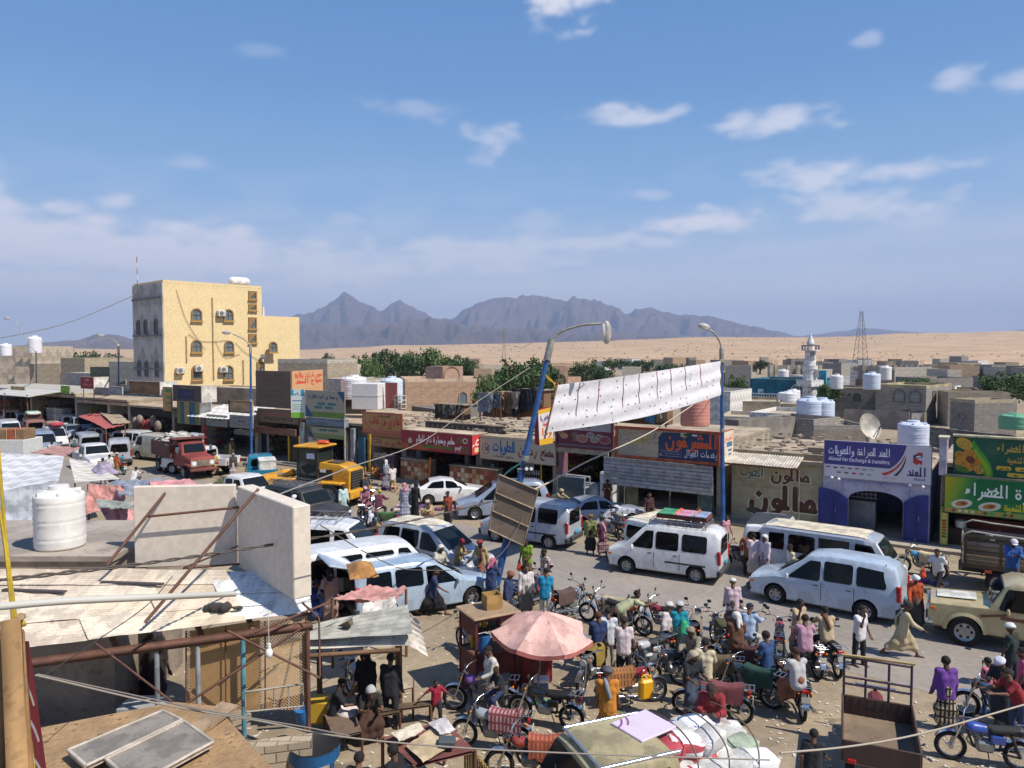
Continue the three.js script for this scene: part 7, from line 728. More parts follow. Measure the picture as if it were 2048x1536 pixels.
function person(px,py,face_,pose,top,low,head,label,o={}){
const J=posed(pose),s=(o.s??.985),base=o.base??0,p=G(px,py,base+J.top*s);const t=T('person',label,'person',V(p.x,base,p.z),rad(face_));t.scale.setScalar(s);
const k=Math.floor(h2(px,py)*4);mk('body',J.body,M(SKINS[k],.6,{vertexColors:true}),t);
const[tc,lg]=top.startsWith('+')?[top.slice(1),1]:[top,0];if(tc)mk('shirt',J.shirt(lg),clothM(tc),t);
if(low){const ty=low[0];mk({t:'trousers',f:'wrap_skirt',d:'robe'}[ty],J.lower(ty),clothM(low.slice(1)),t);}
const ht=head[0],hm=mk({h:'hair',t:'headcloth',s:'headscarf',c:'cap',v:'veil'}[ht],hgC[ht]??=nb().at(HG[ht]()).geo(),head.length>1?clothM(head.slice(1)):hairM,t);hm.matrixAutoUpdate=true;hm.position.copy(J.hc);hm.quaternion.setFromRotationMatrix(J.hd);
for(const l of J.L)nb().rbox(l[2].x,l[2].y-.068,l[2].z+.05,.09,.02,.26,.01).mesh('sandal',SANDAL,t);
if(o.shawl)nb().tube([J.on(.1,.13,.12),J.on(.36,.1,.12),J.on(.5,.07,.0),J.on(.36,.02,-.13),J.on(.14,-.04,-.13)].map((q)=>q.add(V(0,J.sh,0))),.05,7,16).mesh('shawl',clothM(o.shawl),t);
t.J=J;t.s_=s;return t;
}
function heldBag(t,side,c,label,r=.15){const a=t.J.A[side][2].clone().multiplyScalar(t.s_).applyAxisAngle(V(0,1,0),t.rotation.y).add(t.position),b=T('carrier_bag',label,'bag',a);nb().at(bones([[V(0,-.12,0),V(0,-.3,0),.06,r*.7]],.05,.03,.03)).mesh('bag_body',M(c,.5),b);for(const s of[-1,1])nb().tube([V(s*.03,-.1,0),V(s*.025,-.02,0),V(0,.0,0)],.008,4,6).mesh('handle',M(c,.5),b);}
const WH='#d9d6d0',R_=[
[858,1052,40,'stand','#9a9a2c','f#6d5a48','t#d8d5cf','person in yellow green shirt and white headcloth beside the cream roofed minivan'],
[880,1088,20,'ride2','+#c9c3b4','f#b5ad9d','s#d9d5cf','person in pale clothes and white headscarf seated low beside the cream roofed minivan'],
[917,1077,60,'front','+#a48f62','f#5d4a3d','t#8c2f33','person in tan jacket and red headcloth at the silver minivan bonnet',{shawl:'#5a3230'}],
[963,1079,-40,'walk','+#b09a6c','f#8a4f3c','t#8f3438','person in tan jacket with red headcloth and long brown scarf near the leaning pole',{shawl:'#6a3a34'}],
[865,1135,82,'stride','#2c3a5c','f#1c1c20','h','person in dark blue shirt and black wrap striding past the silver blue minivan'],
[982,1118,150,'front','+#2f4068','f#37445e','s#c46a86','person with pink headscarf in dark blue behind the leaning pole foot'],
[1015,1141,60,'stand2','+#2c3c60','f#2d3448','t#8a5a44','person in navy shirt right at the foot of the leaning pole'],
[1052,1128,10,'stand','+#d2ccc6|#b9aeb4','f#6f6c68','h','person in white striped shirt and grey wrap standing by the motorbikes'],
[1091,1137,160,'stand2','#1f86b0','t#c9c6c0','h','person in bright blue t-shirt and white trousers seen from behind'],
[1054,1076,-30,'stand2','#7e9c2c','f#56472f','h','person in lime green shirt carrying an orange bag near the leaning pole'],
[1090,1097,-60,'back','+#c9bfb4|#6a3040','f#d0cac0','h','person in maroon and white top with hands behind the back on the near road edge'],
[1181,1029,170,'stand','+#7f8450','f#23231f','t#7a5a3a','person in olive shirt and black wrap walking away on the far road edge'],
[1206,1034,-150,'stand2','#5f2c40','f#5a2a3c|#b8a0a0','h','person in maroon scarf and wrap beside the olive shirted person',{shawl:'#b9a3a8'}],
[1276,1031,140,'front','+#7d5236','f#a8927e','h','person hugging a brown bundle by the parked motorbikes'],
[1306,1040,60,'stand','+#c9b5b4','f#8f8a84','h#6d6a68','grey haired person in pale shirt behind the white minivan bonnet'],
[1300,1014,120,'stand2','+#c6ced8','f#c2c4c4','h','person in white and blue beside the white off-road wagon'],
[1466,1157,165,'stand','+#d3b9c0','f#6d5a54','c#d9d5d0','person in pale pink shirt and white cap walking on the road behind the minivan'],
[1497,1210,150,'ride','+#9fb2cd','t#b8b9b4','c#1c2430','rider in light blue shirt and black cap on a motorbike'],
[1474,1228,170,'ride2','#6a4630','f#5a4030','s#d6d2ca','rider in brown vest with long white headscarf'],
[1341,1206,-170,'walk','+#cfc4c2','f#6d624f','t#cfcac6','person with white headcloth and pale shirt walking behind a motorbike'],
[1359,1204,165,'stand','+#1f8fa0','f#a8a08c','t#b9bcc2','person in teal shirt with a green bag on the back'],
[1388,1247,-30,'lean','+#8c8474','t#7d7a6c','s#8d8474','person in grey camouflage crouched over a motorbike'],
[1197,1226,180,'stand2','#27365e','t#22243a','h#5a3320','young person in blue shirt with reddish hair by the motorbikes'],
[1217,1219,175,'front','#c9ccd2','t#b3aa9a','h','person in white shirt with black head cover between boy and striped man'],
[1248,1234,168,'stand','#d4c6c6|#c2b2b6','t#23222a','h#33241e','person in pale striped shirt and dark trousers seen from behind near the pink umbrella'],
[1244,1182,100,'bend','#b8b894','t#8f8c7a','h','person in pale yellow shirt bending over a parked motorbike'],
[1216,1336,175,'stand','#c9822c','f#b9803a','t#5c5860','person in orange shirt with grey shoulders and dark headcloth seen from behind',{shawl:'#8c9098'}],
[1410,1281,160,'front','+#cbbfa2','t#5a5248','h','person in cream shirt with dark hair among the motorbikes'],
[1381,1298,20,'ride2','#22262e','f#3a4252','s#b9ab92','rider in black vest with cream headscarf hanging down'],
[1425,1357,-20,'cross','+#8c2d33','f#b0a0a0','h#3a2a22','person in red shirt with grey scarf sitting cross-legged on the sacks',{base:1.12,shawl:'#a9abb4'}],
[1535,1263,-150,'stand','#2f4a78','t#2a2c30','h','person in blue shirt seen from behind at the motorbike row'],
[1597,1196,20,'phone','#b79f84','f#b9ab94','h','person in tan shirt with hand at the mouth on the near road edge'],
[1612,1233,165,'ride','#b88fa0','t#23232b','h','rider in washed pink shirt seen from behind'],
[1655,1216,178,'ride','#b9a684','t#1e1e20','h','rider in beige shirt with brown shoulder scarf, arms out to the bars',{shawl:'#6f4a32'}],
[1720,1209,25,'phone','#d6d3d6','t#25262c','h','person in white shirt and dark trousers holding a hand to the face'],
[1806,1203,70,'stride','+#bdb190','f#b3a281','t#2d2622','person in beige with dark headcloth taking a long stride across the road',{shawl:'#6a5a3a'}],
[1598,1299,-170,'ride2','#b9b8b8','f#8a5a44','h#3a2018','rider in pale top with a pale pannier behind, nearest the tricycle'],
[1894,1314,172,'stand','+#6a3f92','f#2b2320|#b3a78c','h','person in bright purple shirt and banded wrap walking away'],
[1979,1316,-160,'stand','#c46a82','t#35558f','h','child in pink top standing at the crowd by the photo edge',{s:.8}],
[2007,1312,-60,'front','+#2a2c34','f#30343c','t#d0d2e2','person in black with white headcloth among the crowd at the photo edge'],
[2026,1248,-150,'stand','#22302e','t#2f3138','t#dcdcdc','person in dark green shirt with white headcloth near the beige pickup wheel'],
[2040,1336,-90,'lean','#8c2630','t#3d4a6a','h','person in red shirt leaning over the motorbike at the photo edge'],
[2050,1296,-120,'stand','#c4557f','t#4a4450','h','person in pink cut by the photo edge'],
[1627,1461,150,'walk','#26282e','t#2c2d33','h','boy in black shirt walking beside the cargo tricycle',{s:.86}],
[1830,1149,-10,'walk','+#b34e22','f#55504c','t#d8d6d4','person in rust orange shirt and white cap walking with bags'],
[1799,1116,-30,'stand','#cfcac4','f#7a5040','c#7d8068','person in white shirt with brown wrap behind the silver people carrier'],
[1878,1097,-60,'stride','#d4d5d6','t#1f2026','h','person in white t-shirt and black trousers striding past the exchange office'],
[2026,1076,-20,'front','+#2f5a9c','t#4a5568','c#d5d5dc','person in blue shirt and white cap standing on the stake lorry',{base:.98}],
[1975,1064,-10,'front','+#a88f86','f#9c8478','t#cfc9c4','cook in pale clothes and white headcloth inside the green restaurant'],
[1499,1066,175,'lean','+#7a4630','t#2a2420','h','person in brown shirt bent over a motorbike between the vans'],
[1511,1053,-10,'front','+#b9c2d2','t#59606c','h#6a5a48','older person in pale blue coat facing the motorbike group'],
[1508,1066,178,'stand','#d2bfc8','f#b5a9a6','h','person in pale pink t-shirt and white wrap with back to the near road edge'],
[1531,1069,-60,'stand','+#c7bccb','f#8a8090','s#d9d4da','person wearing a white headscarf and lilac shirt in the motorbike group'],
[1541,1061,-120,'stand','#d8d2c0','t#4a4a55','c#a3263a','person in cream t-shirt and red cap at the old minibus'],
[1583,1088,-90,'stand','#d3cbae','f#b5ad94','h','person in cream shirt between old minibus and people carrier'],
[1452,1031,20,'stand','#c98fa0','t#3a3540','h','child in pink at the upright lamp post foot',{s:.8}],
[1421,1034,160,'stand','#5f7896','t#3c4454','h','person in dull blue in the shade of the phone shop'],
[1398,1012,-30,'stand','#a07a3a','f#6a5a48','h','person in ochre behind the white off-road wagon in the shop shade'],
[1404,1020,30,'stand2','#5a2a34','f#5a3a40','h','person in maroon in the shop shade beside the ochre person'],
[1298,985,10,'stand','#4a2c2e','f#5a3a36','h','dim person in dark red inside the phone shop'],
[1215,958,-10,'front','+#5a3520','f#4a3022','h','dim person in brown holding something orange before the juice shop freezer'],
[1110,975,40,'bend','+#a39878','t#6a6250','t#b0a684','person in khaki bending behind the grey minivan roof'],
[809,966,-160,'stand','+#a9aab8|#4f5464','d#9ea0b4|#565b6e','v#c48a96','woman in pink veil and patterned grey blue dress near the white sedan'],
[830,966,150,'stand2','+#1b1b20','d#17171c','v#1a1a1f','woman in black robe beside the white sedan boot'],
[772,920,-170,'stand','+#4a3a3c','d#8f929c','s#dcd6d6','woman with white headscarf and red bag in front of the furnishing shop'],
[785,929,-165,'walk','#d6cbc8','tb#b59a6c'.slice(0,1)+'#b59a6c|#7a5a3a','h','person in white t-shirt and striped trousers walking with the white headscarfed woman'],
[686,968,30,'stand','+#bcd6d6','f#a9c4c6','h','person in pale aqua shirt at the black off-road car bonnet'],
[730,972,10,'ride2','+#a06a78','d#8c5a66','t#c9a3aa','rider in patterned pink near the spread clothes'],
[757,980,170,'ride','+#6a3248','t#3a3038','h#b5a33a','rider in dark plum shirt with yellow headcloth and bundle'],
[730,949,175,'ride2','#3f3f48','t#6a6a74','h','young rider in dark grey with back to the near road'],
[704,944,20,'ride','#5a5f6e','t#484c58','h','boy on a motorbike behind the loader counterweight',{s:.85}],
[751,925,10,'squat','#b5783a','f#8a5a3a','h','vendor in orange crouching in front of the furnishing shop mats'],
[700,918,30,'squat','+#8f8a94','f#4a4650','s#b9b4bc','person in grey headscarf crouching before the narrow dark shop'],
[741,912,-10,'squat','+#4a3a44','f#3a3038','h','dim person in plum crouching in the shade of the furnishing shop'],
[612,1008,175,'stand','#b58a72|#d8c9b8','t#5a5560','h','child in striped top beside the black off-road car door',{s:.72}],
[587,990,150,'stand','+#c9ccd2','f#a9adb4','s#dcdce0','person with white headscarf standing at the black off-road car flank'],
[741,1028,160,'stand','+#26242c','d#201f26','s#d8d4dc','person in black with white headscarf on the road behind the white minibuses'],
[763,1037,178,'front','+#b08a58','f#8a6a48','h','person in tan shirt on the road behind the white minibuses'],
[862,998,-30,'squat','+#b9a07c','f#9a7e5c','t#c4b090','vendor in tan crouching behind the white sedan wheel'],
[896,982,-20,'stand','#b0553a','f#3d3638','h','person in orange vest standing at the blue grey minivan headlight'],
[427,905,170,'walk','+#c2a65c','f#9a8a6a','t#6a5a3c','person in yellow coat walking on the open sand left of the blue pickup'],
[466,906,20,'stand','+#4a4444','f#c9b8b4','t#8a7a72','person in dark jacket and white wrap holding a stick before the blue pickup'],
[455,883,175,'stand','+#59583a','t#4f4e34','h','person in olive uniform, bareheaded, at the low shop awning'],
[463,877,170,'stand','+#5d5c40','t#55543a','t#d0ccc0','person in olive uniform with white headcloth at the low shop awning'],
[424,884,10,'squat','+#8a7a60','f#5a4a44','t#a08c68','vendor in khaki crouched by piles of clothes under the grey signs'],
[404,905,-20,'squat','#cfcbd0','t#6a6a72','h#d8d0c8','vendor in white and red shirt crouched among clothes'],
[390,899,60,'squat','+#4f5a70','f#4a4450','s#a9a2a4','vendor in slate blue crouched beside the dump truck bonnet'],
[375,896,-40,'squat','#a83242','t#4a3a40','h','child in bright red at the dump truck bonnet',{s:.8}],
[372,880,150,'stand','#d2cfd2','t#7a7680','t#d5d0cc','person in white behind the dump truck cab'],
[361,869,20,'stand2','+#8f4a52','d#4a3a48','v#4a3038','woman in patterned red before the grey sack stack'],
[284,851,150,'stand','#d3aeb0','f#c0a0a0','h','person in pale pink on the sand beside the off-road wagon'],
[266,935,170,'squat','#d8d6d2','t#4a4a50','h','person in white shirt crouched beside the dump truck wheel'],
[218,909,175,'stand','+#d5d3d0','t#5a5a64','h','person in white shirt behind the white pickup bonnet'],
[232,905,160,'stand','+#a85a34','f#7a6a3a','t#c9a890','person in rust and olive beside the red dump truck bed'],
[205,916,-160,'stand','+#b0a58a','t#5a5a60','h','person in beige next to the white pickup bonnet'],
[66,877,120,'stand','+#1f8a84','t#3a4a50','t#b8a880','person in teal shirt next to the white truck box'],
[100,884,-170,'lean','+#d3d1ce','t#8a8a90','h','person in white shirt leaning between truck box and pickup'],
[82,890,170,'stand','+#d2b0a4','f#9a8078','s#dcc0b4','person in salmon headscarf beside the white truck box'],
[24,893,-30,'stand','#4a4550','t#3a3a44','h','dark haired person in front of the white truck box'],
[157,850,60,'ride','+#3a4258','t#3a3a44','h','rider in dark blue in the middle of the jam'],
[212,862,20,'stand','#a03a4a','t#3a3340','h','person in crimson between grey wagon and red awning'],
[95,813,20,'stand2','#b5403f','t#4a3a3a','h','person in red far back in the jam'],
[620,1157,60,'bench','+#2a3f80','f#3a4f8a','s#26242a','person in royal blue shirt seated behind the tin roof corner'],
[641,1186,150,'squat','+#7d93bb','t#6a7a9a','h#6a5036','child in pale blue bent down beside the pink cloth stall',{s:.8}],
[661,1138,10,'phone','+#a98a80','d#a98a80','v#1b1a1c','woman in black veil and rose robe reaching up to the raised tailgate'],
[668,1355,95,'hand','#22242a','f#cfc4c2','h','person in black shirt and pale wrap seated in the stall drinking'],
[737,1361,20,'bench','#2a2624','f#4a3228','s#b4b6bc','person with grey headcloth hunched on the stall bench'],
[872,1357,10,'run','#9c2238','t#22242c','h','small child in red shirt running with arms out',{s:.62}],
[984,1291,-75,'stand2','+#cfccc4','d#c9c6be','h','person in long white robe standing at the maroon kiosk'],
[1000,1331,-60,'ride2','#23282e','t#2b3a5c','h#4a2c1c','boy in dark shirt sitting on the motorbike by the kiosk',{s:.72,base:.14}],
[732,1300,-10,'stand','+#151518','d#141417','v#141417','woman all in black standing in the tin stall'],
[780,1308,170,'stand','+#23252a','t#26272c','h#1c1a1a','person in charcoal standing at the back of the tin stall'],
[312,1277,175,'stand2','#2c2426','f#2a2426','h','person as a dark silhouette inside the tin roofed shed'],
[250,1282,-60,'stand','+#4a2a30','f#33262a','s#3a2a2e','dim person in dark red in the depth of the tin roofed shed'],
[716,1507,170,'stand','#1e1c1e','f#252226','h','person with long black hair at the bottom of the photo',{s:.95}],
[790,1490,-120,'stand','+#1b1a1c','d#19181a','h','person in black beside the cardboard topped table'],
];
const crowd=R_.map((r)=>person(...r.slice(0,8),r[8]));
const who=(w)=>crowd.find((p)=>p.userData.label.includes(w));
heldBag(who('lime green'),0,'#c2452a','orange red carrier bag of the lime green shirted person');heldBag(who('bright blue'),0,'#7a1f2a','dark red bag beside the bright blue t-shirt');heldBag(who('white t-shirt and black'),0,'#d0482a','orange carrier bag swinging from the striding person in white t-shirt');heldBag(who('rust orange shirt'),1,'#c4455a','pink and red carrier bag of the rust orange shirted person');heldBag(who('white headscarf and red bag'),1,'#b52a3a','red bag of the woman with white headscarf',.2);heldBag(who('dark green shirt'),1,'#c8354a','red bag near the photo edge held by the dark green shirted person');
{const w=who('teal shirt with a green'),b=T('green_bag','green plastic bag hanging on the back of the teal shirted person','bag',w.position.clone().add(V(.1,1.02,.2)));nb().at(bones([[V(0,.15,0),V(0,-.15,.02),.08,.17]],.05,.03,.04)).mesh('bag_body',M('#2f9a6a',.4),b);}
const BPART={};
function bikeProto(){
if(BPART.t)return BPART.t;const t=new THREE.Group(),DKM=M('#262628',.5),CH=CHROME;
for(const x of[.63,-.6]){const w=new THREE.Group();w.name='wheel';w.position.set(x,.3,0);t.add(w);nb().at(new THREE.TorusGeometry(.26,.045,8,24)).mesh('tyre',RUBBER,w);const r=nb().at(new THREE.TorusGeometry(.215,.014,6,22)).cyl(V(0,0,-.06),V(0,0,.06),.05,.05,10);for(let i=0;i<12;i++){const a=i*PI/6;r.cyl(V(0,0,(i%2-.5)*.05),V(Math.cos(a)*.215,Math.sin(a)*.215,0),.004,.004,3);}r.mesh('rim',CH,w);}
const fk=nb();for(const s of[-1,1])fk.cyl(V(.63,.3,s*.07),V(.42,.92,s*.07),.022,.026,6);fk.mesh('fork',CH,t);nb().at(grid((a,b)=>V(.63+Math.cos(lerp(.5,2.6,a))*.33,.3+Math.sin(lerp(.5,2.6,a))*.33,(b-.5)*.12),10,2)).mesh('front_fender',CH,t);nb().at(grid((a,b)=>V(-.6+Math.cos(lerp(.7,2.9,a))*.34,.3+Math.sin(lerp(.7,2.9,a))*.34,(b-.5)*.14),10,2)).mesh('rear_fender',CH,t);
nb().cyl(V(.44,.82,0),V(.53,.8,0),.085,.1,12).mesh('headlight_shell',DKM,t);nb().cyl(V(.53,.8,0),V(.545,.797,0),.092,.085,12).mesh('headlight',LAMP,t);nb().tube([V(.22,1.06,-.36),V(.34,1.03,-.2),V(.4,.95,0),V(.34,1.03,.2),V(.22,1.06,.36)],.014,6,18).mesh('handlebar',CH,t);for(const s of[-1,1]){nb().cyl(V(.25,1.055,s*.26),V(.2,1.065,s*.38),.02,.02,7).mesh('grip',DKM,t);nb().cyl(V(.3,1.04,s*.24),V(.3,1.2,s*.32),.007).sph(.3,1.23,s*.33,.02,.05,.065,8).mesh('mirror',DKM,t);nb().sph(.45,.86,s*.16,.035,.03,.03,8).sph(-.78,.72,s*.14,.035,.03,.03,8).mesh('indicator',AMBER,t);}
nb().at(bones([[V(.3,.79,0),V(.0,.77,0),.1,.075],[V(.25,.76,.05),V(.05,.74,.04),.085,.06],[V(.25,.76,-.05),V(.05,.74,-.04),.085,.06]],.05,.022)).mesh('fuel_tank',DKM,t);nb().at(bones([[V(-.02,.78,0),V(-.6,.82,0),.075,.085],[V(-.1,.76,.06),V(-.58,.8,.06),.06,.065],[V(-.1,.76,-.06),V(-.58,.8,-.06),.06,.065]],.04,.024)).mesh('seat',DKM,t);
nb().cyl(V(.4,.86,0),V(.22,.36,0),.025).cyl(V(.22,.36,0),V(-.25,.34,0),.025).cyl(V(.38,.84,0),V(-.66,.72,.09),.02).cyl(V(.38,.84,0),V(-.66,.72,-.09),.02).cyl(V(-.25,.34,0),V(-.3,.72,0),.025).cyl(V(-.25,.33,.1),V(-.6,.3,.1),.02).cyl(V(-.25,.33,-.1),V(-.6,.3,-.1),.02).cyl(V(-.58,.32,.12),V(-.42,.74,.12),.028).cyl(V(-.58,.32,-.12),V(-.42,.74,-.12),.028).mesh('frame',DKM,t);
const en=nb().rbox(.02,.42,0,.34,.24,.26,.05).cyl(V(.1,.5,0),V(.2,.68,0),.075,.07,10);for(let i=0;i<4;i++)en.cyl(V(.11+i*.024,.52+i*.04,0),V(.117+i*.024,.532+i*.04,0),.095,.095,10);en.mesh('engine',MF('#8f9194',.4,{metalness:.6}),t);nb().tube([V(.2,.62,.06),V(.32,.45,.1),V(.15,.28,.14),V(-.3,.29,.17),V(-.85,.36,.18)],.026,7,20).cyl(V(-.3,.29,.17),V(-.86,.37,.18),.042,.046,8).mesh('exhaust',CH,t);nb().rbox(-.2,.6,.11,.26,.18,.05,.03).rbox(-.2,.6,-.11,.26,.18,.05,.03).mesh('side_cover',DKM,t);
nb().rbox(-.8,.76,0,.06,.09,.16,.02).mesh('tail_light',REDL,t);nb().box(-.88,.6,0,.012,.13,.19).mesh('number_plate',M('#b9b4a6',.5),t);const rk=nb();for(const s of[-1,1])rk.cyl(V(-.55,.88,s*.13),V(-.92,.9,s*.13),.01);for(let i=0;i<4;i++)rk.cyl(V(-.6-i*.1,.89,-.13),V(-.6-i*.1,.89,.13),.009);rk.mesh('rack',CH,t);nb().cyl(V(-.05,.34,.12),V(-.12,.02,.22),.012).mesh('stand',DKM,t);return BPART.t=t;
}
const coverC={};const coverG=()=>coverC.g??=nb().at(grid((a,b)=>{const x=lerp(.05,-.68,a),q=(b-.5)*2,w=.17+.03*Math.sin(a*9);const e=Math.abs(q),f=fbm(a*5+3,b*6,0,3)-.5,hem=.26+.1*fbm(a*6+9,Math.sign(q)*3+5,0,2);return V(x+.05*f,.925-.05*Math.sin(PI*a)+.05*a-.09*e*e-hem*Math.pow(Math.max(0,e-.4)/.6,1.5)+.03*f,Math.sign(q)*(.15*Math.sin(Math.min(e*2.4,1.57))+.07*Math.max(0,e-.5)+.05*f*e));},24,26)).geo();
const BK_=[
[1142,1232,38,'#8a8f94','c#5a4642','motorbike with brown fur seat cover by the bright blue t-shirt'],[1078,1206,60,'#a03038','#1c1c1e','dark motorbike hidden behind the bright blue t-shirt'],[1250,1262,-38,'#a8323c','#222','motorbike under the person in pale yellow shirt, bare front wheel on the sand'],[1212,1250,150,'#b5b0aa','c#b3a585','motorbike with beige cloth tank and orange indicators'],[1182,1372,-118,'#7d7a70','c#8a7434','motorbike with khaki saddle bags near the pink umbrella'],[1262,1408,12,'#8a2a30','c#9a6a3c|#6a4428','motorbike with brown striped blanket and yellow can'],[1346,1368,-160,'#3a3a40','#2a2a2c','dark motorbike in front of the camouflage person'],[1440,1302,92,'#33363c','c#4a4a2c','motorbike with olive load under the white headscarfed rider'],[1500,1298,60,'#2c3440','#222','motorbike of the rider in light blue shirt'],[1494,1402,140,'#2a3a3a','c#23443a','motorbike with green blanket and yellow plate'],[1558,1312,70,'#a82a34','#232325','red motorbike beside the blue shirted person'],[1612,1338,95,'#5a5f66','#222','motorbike of the rider in washed pink'],[1656,1336,88,'#2a2c30','#1e1e20','motorbike of the rider in beige, white number plate'],[1592,1416,82,'#4a4c50','c#b3b0a8','motorbike with pale pannier nearest the tricycle'],[962,1424,170,'#6a4a8a','c#7d7c78','motorbike with grey seat cover under the boy by the kiosk'],[985,1500,165,'#8f949a','c#7a3a44|#a88a84','motorbike with red plaid blanket seat'],[1092,1452,158,'#1c1c20','#1a1a1c','black motorbike between kiosk and laden pickup'],[1062,1560,175,'#8a3a2c','c#8a4432|#a8624a','motorbike under a rust flowered cover at the bottom of the photo'],[1842,1150,140,'#4a8fae','c#c9bc98','motorbike with cream cover and blue lamp before the exchange office'],[1995,1446,150,'#3a4a5a','#222','dark motorbike in the crowd at the photo edge'],[1970,1530,160,'#2a4a9a','#222','motorbike in shadow at the bottom near the photo edge'],[1482,1136,170,'#33343a','c#cfc6a8','motorbike with cream blanket in the group behind the minivan'],[1537,1146,160,'#8a2f30','#2a2426','red tailed motorbike in the group behind the minivan'],[1580,1128,150,'#3a2f30','c#7d4a40','motorbike with brown bundle at the old minibus flank'],[1262,1078,150,'#8a3a44','c#8a4448','motorbike with maroon blanket at the far road edge'],[1222,1078,130,'#9a9ca0','#2a2a2c','motorbike at the silver sedan bonnet'],[1238,1066,120,'#3a3c40','c#8f8a80','second motorbike at the silver sedan bonnet'],[1332,1312,78,'#3a3c42','c#8a8272','motorbike with grey bundle in front of the teal shirt'],[733,1052,-60,'#2a2a2e','#1e1e20','motorbike of the rider in patterned pink'],[766,1062,160,'#3a4a34','c#4a6a3a','motorbike with green blanket behind the plum shirted rider'],[736,1008,120,'#3a3f48','#222','motorbike of the young rider in dark grey'],[708,996,60,'#9aa0a4','#222','motorbike of the boy behind the loader'],[664,928,20,'#8a8e94','#222','far motorbike before the corner shop'],[716,1406,120,'#9aa0a6','#222','motorbike standing at the back of the tin stall'],[942,1312,120,'#7a3a2c','#222','motorbike half hidden behind the maroon kiosk'],[898,1152,40,'#6a6a6e','#222','motorbike beside the cream roofed minivan wheel'],[1425,1440,160,'#6a3a40','c#7a4448','motorbike with maroon seat behind the person on the sacks'],[1052,1212,50,'#3a3c42','#1c1c1e','motorbike in front of the white striped shirt'],[160,886,-60,'#3a3c40','#222','small motorbike in the middle of the jam'],[240,948,140,'#4a4c50','#222','motorbike beside the dump truck wheel'],[1322,1268,150,'#8a2a34','#222','red motorbike between teal shirt and bare front wheel'],[1392,1290,70,'#3f464c','c#8a8272','motorbike with grey cloth under the camouflage person'],[1296,1344,-150,'#b0b2b4','#262628','silver motorbike behind the striped blanket one'],[1412,1378,160,'#2c3038','c#6a5a44','motorbike with tan sack seat behind the cream shirted person'],[1544,1372,100,'#94343a','#222','red motorbike right behind the blue shirted person'],[1468,1352,130,'#565a60','c#5a2f34','motorbike with dark red cloth in the thick of the row'],[1128,1300,-40,'#6a6e72','#222','motorbike just right of the pink umbrella edge'],[1640,1150,150,'#555','#222','motorbike tucked between old minibus and people carrier'],
];
for(const[px,py,hd,tc,st,l]of BK_){const t=bikeProto().clone();t.name=nm('motorbike');scene.add(t);t.position.copy(G(px,py));t.rotation.y=rad(hd);t.rotation.z=0;tag(t,l,'motorbike');const tm=M(tc,.25,{clearcoat:.7});t.traverse((m)=>{if(/fuel_tank|side_cover/.test(m.name))m.material=tm;if(m.name==='seat'&&st[0]==='#')m.material=M(st,.7);});if(/yellow plate/.test(l))t.traverse((m)=>{if(m.name==='number_plate')m.material=M('#d2a81c',.5);});if(st[0]==='c')mk('seat_cover',coverG(),clothM(st.slice(1)),t);}
const BLUE=MF('#2b5a94',.5),GALV=MF('#a7a49c',.5,{metalness:.3});
function lamp(label,b,top,arm,head,o={}){
const t=T('street_lamp',label,'street lamp',b),l=(q)=>q.clone().sub(b),r=o.r??.11;nb().cyl(V(0,0,0),l(top).multiplyScalar(.55),r,r*.8,12).mesh('pole',BLUE,t);nb().cyl(l(top).multiplyScalar(.55),l(top),r*.78,r*.6,12).mesh('pole',BLUE,t);nb().cyl(l(top).multiplyScalar(.54),l(top).multiplyScalar(.56),r,r,12).mesh('collar',GALV,t);nb().cyl(l(top).multiplyScalar(.93),l(top).multiplyScalar(1.01),r*.95,r*.9,12).mesh('collar',GALV,t);nb().cyl(V(0,0,0),V(0,.12,0),r*2,r*1.6,12).mesh('base_plate',GALV,t);
nb().tube([l(top),...arm.map(l)],.045,7,20).mesh('arm',GALV,t);const h=nb(),c=l(head);h.sph(c.x,c.y,c.z,o.hx??.34,o.hy??.13,.16,12,o.rot??[0,0,0]);h.mesh('lamp_head',MF('#b9b6ae',.5),t);nb().sph(c.x+(o.gx??0),c.y-(o.gy??.06),c.z+.02,(o.hx??.34)*.8,(o.hy??.13)*.8,.13,12,o.rot??[0,0,0]).mesh('lens',M('#d5d4cc',.2),t);return t;}
const p1=G(986,1200),t1=P(1102,684,25.2),p2=G(1446,1056),t2=P(1443,700,35.3);
lamp('leaning blue lamp post with broken hanging head, holding one banner end',p1,t1,[P(1120,665,25.2),P(1160,651,25.2),P(1203,647,25.2)],P(1213,665,25.2),{hx:.17,hy:.4,gx:-.08,gy:0,r:.13});lamp('upright blue lamp post with oval head, holding the higher banner end',p2,t2,[P(1440,685,35.3),P(1430,668,35.3),P(1418,659,35.3)],P(1408,653,35.3),{hx:.3,hy:.16,rot:[0,0,-.25],r:.12});
lamp('far blue lamp post before the pale block houses, arm reaching over the jam',G(237,832),P(237,692,66),[P(230,683,66),P(212,675,66)],P(202,671,66));lamp('grey blue lamp post before the yellow block, arm reaching over the low shop',G(503,935),P(501,692,54),[P(490,680,54),P(466,668,54)],P(453,665,54),{hx:.36});lamp('farthest blue lamp post at the dim stalls',G(73,806),P(72,705,82),[P(60,690,82),P(30,640,82)],P(14,637,82));
nb().tube([P(1099,690,25.2),P(1085,686,25.2),P(1070,685,25.2)],.03,5).tube([P(1104,692,25.2),P(1130,677,25.2),P(1150,668,25.2)],.02,5).mesh('bracket',GALV,scene.getObjectByName('street_lamp'));
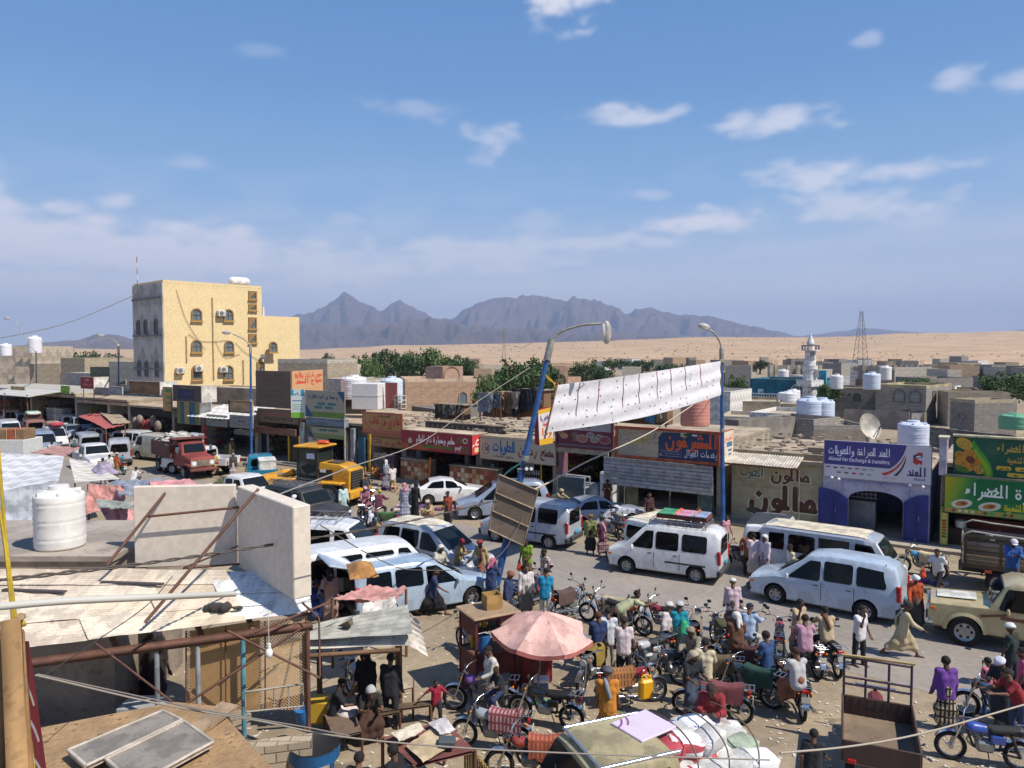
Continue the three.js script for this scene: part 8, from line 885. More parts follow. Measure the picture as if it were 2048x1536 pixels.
{const a=P(1116,770,25.2),b=P(1441,722,35),c=P(1442,790,35),d=P(1089,866,25.0),t=T('banner','long white banner stretched between leaning and upright lamp posts, seen from behind, full of slits','banner'),N=b.clone().sub(a).cross(d.clone().sub(a)).normalize();if(N.z<0)N.negate();
const f=(s,q)=>a.clone().lerp(b,s).lerp(d.clone().lerp(c,s),q).addScaledVector(N,.018*Math.sin(q*16+s*6+2*fbm(s*6,q*2,0,2))+.07*(fbm(s*7,q*3,0,3)-.5)*Math.sin(PI*clamp(q,.08,.92))).add(V(0,-.3*Math.sin(PI*s)*(.2+q)*.6,0));nb().at(grid(f,90,24)).at(grid((s,q)=>f(s,q).addScaledVector(N,-.012),90,24)).mesh('cloth',M('#e6e5ea',.75,{map:fine}),t);
[.1,.2,.33,.42,.53,.62,.72,.83].forEach((s,i)=>nb().at(grid((e,q)=>f(s+(e-.5)*.0035+.02*q,q*(.72-i*.02)).addScaledVector(N,.014),2,16)).mesh('seam_tape',M(i%3===0?'#5a5c72':i%3===1?'#a85a66':'#8a6670',.8),t));const hb=nb();for(let j=0;j<7;j++)for(let i=0;i<15;i++){const s=.03+i*.066+rr(-.02,.02),q=.08+j*.14+rr(-.02,.02);if(rnd()>.55)continue;const p=f(s,q).addScaledVector(N,.016);hb.sph(p.x,p.y,p.z,.03,.024,.01,6);}hb.mesh('slit',M('#2b2c33',.9),t).userData.kind='stuff';nb().cyl(a.clone().add(V(0,.15,0)),d.clone().add(V(0,-.2,0)),.035).mesh('batten',MF('#8a6a4c'),t);nb().cyl(b,c,.03).mesh('batten',MF('#8a6a4c'),t);nb().tube([P(1086,748,25.2),P(1098,760,25.2),a],.02,5).tube([P(1088,748,25.2),P(1105,763,25.1),P(1112,780,25.2)],.02,5).tube([b,P(1445,716,35.3)],.02,5).mesh('rope',M('#c9a02f',.9),t);}
{const q=[[998,949],[1076,981],[1046,1091],[978,1059]].map(([x,y])=>P(x,y,24.6)),t=T('plywood_board','weathered square board on battens tied to the leaning lamp post','board'),n=V(.2,0,1).multiplyScalar(.03);nb().poly(q).poly(q.map((e)=>e.clone().sub(n))).mesh('board',MG('#7d6f62'),t);const b=nb();for(const k of[0,.33,.66,1])b.cyl(q[0].clone().lerp(q[3],k).add(n),q[1].clone().lerp(q[2],k).add(n),.03,.03,4);b.cyl(q[0],q[3],.03,.03,4).cyl(q[1],q[2],.03,.03,4);b.mesh('batten',MF('#9a8770'),t);}
{const t=T('flood_light','small square floodlight bracketed on the leaning lamp post','floodlight',P(1058,937,24.9));nb().rbox(0,0,0,.34,.42,.1,.02).mesh('case',M('#2a2b2e',.5),t);for(const s of[-1,1])nb().cyl(V(s*.08,0,.05),V(s*.08,0,.07),.06,.06,10).mesh('lens',M('#e8ebf0',.1),t);nb().box(-.25,-.02,-.03,.3,.05,.05).mesh('bracket',GALV,t);}
{const t=T('cafe_sign','upright yellow and white snack sign with red edge behind the leaning post','shop sign'),f=canvasMat(200,420,(c,w,h)=>{c.fillStyle='#d9cfc4';c.fillRect(0,0,w,h);c.fillStyle='#d9a62a';c.fillRect(0,0,w,50);c.fillRect(0,350,w,70);arabMid(c,'كافتيريا',105,125,52,'#4a3a8a',2);arabMid(c,'بوفية',105,200,50,'#b8304a',2);arabMid(c,'ودا',100,310,80,'#c8562a',2.4);});face('printed_face',P(1076,821,36),P(1106,813,36.4),P(1106,886,36.4),P(1079,891,36),f,t);const q=[[1068,818,36.3],[1076,821,36.02],[1079,891,36.02],[1070,888,36.3]].map((e)=>P(...e));nb().poly(q).poly([P(1068,818,36.3),P(1106,812,36.7),P(1106,886,36.7),P(1070,888,36.3)]).mesh('panel',MF('#9a3030'),t);}
const wire=(label,pts,r,c,name='cable',cat='cable')=>{const t=T(name,label,cat);nb().tube(pts.map((q)=>P(...q)),r,5,40).mesh(name+'_strand',M(c,.8),t);return t;};
const twisted=(label,pts,r,c)=>{const t=T('twisted_cable',label,'cable'),cv=new THREE.CatmullRomCurve3(pts.map((q)=>P(...q))),L=cv.getLength();for(const k of[0,PI])nb().tube(Array.from({length:160},(_,i)=>{const e=cv.getPoint(i/159),a=i/159*L*5+k;return e.add(V(0,Math.cos(a)*r,Math.sin(a)*r));}),r*.9,5,320).mesh('strand',M(c,.8),t);};
twisted('dark twisted cable crossing over the tin roof and blank sign box',[[-20,1162,9],[280,1128,12],[520,1093,15],[780,1050,19],[930,1016,23],[1080,978,27]],.018,'#57504a');
wire('thick pale rope rising from the leaning post to the roof by the pink tank',[[1024,992,25],[1075,976,27],[1170,925,31],[1300,865,36],[1392,806,40]],.035,'#b3a894','rope','rope');wire('thin pale wire from the loader towards the shop roofs',[[560,988,20],[700,935,26],[850,880,34],[960,800,40],[1060,735,46]],.022,'#8f8a82');wire('turquoise rope tied low around the leaning lamp post',[[1056,916,25],[1048,922,25.2],[1020,940,27],[1003,957,29]],.03,'#5aa69c','rope','rope');wire('slack wire across the silver blue minivan roof',[[640,1050,14],[760,1120,16],[830,1140,18],[1000,1110,23],[1060,1010,25]],.012,'#5f5a54');wire('grey cable sagging along the bottom of the photo',[[70,1350,7],[340,1412,7.4],[520,1442,7.8],[660,1470,8],[900,1494,8.4],[1180,1508,8.8],[1540,1520,9.4]],.01,'#8a8278');wire('second grey cable running just over the first near the blue basin',[[75,1348,7.1],[400,1418,7.5],[620,1456,7.9],[700,1472,8.1]],.008,'#77706a');wire('pale cable crossing the tricycle towards the photo edge',[[1560,1506,9],[1690,1494,9.4],[1830,1470,10],[2060,1406,11]],.014,'#a39a8c');wire('thin black wire slanting down the tin roof to the tan roof',[[345,1152,13],[300,1205,12],[180,1290,10],[72,1362,8]],.008,'#3a3632');wire('far slack wire reaching the top of the yellow block',[[-20,680,60],[120,650,66],[275,588,77]],.05,'#7d7f88');wire('wire from banner corner down to the maroon sign',[[1165,765,26],[1190,790,29],[1255,825,36]],.012,'#555');wire('white cable end stretched close over the tin roof',[[-30,1216,2.2],[120,1203,2.3],[300,1195,2.5],[470,1188,3.2]],.012,'#b9b7b0');
for(const[i,[a,b]]of[[[1443,900,35.3],[1478,870,40]],[[1446,760,35.3],[1400,830,40]]].entries())wire(['thin wire from the upright post to the orange sign','thin wire from the upright post top to the pink tank'][i],[a,b],.014,'#6a6660');
const CREAM=M('#e2d6c6',.75,{map:fine}),BRN=MF('#6d4a3c',.75);
const bar=(b,a,c,r)=>b.cyl(P(...a),P(...c),r*.72,r*.72,4);
{const a=G(195,1128,3.9),t=T('flat_roof_house','low flat roofed house of grey cement carrying the big white tank','house',V(a.x-4.2,0,-18));nb().box(0,1.9,0,8.4,3.8,3.4).mesh('wall',MG('#97897a'),t);nb().box(0,3.86,0,8.5,.12,3.5).mesh('roof',MG('#a79c90'),t);waterTank('big white ribbed water tank on the grey cement roof, nearest the camera',G(121,1092,3.93),.53,1.3,'#e6e3de','water tank',3);}
{const A=G(20,1290,3.1),Bq=G(614,1224,3.1),Cq=G(600,1150,3.55),Dq=G(-30,1142,3.55),t=T('tin_roof','patched corrugated tin roof of the near shed, tan sheets with white ones at one end','tin roof');const at=(s,q)=>A.clone().lerp(Bq,s).lerp(Dq.clone().lerp(Cq,s),q);
for(let j=0;j<4;j++)for(let i=0;i<4;i++){const s0=i/4-.03+rr(-.02,.02),s1=(i+1)/4+.02,q0=j/4-.03+(j?0:rr(-.05,.03)),q1=(j+1)/4+.02,lift=.012*((i*3+j*5)%4)+j*.012;nb().at(grid((u,v)=>at(lerp(s0,s1,u),lerp(q0,q1,v)).add(V(0,lift+.016*Math.sin(v*52)+.03*(fbm(u*3+i*5,v*2+j*3,0,2)-.5),0)),6,52)).mesh('tin_sheet',MF(i===3?'#e4e5e3':pick(['#dccbb4','#d0bfa8','#e0d2be','#d8c8b4']),.65),t);}
const bm=nb();bm.cyl(at(-.05,-.04).add(V(0,-.32,0)),at(1.02,-.02).add(V(0,-.28,0)),.09,.09,4);bm.mesh('beam',BRN,t);for(const s of[.33,.62,.8])nb().cyl(at(s,-.04).add(V(0,-.3,0)),at(s,1).add(V(0,-.16,0)),.06,.06,4).mesh('rafter',WOODM,t);for(const[s,c]of[[.46,'#8a8f92'],[.6,'#9a9ea0'],[.76,'#5f9aa8'],[1.0,'#6d4a3c']]){const q=at(s,-.02);nb().cyl(V(q.x,0,q.z),V(q.x,2.8,q.z),.05,.05,8).mesh('post',MF(c),t);}
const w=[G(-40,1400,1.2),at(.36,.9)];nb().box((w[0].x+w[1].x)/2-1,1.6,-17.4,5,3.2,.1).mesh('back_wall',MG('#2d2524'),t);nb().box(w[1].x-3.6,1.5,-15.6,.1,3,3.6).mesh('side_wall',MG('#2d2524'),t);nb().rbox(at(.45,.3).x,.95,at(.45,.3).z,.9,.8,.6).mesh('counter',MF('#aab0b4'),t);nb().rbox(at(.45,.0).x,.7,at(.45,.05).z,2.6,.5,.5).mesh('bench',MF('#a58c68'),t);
const rp=T('rag_bundle','dark knotted rag lying on the tin roof under the blank sign box','rag',at(.7,.16).add(V(0,.1,0)));nb().at(bones([[V(-.3,0,0),V(.1,.03,.05),.07,.09],[V(.1,.03,.05),V(.4,-.02,-.05),.06,.03]],.05,.03,.05)).mesh('cloth',MF('#4a4540'),rp);for(const[s,q,l]of[[.13,.62,'dark metal strip on the upper tin sheets, nearer the white tank'],[.45,.72,'thin dark strip on the tin roof below the blank sign box']]){const p=at(s,q),o=T('metal_strip',l,'metal strip',p);nb().box(0,.09,0,1.4,.03,.1,-.1).mesh('strip',M('#4a4448',.6),o);}}
{const t=T('blank_sign_box','large blank cream sign box seen from behind on the tin roof, propped by brown bars','sign box'),y0=3.5,y1=5.38,L=G(272,1134,y0),R=G(474,1128,y0),N=G(580,1196,y0),wall=(a,b,th,m,n)=>{const d=b.clone().sub(a),l=Math.hypot(d.x,d.z),g=nb();g.rbox(0,(y0+y1)/2-y0,0,l,y1-y0,th,.02);const o=g.mesh(n,m,t);o.position.set((a.x+b.x)/2,y0,(a.z+b.z)/2);o.rotation.y=Math.atan2(-d.z,d.x);return o;};wall(L,R,.16,CREAM,'back_panel');wall(R.clone().add(V(.26,0,.1)),N.clone().add(V(.26,0,0)),.38,CREAM,'side_panel');const cp=nb();cp.cyl(R.clone().setY(y1+.02).add(V(.32,0,.1)),N.clone().setY(y1+.02).add(V(.32,0,0)),.24,.24,4);
const b=nb();bar(b,[342,972,17.0],[214,1130,15.6],.045);bar(b,[296,1033,16.6],[484,1014,16.8],.04);bar(b,[517,978,16.2],[290,1245,13.9],.045);b.mesh('brace',BRN,t);const k=nb();bar(k,[482,1090,16.9],[366,1136,16.6],.03);bar(k,[365,1137,16.6],[480,1128,16.8],.03);k.mesh('foot_bar',BRN,t);}
{const t=T('mesh_screen','tan expanded metal screen with rusty crossed bars at the shed front','screen'),al=texN(64,64,(u,v)=>{const a=Math.abs(((u+v)*4)%1-.5),b=Math.abs(((u-v+4)*4)%1-.5);return Math.max(a,b)>.36?1:0;},false),q=(x,y,D)=>P(x,y,D),sc=[q(372,1262,14.5),q(612,1232,15.1),q(612,1420,15.1),q(372,1420,14.5)];nb().poly(sc).mesh('expanded_mesh',new THREE.MeshStandardMaterial({color:C('#c9a06e'),roughness:.8,alphaMap:rep(al,4),alphaTest:.5,side:THREE.DoubleSide}),t);nb().poly([q(380,1262,15.6),q(520,1240,15.9),q(520,1420,15.9),q(380,1420,15.6)]).mesh('backing_board',MG('#bd9a6c'),t);const b=nb();for(const s of[0,.33,.66,1])bar(b,[lerp(372,612,s),lerp(1262,1232,s),lerp(14.4,15,s)],[lerp(372,612,s),1425,lerp(14.4,15,s)],.022);b.mesh('frame_bar',BRN,t);const c=nb();bar(c,[372,1408,13.4],[604,1256,14.6],.035);bar(c,[190,1286,13.4],[350,1408,12.6],.03);bar(c,[456,1262,14],[640,1356,14.2],.035);bar(c,[605,1206,15],[638,1236,14.6],.03);bar(c,[638,1236,14.6],[640,1352,14.2],.03);bar(c,[500,1268,14.2],[660,1204,15.4],.04);c.mesh('cross_bar',BRN,t);const r=nb();bar(r,[490,1384,13.6],[606,1368,14.4],.03);bar(r,[490,1424,13.6],[606,1412,14.4],.025);for(let i=0;i<5;i++)bar(r,[490+i*29,1384-i*4,13.6+i*.2],[490+i*29,1424-i*3,13.6+i*.2],.018);r.mesh('rail',MF('#a8a094'),t);const w=G(545,1560,.5);nb().box(w.x-.6,.55,w.z,2.6,1.2,.3,.25).mesh('block_wall',BK.tan,t);const bl=T('light_bulb','unlit white bulb hanging in front of the mesh screen','bulb',P(538,1306,13.6));nb().sph(0,0,0,.07,.1,.07,12).mesh('glass',M('#eceae4',.2),bl);nb().cyl(V(0,.09,0),V(0,.18,0),.04,.035,10).cyl(V(0,.18,0),V(0,.8,0),.006).mesh('socket',M('#d5d2ca'),bl);}
{const pt=[[46,1462],[200,1432],[350,1404],[432,1412],[548,1540],[600,1720],[20,1720]].map(([x,y])=>G(x,y,2.5)),t=T('clay_roof','dusty tan mud roof at the bottom corner with litter','roof');nb().poly(pt).mesh('roof_slab',new THREE.MeshStandardMaterial({color:C('#b5946e'),roughness:.97,map:rep(sandT,.5),bumpMap:rep(bump0,1),bumpScale:.02,side:THREE.DoubleSide}),t);const b=nb();for(let i=0;i<pt.length;i++){const a=pt[i],c=pt[(i+1)%pt.length];b.poly([a,c,c.clone().setY(0),a.clone().setY(0)]);}b.mesh('wall',MG('#a08a6e'),t);
const pan=(px,l)=>{const c=px.map(([x,y])=>G(x,y,2.66)),o=T('framed_panel',l,'panel'),dn=V(0,-.07,0);nb().poly(c).mesh('dusty_pane',MF('#8f877d',.5),o);const f=nb();for(let i=0;i<4;i++)f.cyl(c[i],c[(i+1)%4],.03,.03,4).poly([c[i],c[(i+1)%4],c[(i+1)%4].clone().add(dn),c[i].clone().add(dn)]);f.mesh('frame',MF('#c4b8a8',.5),o);};pan([[136,1500],[325,1421],[364,1440],[172,1532]],'dusty grey framed panel lying on the mud roof, the farther of two');pan([[212,1518],[368,1442],[426,1484],[270,1570]],'dusty grey framed panel lying on the mud roof, the nearer of two');const pk=T('wood_plank','pale plank standing at the mud roof corner','plank',G(420,1440,2.5));nb().box(0,.05,.2,.35,.06,1.1,-.4,.1).mesh('plank',MF('#a58d72'),pk);}
{
const t=T('edge_signboard','wooden framed red signboard with white script at the photo edge, yellow rope beside it','signboard'),f=canvasMat(128,512,(c,w,h)=>{c.fillStyle='#8f2f38';c.fillRect(0,0,w,h);c.strokeStyle='#d8cfcc';c.lineWidth=16;for(let i=0;i<3;i++){c.beginPath();c.moveTo(20,130+i*150);c.quadraticCurveTo(80,170+i*140,100,250+i*130);c.stroke();}});const q=(x,y,D)=>P(x,y,D);face('printed_face',q(46,1282,5),q(58,1282,4.9),q(96,1560,4.4),q(60,1560,4.5),f,t,0);nb().cyl(q(22,1245,4.8),q(40,1600,4.2),.075,.075,4).mesh('frame',MF('#a58257'),t);nb().cyl(q(42,1262,4.85),q(64,1600,4.2),.025,.025,4).mesh('frame',MF('#8a6740'),t);nb().cyl(q(4,1260,4.9),q(6,1600,4.4),.02,.02,4).mesh('frame',MF('#8a6740'),t);
const y=T('yellow_rope','yellow rope bound pole rising at the photo edge','rope'),b=nb().tube([q(-4,880,5.4),q(10,1060,5.2),q(34,1260,5),q(72,1580,4.3)],.012,6,30).tube([q(-12,960,5.3),q(8,1080,5.1),q(28,1260,4.9)],.01,5,20);for(let i=0;i<5;i++)b.sph(...q(33+i*3,1236+i*3,4.95).toArray(),.03,.02,.02,6);b.mesh('rope_strand',MF('#b59a2c',.9),y);nb().cyl(q(41,1233,4.9),q(44,1233,5.3),.025,.025,10).mesh('pole_end',MF('#b09270'),y);}
const gq=(l,h)=>l.map(([x,y])=>G(x,y,h));
const tarp=(label,l,h,c,o={})=>{const t=T(o.name??'tarpaulin',label,o.cat??'tarpaulin'),q=l.map(([x,y,z])=>G(x,y,z??h));if(q[0].z>q[3].z)q.reverse();nb().at(cloth(q[0],q[1],q[2],q[3],{sag:.12,wr:.1,fr:7,nu:24,nv:16,...o}).geo()).mesh('cloth',typeof c==='string'?MF(c,.9):c,t);for(const k of o.posts??[])nb().cyl(V(q[k].x,0,q[k].z),q[k],.04,.04,6).mesh('pole',WOODM,t);return t;};
{const t=T('tin_stall','stall of battered grey tin sheets on rough posts with a stone on top','stall'),pl=(l,h,m)=>{const q=l.map(([x,y,z])=>G(x,y,z??h));nb().at(grid((u,v)=>q[0].clone().lerp(q[1],u).lerp(q[3].clone().lerp(q[2],u),v).add(V(0,.02*Math.sin(v*40)+.05*(fbm(u*4,v*3,0,2)-.5),0)),12,36)).mesh('tin_sheet',m,t);};pl([[612,1250],[815,1208],[826,1270],[614,1282]],2.3,MF('#a8a79d',.7));pl([[614,1268],[812,1262],[824,1292,2.0],[620,1300,2.1]],2.25,MF('#d0cabe',.7));pl([[815,1222],[838,1240],[856,1315,1.75],[812,1290,2.0]],2.3,MF('#d8cfc2',.7));for(const[x,y]of[[800,1444],[612,1462],[796,1400],[640,1430]]){const q=G(x,y);nb().cyl(V(q.x,0,q.z),V(q.x,2.2,q.z),.07,.06,6).mesh('post',WOODM,t);}const s=G(692,1248,2.4);nb().at(hull(Array.from({length:10},()=>V(rr(-1,1),rr(-.7,.7),rr(-1,1)).normalize().multiplyScalar(.19)))).mesh('stone',MG('#7a6a58'),t).position.copy(s);const sh=nb();sh.cyl(G(615,1312,2),G(800,1300,2),.05,.05,4);sh.mesh('beam',WOODM,t);
const bench=(l,h,label,m,nme='bench')=>{const q=gq(l,h),o=T(nme,label,nme);nb().poly(q).poly(q.map((e)=>e.clone().add(V(0,-.04,0)))).mesh('top',m,o);for(const e of q)nb().cyl(V(e.x,0,e.z),e.clone().add(V(0,-.02,0)),.03,.03,5).mesh('leg',BRN,o);};bench([[755,1412],[860,1400],[862,1410],[757,1424]],.45,'long brown wooden bench beside the running child',MG('#6a5644'));bench([[770,1362],[826,1356],[826,1374],[770,1388]],.75,'small table with pale cloth behind the stall bench',MF('#b5a48e'),'table');bench([[648,1428],[706,1418],[724,1462],[668,1476]],.5,'worn plank table in front of the seated drinker',MG('#6d5b4c'),'table');bench([[690,1430],[795,1410],[800,1424],[694,1446]],.42,'low bench carrying the hunched person',MG('#5f4c3c'));}
{const q=G(630,1590),t=T('blue_basin','round black basin on a bright blue ring stand','basin',q),BL=M('#1f5f94',.5,{map:grimeF});nb().cyl(V(0,.78,0),V(0,1.0,0),.48,.48,24,true).mesh('ring',BL,t);for(let i=0;i<4;i++)nb().cyl(V(Math.cos(i*1.57+.6)*.46,0,Math.sin(i*1.57+.6)*.46),V(Math.cos(i*1.57+.6)*.46,.8,Math.sin(i*1.57+.6)*.46),.025).mesh('leg',BL,t);nb().at(new THREE.LatheGeometry([[0,.86],[.3,.88],[.44,1.0],[.46,1.0]].map((e)=>new THREE.Vector2(...e)),22)).mesh('basin',M('#222122',.6),t);const bk=T('bucket','blue plastic bucket at the rail end by the yellow tub','bucket',G(606,1448,.5));nb().at(new THREE.LatheGeometry([[0,0],[.13,0],[.17,.32],[.18,.32]].map((e)=>new THREE.Vector2(...e)),16)).mesh('bucket_body',M('#2a6fae',.5),bk);const yt=T('yellow_tub','yellow plastic tub in the shade of the tin stall','tub',G(640,1440,.2));nb().rbox(0,.25,0,.6,.55,.4,.06).mesh('tub_body',M('#b5932a',.6),yt);}
{const t=T('cardboard_table','maroon table covered with cardboard sheets and a rolled mat','table'),q=gq([[765,1475],[888,1440],[950,1500],[828,1530]],.95);nb().poly(q).poly(q.map((e)=>e.clone().add(V(0,-.06,0)))).mesh('top',MG('#7a4a44'),t);for(const e of q)nb().cyl(V(e.x,0,e.z),e,.035).mesh('leg',BRN,t);const cd=(l,h,c,n)=>nb().at(cloth(...gq(l,h),{sag:-.03,wr:.04,th:.01}).geo()).mesh(n,MF(c),t);cd([[812,1492],[868,1452],[920,1480],[846,1526]],1.02,'#c9b592','cardboard');cd([[782,1466],[838,1444],[850,1462],[798,1484]],1.12,'#d6cbb4','rolled_mat');cd([[856,1446],[890,1434],[912,1462],[880,1470]],1.08,'#dcd6d8','paper_sheet');nb().rbox(0,0,0,.32,.14,.26,.02).mesh('dark_box',M('#4a5054',.6),t).position.copy(G(894,1484,1.1));const w=T('wicker_panel','yellowish wicker panel leaning by the cardboard table','panel'),e=[G(930,1482,.95),G(985,1545,.6),G(985,1600,0),G(930,1585,0)];for(let i=0;i<12;i++)nb().cyl(e[0].clone().lerp(e[1],i/11),e[3].clone().lerp(e[2],i/11),.024,.02,5).mesh('cane',MF('#b0934e'),w);}
{const a=G(931,1388),t=T('kiosk','maroon metal kiosk with open upper shelves and tan top','kiosk',V(a.x+.55,0,a.z-.35),.5),RD=MF('#6a2428',.6),f=nb();for(const x of[-.55,.55])for(const z of[-.45,.45])f.box(x,.98,z,.06,1.96,.06);for(const y of[1.93,1.02])f.box(0,y,.45,1.04,.06,.05).box(0,y,-.45,1.04,.06,.05).box(-.55,y,0,.05,.06,.84).box(.55,y,0,.05,.06,.84);f.mesh('frame',RD,t);nb().box(0,.5,.44,1.04,1,.03).box(-.55,.5,0,.03,1,.84).mesh('panel',RD,t);nb().box(-.55,1.72,0,.03,.4,.84).mesh('panel',RD,t);nb().rbox(0,2.0,0,1.3,.06,1.1,.02).mesh('roof',MG('#b09678'),t);nb().box(0,1.0,0,1.04,.04,.84).box(0,1.45,-.2,1.0,.03,.4).mesh('shelf',WOODM,t);nb().cyl(V(-.15,1.02,.1),V(-.15,1.4,.1),.17,.15,14).mesh('blue_jug',M('#2a5f9a',.4),t);nb().cyl(V(-.35,1.02,-.2),V(-.35,1.4,-.2),.05,.04,8).mesh('yellow_bottle',M('#c9a51f',.4),t);for(let i=0;i<5;i++)nb().rbox(-.4+i*.2,1.56,-.25,.14,.2,.14).mesh('goods',M(['#b54a2a','#8a8f94','#c9a030','#4a6a5a','#7a3a3a'][i],.6),t);nb().rbox(1.15,.5,.2,.9,1,.6,.02).mesh('red_counter',MF('#7d2020',.6),t);
const bx=T('cardboard_box','open cardboard box on the kiosk top','box',V(t.position.x+.1,2.03,t.position.z-.05),.4);for(const[x,z,w,d]of[[0,.18,.42,.02],[0,-.18,.42,.02],[.2,0,.02,.34],[-.2,0,.02,.34]])nb().box(x,.18,z,w,.36,d).mesh('side',MF('#b58f54'),bx);
const u=G(1074,1400),um=T('parasol','faded pink market umbrella with sagging red edged panels beside the kiosk','umbrella',u),hy=2.25,R=1.24;for(let i=0;i<7;i++){const a0=i*PI/3.5+.3,a1=a0+PI/3.5;nb().at(grid((s,r)=>{const a=lerp(a0,a1,s),k=R*r*(1-.15*Math.sin(PI*s)*r);return V(Math.cos(a)*k,hy-.5*Math.pow(r,1.15)-.08*Math.sin(PI*s)*r*(1+.8*h2(i,3))+.02*(fbm(a*4,r*6,0,2)-.5),Math.sin(a)*k);},8,10)).mesh('canopy_panel',MF('#dcb0a6',.9),um);nb().at(grid((s,r)=>{const a=lerp(a0,a1,s),k=R*(1-.15*Math.sin(PI*s))+.006;return V(Math.cos(a)*k,hy-.5-.08*Math.sin(PI*s)*(1+.8*h2(i,3))-r*.1,Math.sin(a)*k);},8,2)).mesh('valance',MF('#c4736a',.9),um);nb().cyl(V(0,hy-.03,0),V(Math.cos(a0)*R,hy-.52,Math.sin(a0)*R),.012).mesh('rib',STEEL,um);}um.rotation.set(.06,0,-.07);nb().cyl(V(0,0,0),V(0,hy+.06,0),.025).mesh('pole',STEEL,um);nb().cyl(V(0,0,0),V(0,.2,0),.25,.2,12).mesh('foot',CONC,um);
const ck=T('cooler_box','small white and blue cooler box beside the umbrella foot','cooler',G(1082,1392));nb().rbox(0,.2,0,.36,.34,.26,.03).mesh('box_body',M('#5a6f9a',.5),ck);nb().rbox(0,.42,0,.4,.1,.3,.03).mesh('lid',M('#dddde2',.4),ck);const gb=T('green_bag','crumpled green bag on the sand by the umbrella foot','bag',G(1082,1408));nb().at(bones([[V(-.1,.06,0),V(.1,.05,0),.07,.06]],.05,.03,.05)).mesh('bag_body',M('#2f9a72',.5),gb);const jc=T('jerrycan','yellow jerrycan strapped to the striped blanket motorbike','jerrycan',G(1291,1398,.35),.4);nb().rbox(0,.25,0,.34,.46,.22,.05).mesh('can_body',M('#d29a12',.45),jc);nb().tube([V(-.12,.47,0),V(-.08,.56,0),V(.06,.56,0),V(.1,.47,0)],.022,6).cyl(V(.13,.47,0),V(.13,.54,0),.035).mesh('handle',M('#d29a12',.45),jc);}
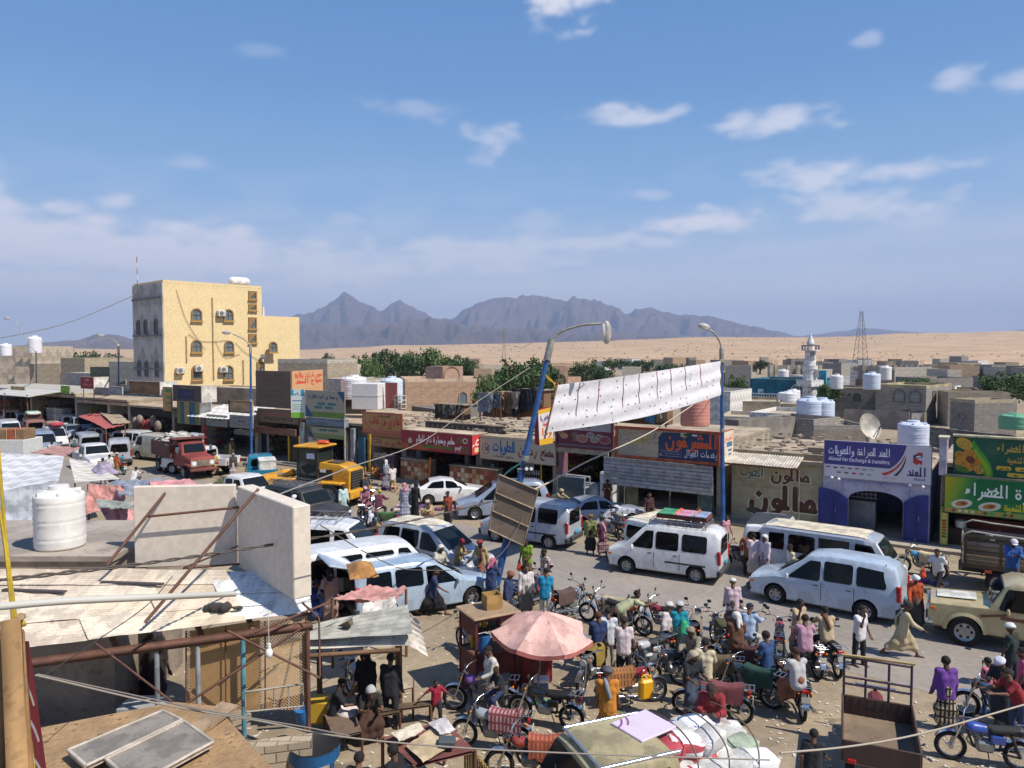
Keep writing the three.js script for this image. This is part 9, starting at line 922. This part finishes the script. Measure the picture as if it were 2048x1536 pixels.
const PK='#d99a9c';tarp('pale blue white tarpaulin hanging down the tent front behind the white tank',[[-20,986,2.52],[116,962,2.95],[118,1042,1.3],[-20,1060,.95]],3.0,'#cfd6de',{wr:.09,sag:.15,fr:4,name:'tent_tarpaulin',posts:[1]});tarp('creased white tarpaulin roof of the tent at the photo edge',[[-20,905,3.4],[128,912,3.35],[117,962,2.94],[-20,987,2.5]],3.1,'#d3d4d6',{wr:.1,sag:.15,fr:4});tarp('long tan and red awning over the stalls behind the tent',[[60,905],[110,890],[160,897],[126,914]],2.7,'#b58a82');tarp('corrugated white stall roof beside the red posts',[[138,918],[172,922],[240,958],[150,966]],2.5,'#d9d4ca',{wr:.02,posts:[2,3]});tarp('lilac umbrella cloth beyond the white stall roof',[[178,940],[214,926],[240,946],[200,954]],2.4,'#a69ab0',{sag:-.4});tarp('salmon red cloth hung on the stall behind the white tank',[[176,968],[246,972],[252,1004,1.95],[172,1030,1.4]],2.6,'#dc9c92',{posts:[0,1]});tarp('pink umbrella cloth draped low with grey patch on top',[[190,1000],[278,1004],[276,1062,1.28],[218,1050,1.5]],2.2,PK,{sag:-.3,wr:.16});tarp('grey green cloth strip lying over the pink umbrella cloth',[[192,998],[262,1003],[276,1018],[196,1016]],2.34,'#9aa096');tarp('teal and purple tangled cloths behind the blank sign box',[[215,958],[330,958],[300,985],[240,992]],2.4,'#8f96a6',{wr:.25});tarp('faded pink tarpaulin edge just above the blank sign box',[[300,962],[380,958],[400,972],[300,976]],2.5,PK);tarp('crumpled pink and grey cloth heap beside the wooden crates',[[172,1066,1.5],[268,1060,1.55],[280,1128,.5],[226,1130,.5]],1.2,'#cfa4a8',{wr:.28});tarp('red patterned awning over the stall beside the two white tanks',[[156,832],[200,822],[250,850],[212,858]],2.4,'#b8625c|#d08a80'.slice(0,7),{posts:[0,1,2,3]});for(const[i,[a,b,c]]of[[6,40,'#6d5f4c'],[44,84,'#4f4a44'],[90,118,'#7a6a4e'],[140,176,'#5d5247'],[184,214,'#8a8478']].entries())tarp(['brown','dark grey','khaki','dull brown','pale grey'][i]+' awning cloth over a dim far stall, '+['nearest the photo edge','at the farthest lamp post','under the small green sign','under the small red sign box','beside the cloth shop'][i],[[a,782,3.9],[b,782,3.9],[b+3,799,3.2],[a-2,798,3.2]],3,c,{wr:.12,posts:[2,3]});tarp('tan tarpaulin behind the red patterned awning',[[198,824],[240,828],[262,846],[226,848]],2.5,'#b3a084',{posts:[1,2]});tarp('orange red awning corner at the photo edge above the jam',[[-10,796],[14,800],[20,812],[-10,812]],2.6,'#c8553c',{posts:[2]});tarp('pink and tan cloth roof of the stall beside the silver blue minivan',[[664,1196],[740,1170],[812,1178],[780,1212]],1.9,'#c9948c',{wr:.12,posts:[0,2]});tarp('white plastic sacking laid over the stall edge',[[728,1206],[790,1194],[796,1222],[724,1228]],2.0,'#d8d2c8',{wr:.1});tarp('curved brown cardboard shade propped on the raised tailgate',[[692,1128],[742,1124],[758,1154],[700,1160]],2.1,'#b5824a',{sag:-.25,wr:.03});
{const t=T('wooden_crate','stacked yellow and dark wooden crates below the pink cloth heap','crates',G(206,1196),.3);for(const[x,y,z,c]of[[0,.3,0,'#a5863e'],[.1,.9,-.1,'#3a3024'],[-.5,.35,.2,'#b09048'],[.1,1.35,0,'#9a7a3c']])nb().rbox(x,y,z,.8,.5,.6,.02).mesh('crate',MG(c),t);const cl=['#b52a45','#3a5aa0','#d8c9c8','#c46a90','#c9a02c','#2a3050','#8a4a8a'],pile=(px,py,n,w,l)=>{const o=T('clothes_pile',l,'clothes'),c=G(px,py);for(let i=0;i<n;i++)nb().at(bones([[V(-.14,0,rr(-.1,.1)),V(.14,0,rr(-.1,.1)),.08,.07]],.05,.045,.06)).mesh('garment',MF(pick(cl)),o).position.set(c.x+rr(-w,w),.05,c.z+rr(-w,w)*.6);};pile(800,1018,16,1.6,'bright clothes spread on sacking beside the veiled women');pile(756,975,10,1.4,'pink and pale clothes spread by the loader counterweight');pile(415,932,14,2.4,'red and mixed clothes piled on the ground under the grey signs');pile(1850,1172,9,.9,'colourful parcels spread on the ground before the green restaurant');pile(893,1020,7,.7,'pink and white bundles beside the crouching tan vendor');
const b=nb();for(let i=0;i<1700;i++){const g=G(rr(300,2048),990+550*Math.sqrt(rnd())),k=rr(.012,.06),n=g.x*SA-g.z*CA;if(n>20.5&&n<28.6&&rnd()<.75)continue;b.box(g.x,.012,g.z,k*rr(1,2.4),.012,k,rr(0,3),rr(-.2,.2));}b.mesh('litter',M('#c9beb2',.9)).userData.kind='stuff';}
renderer.render(scene,camera);
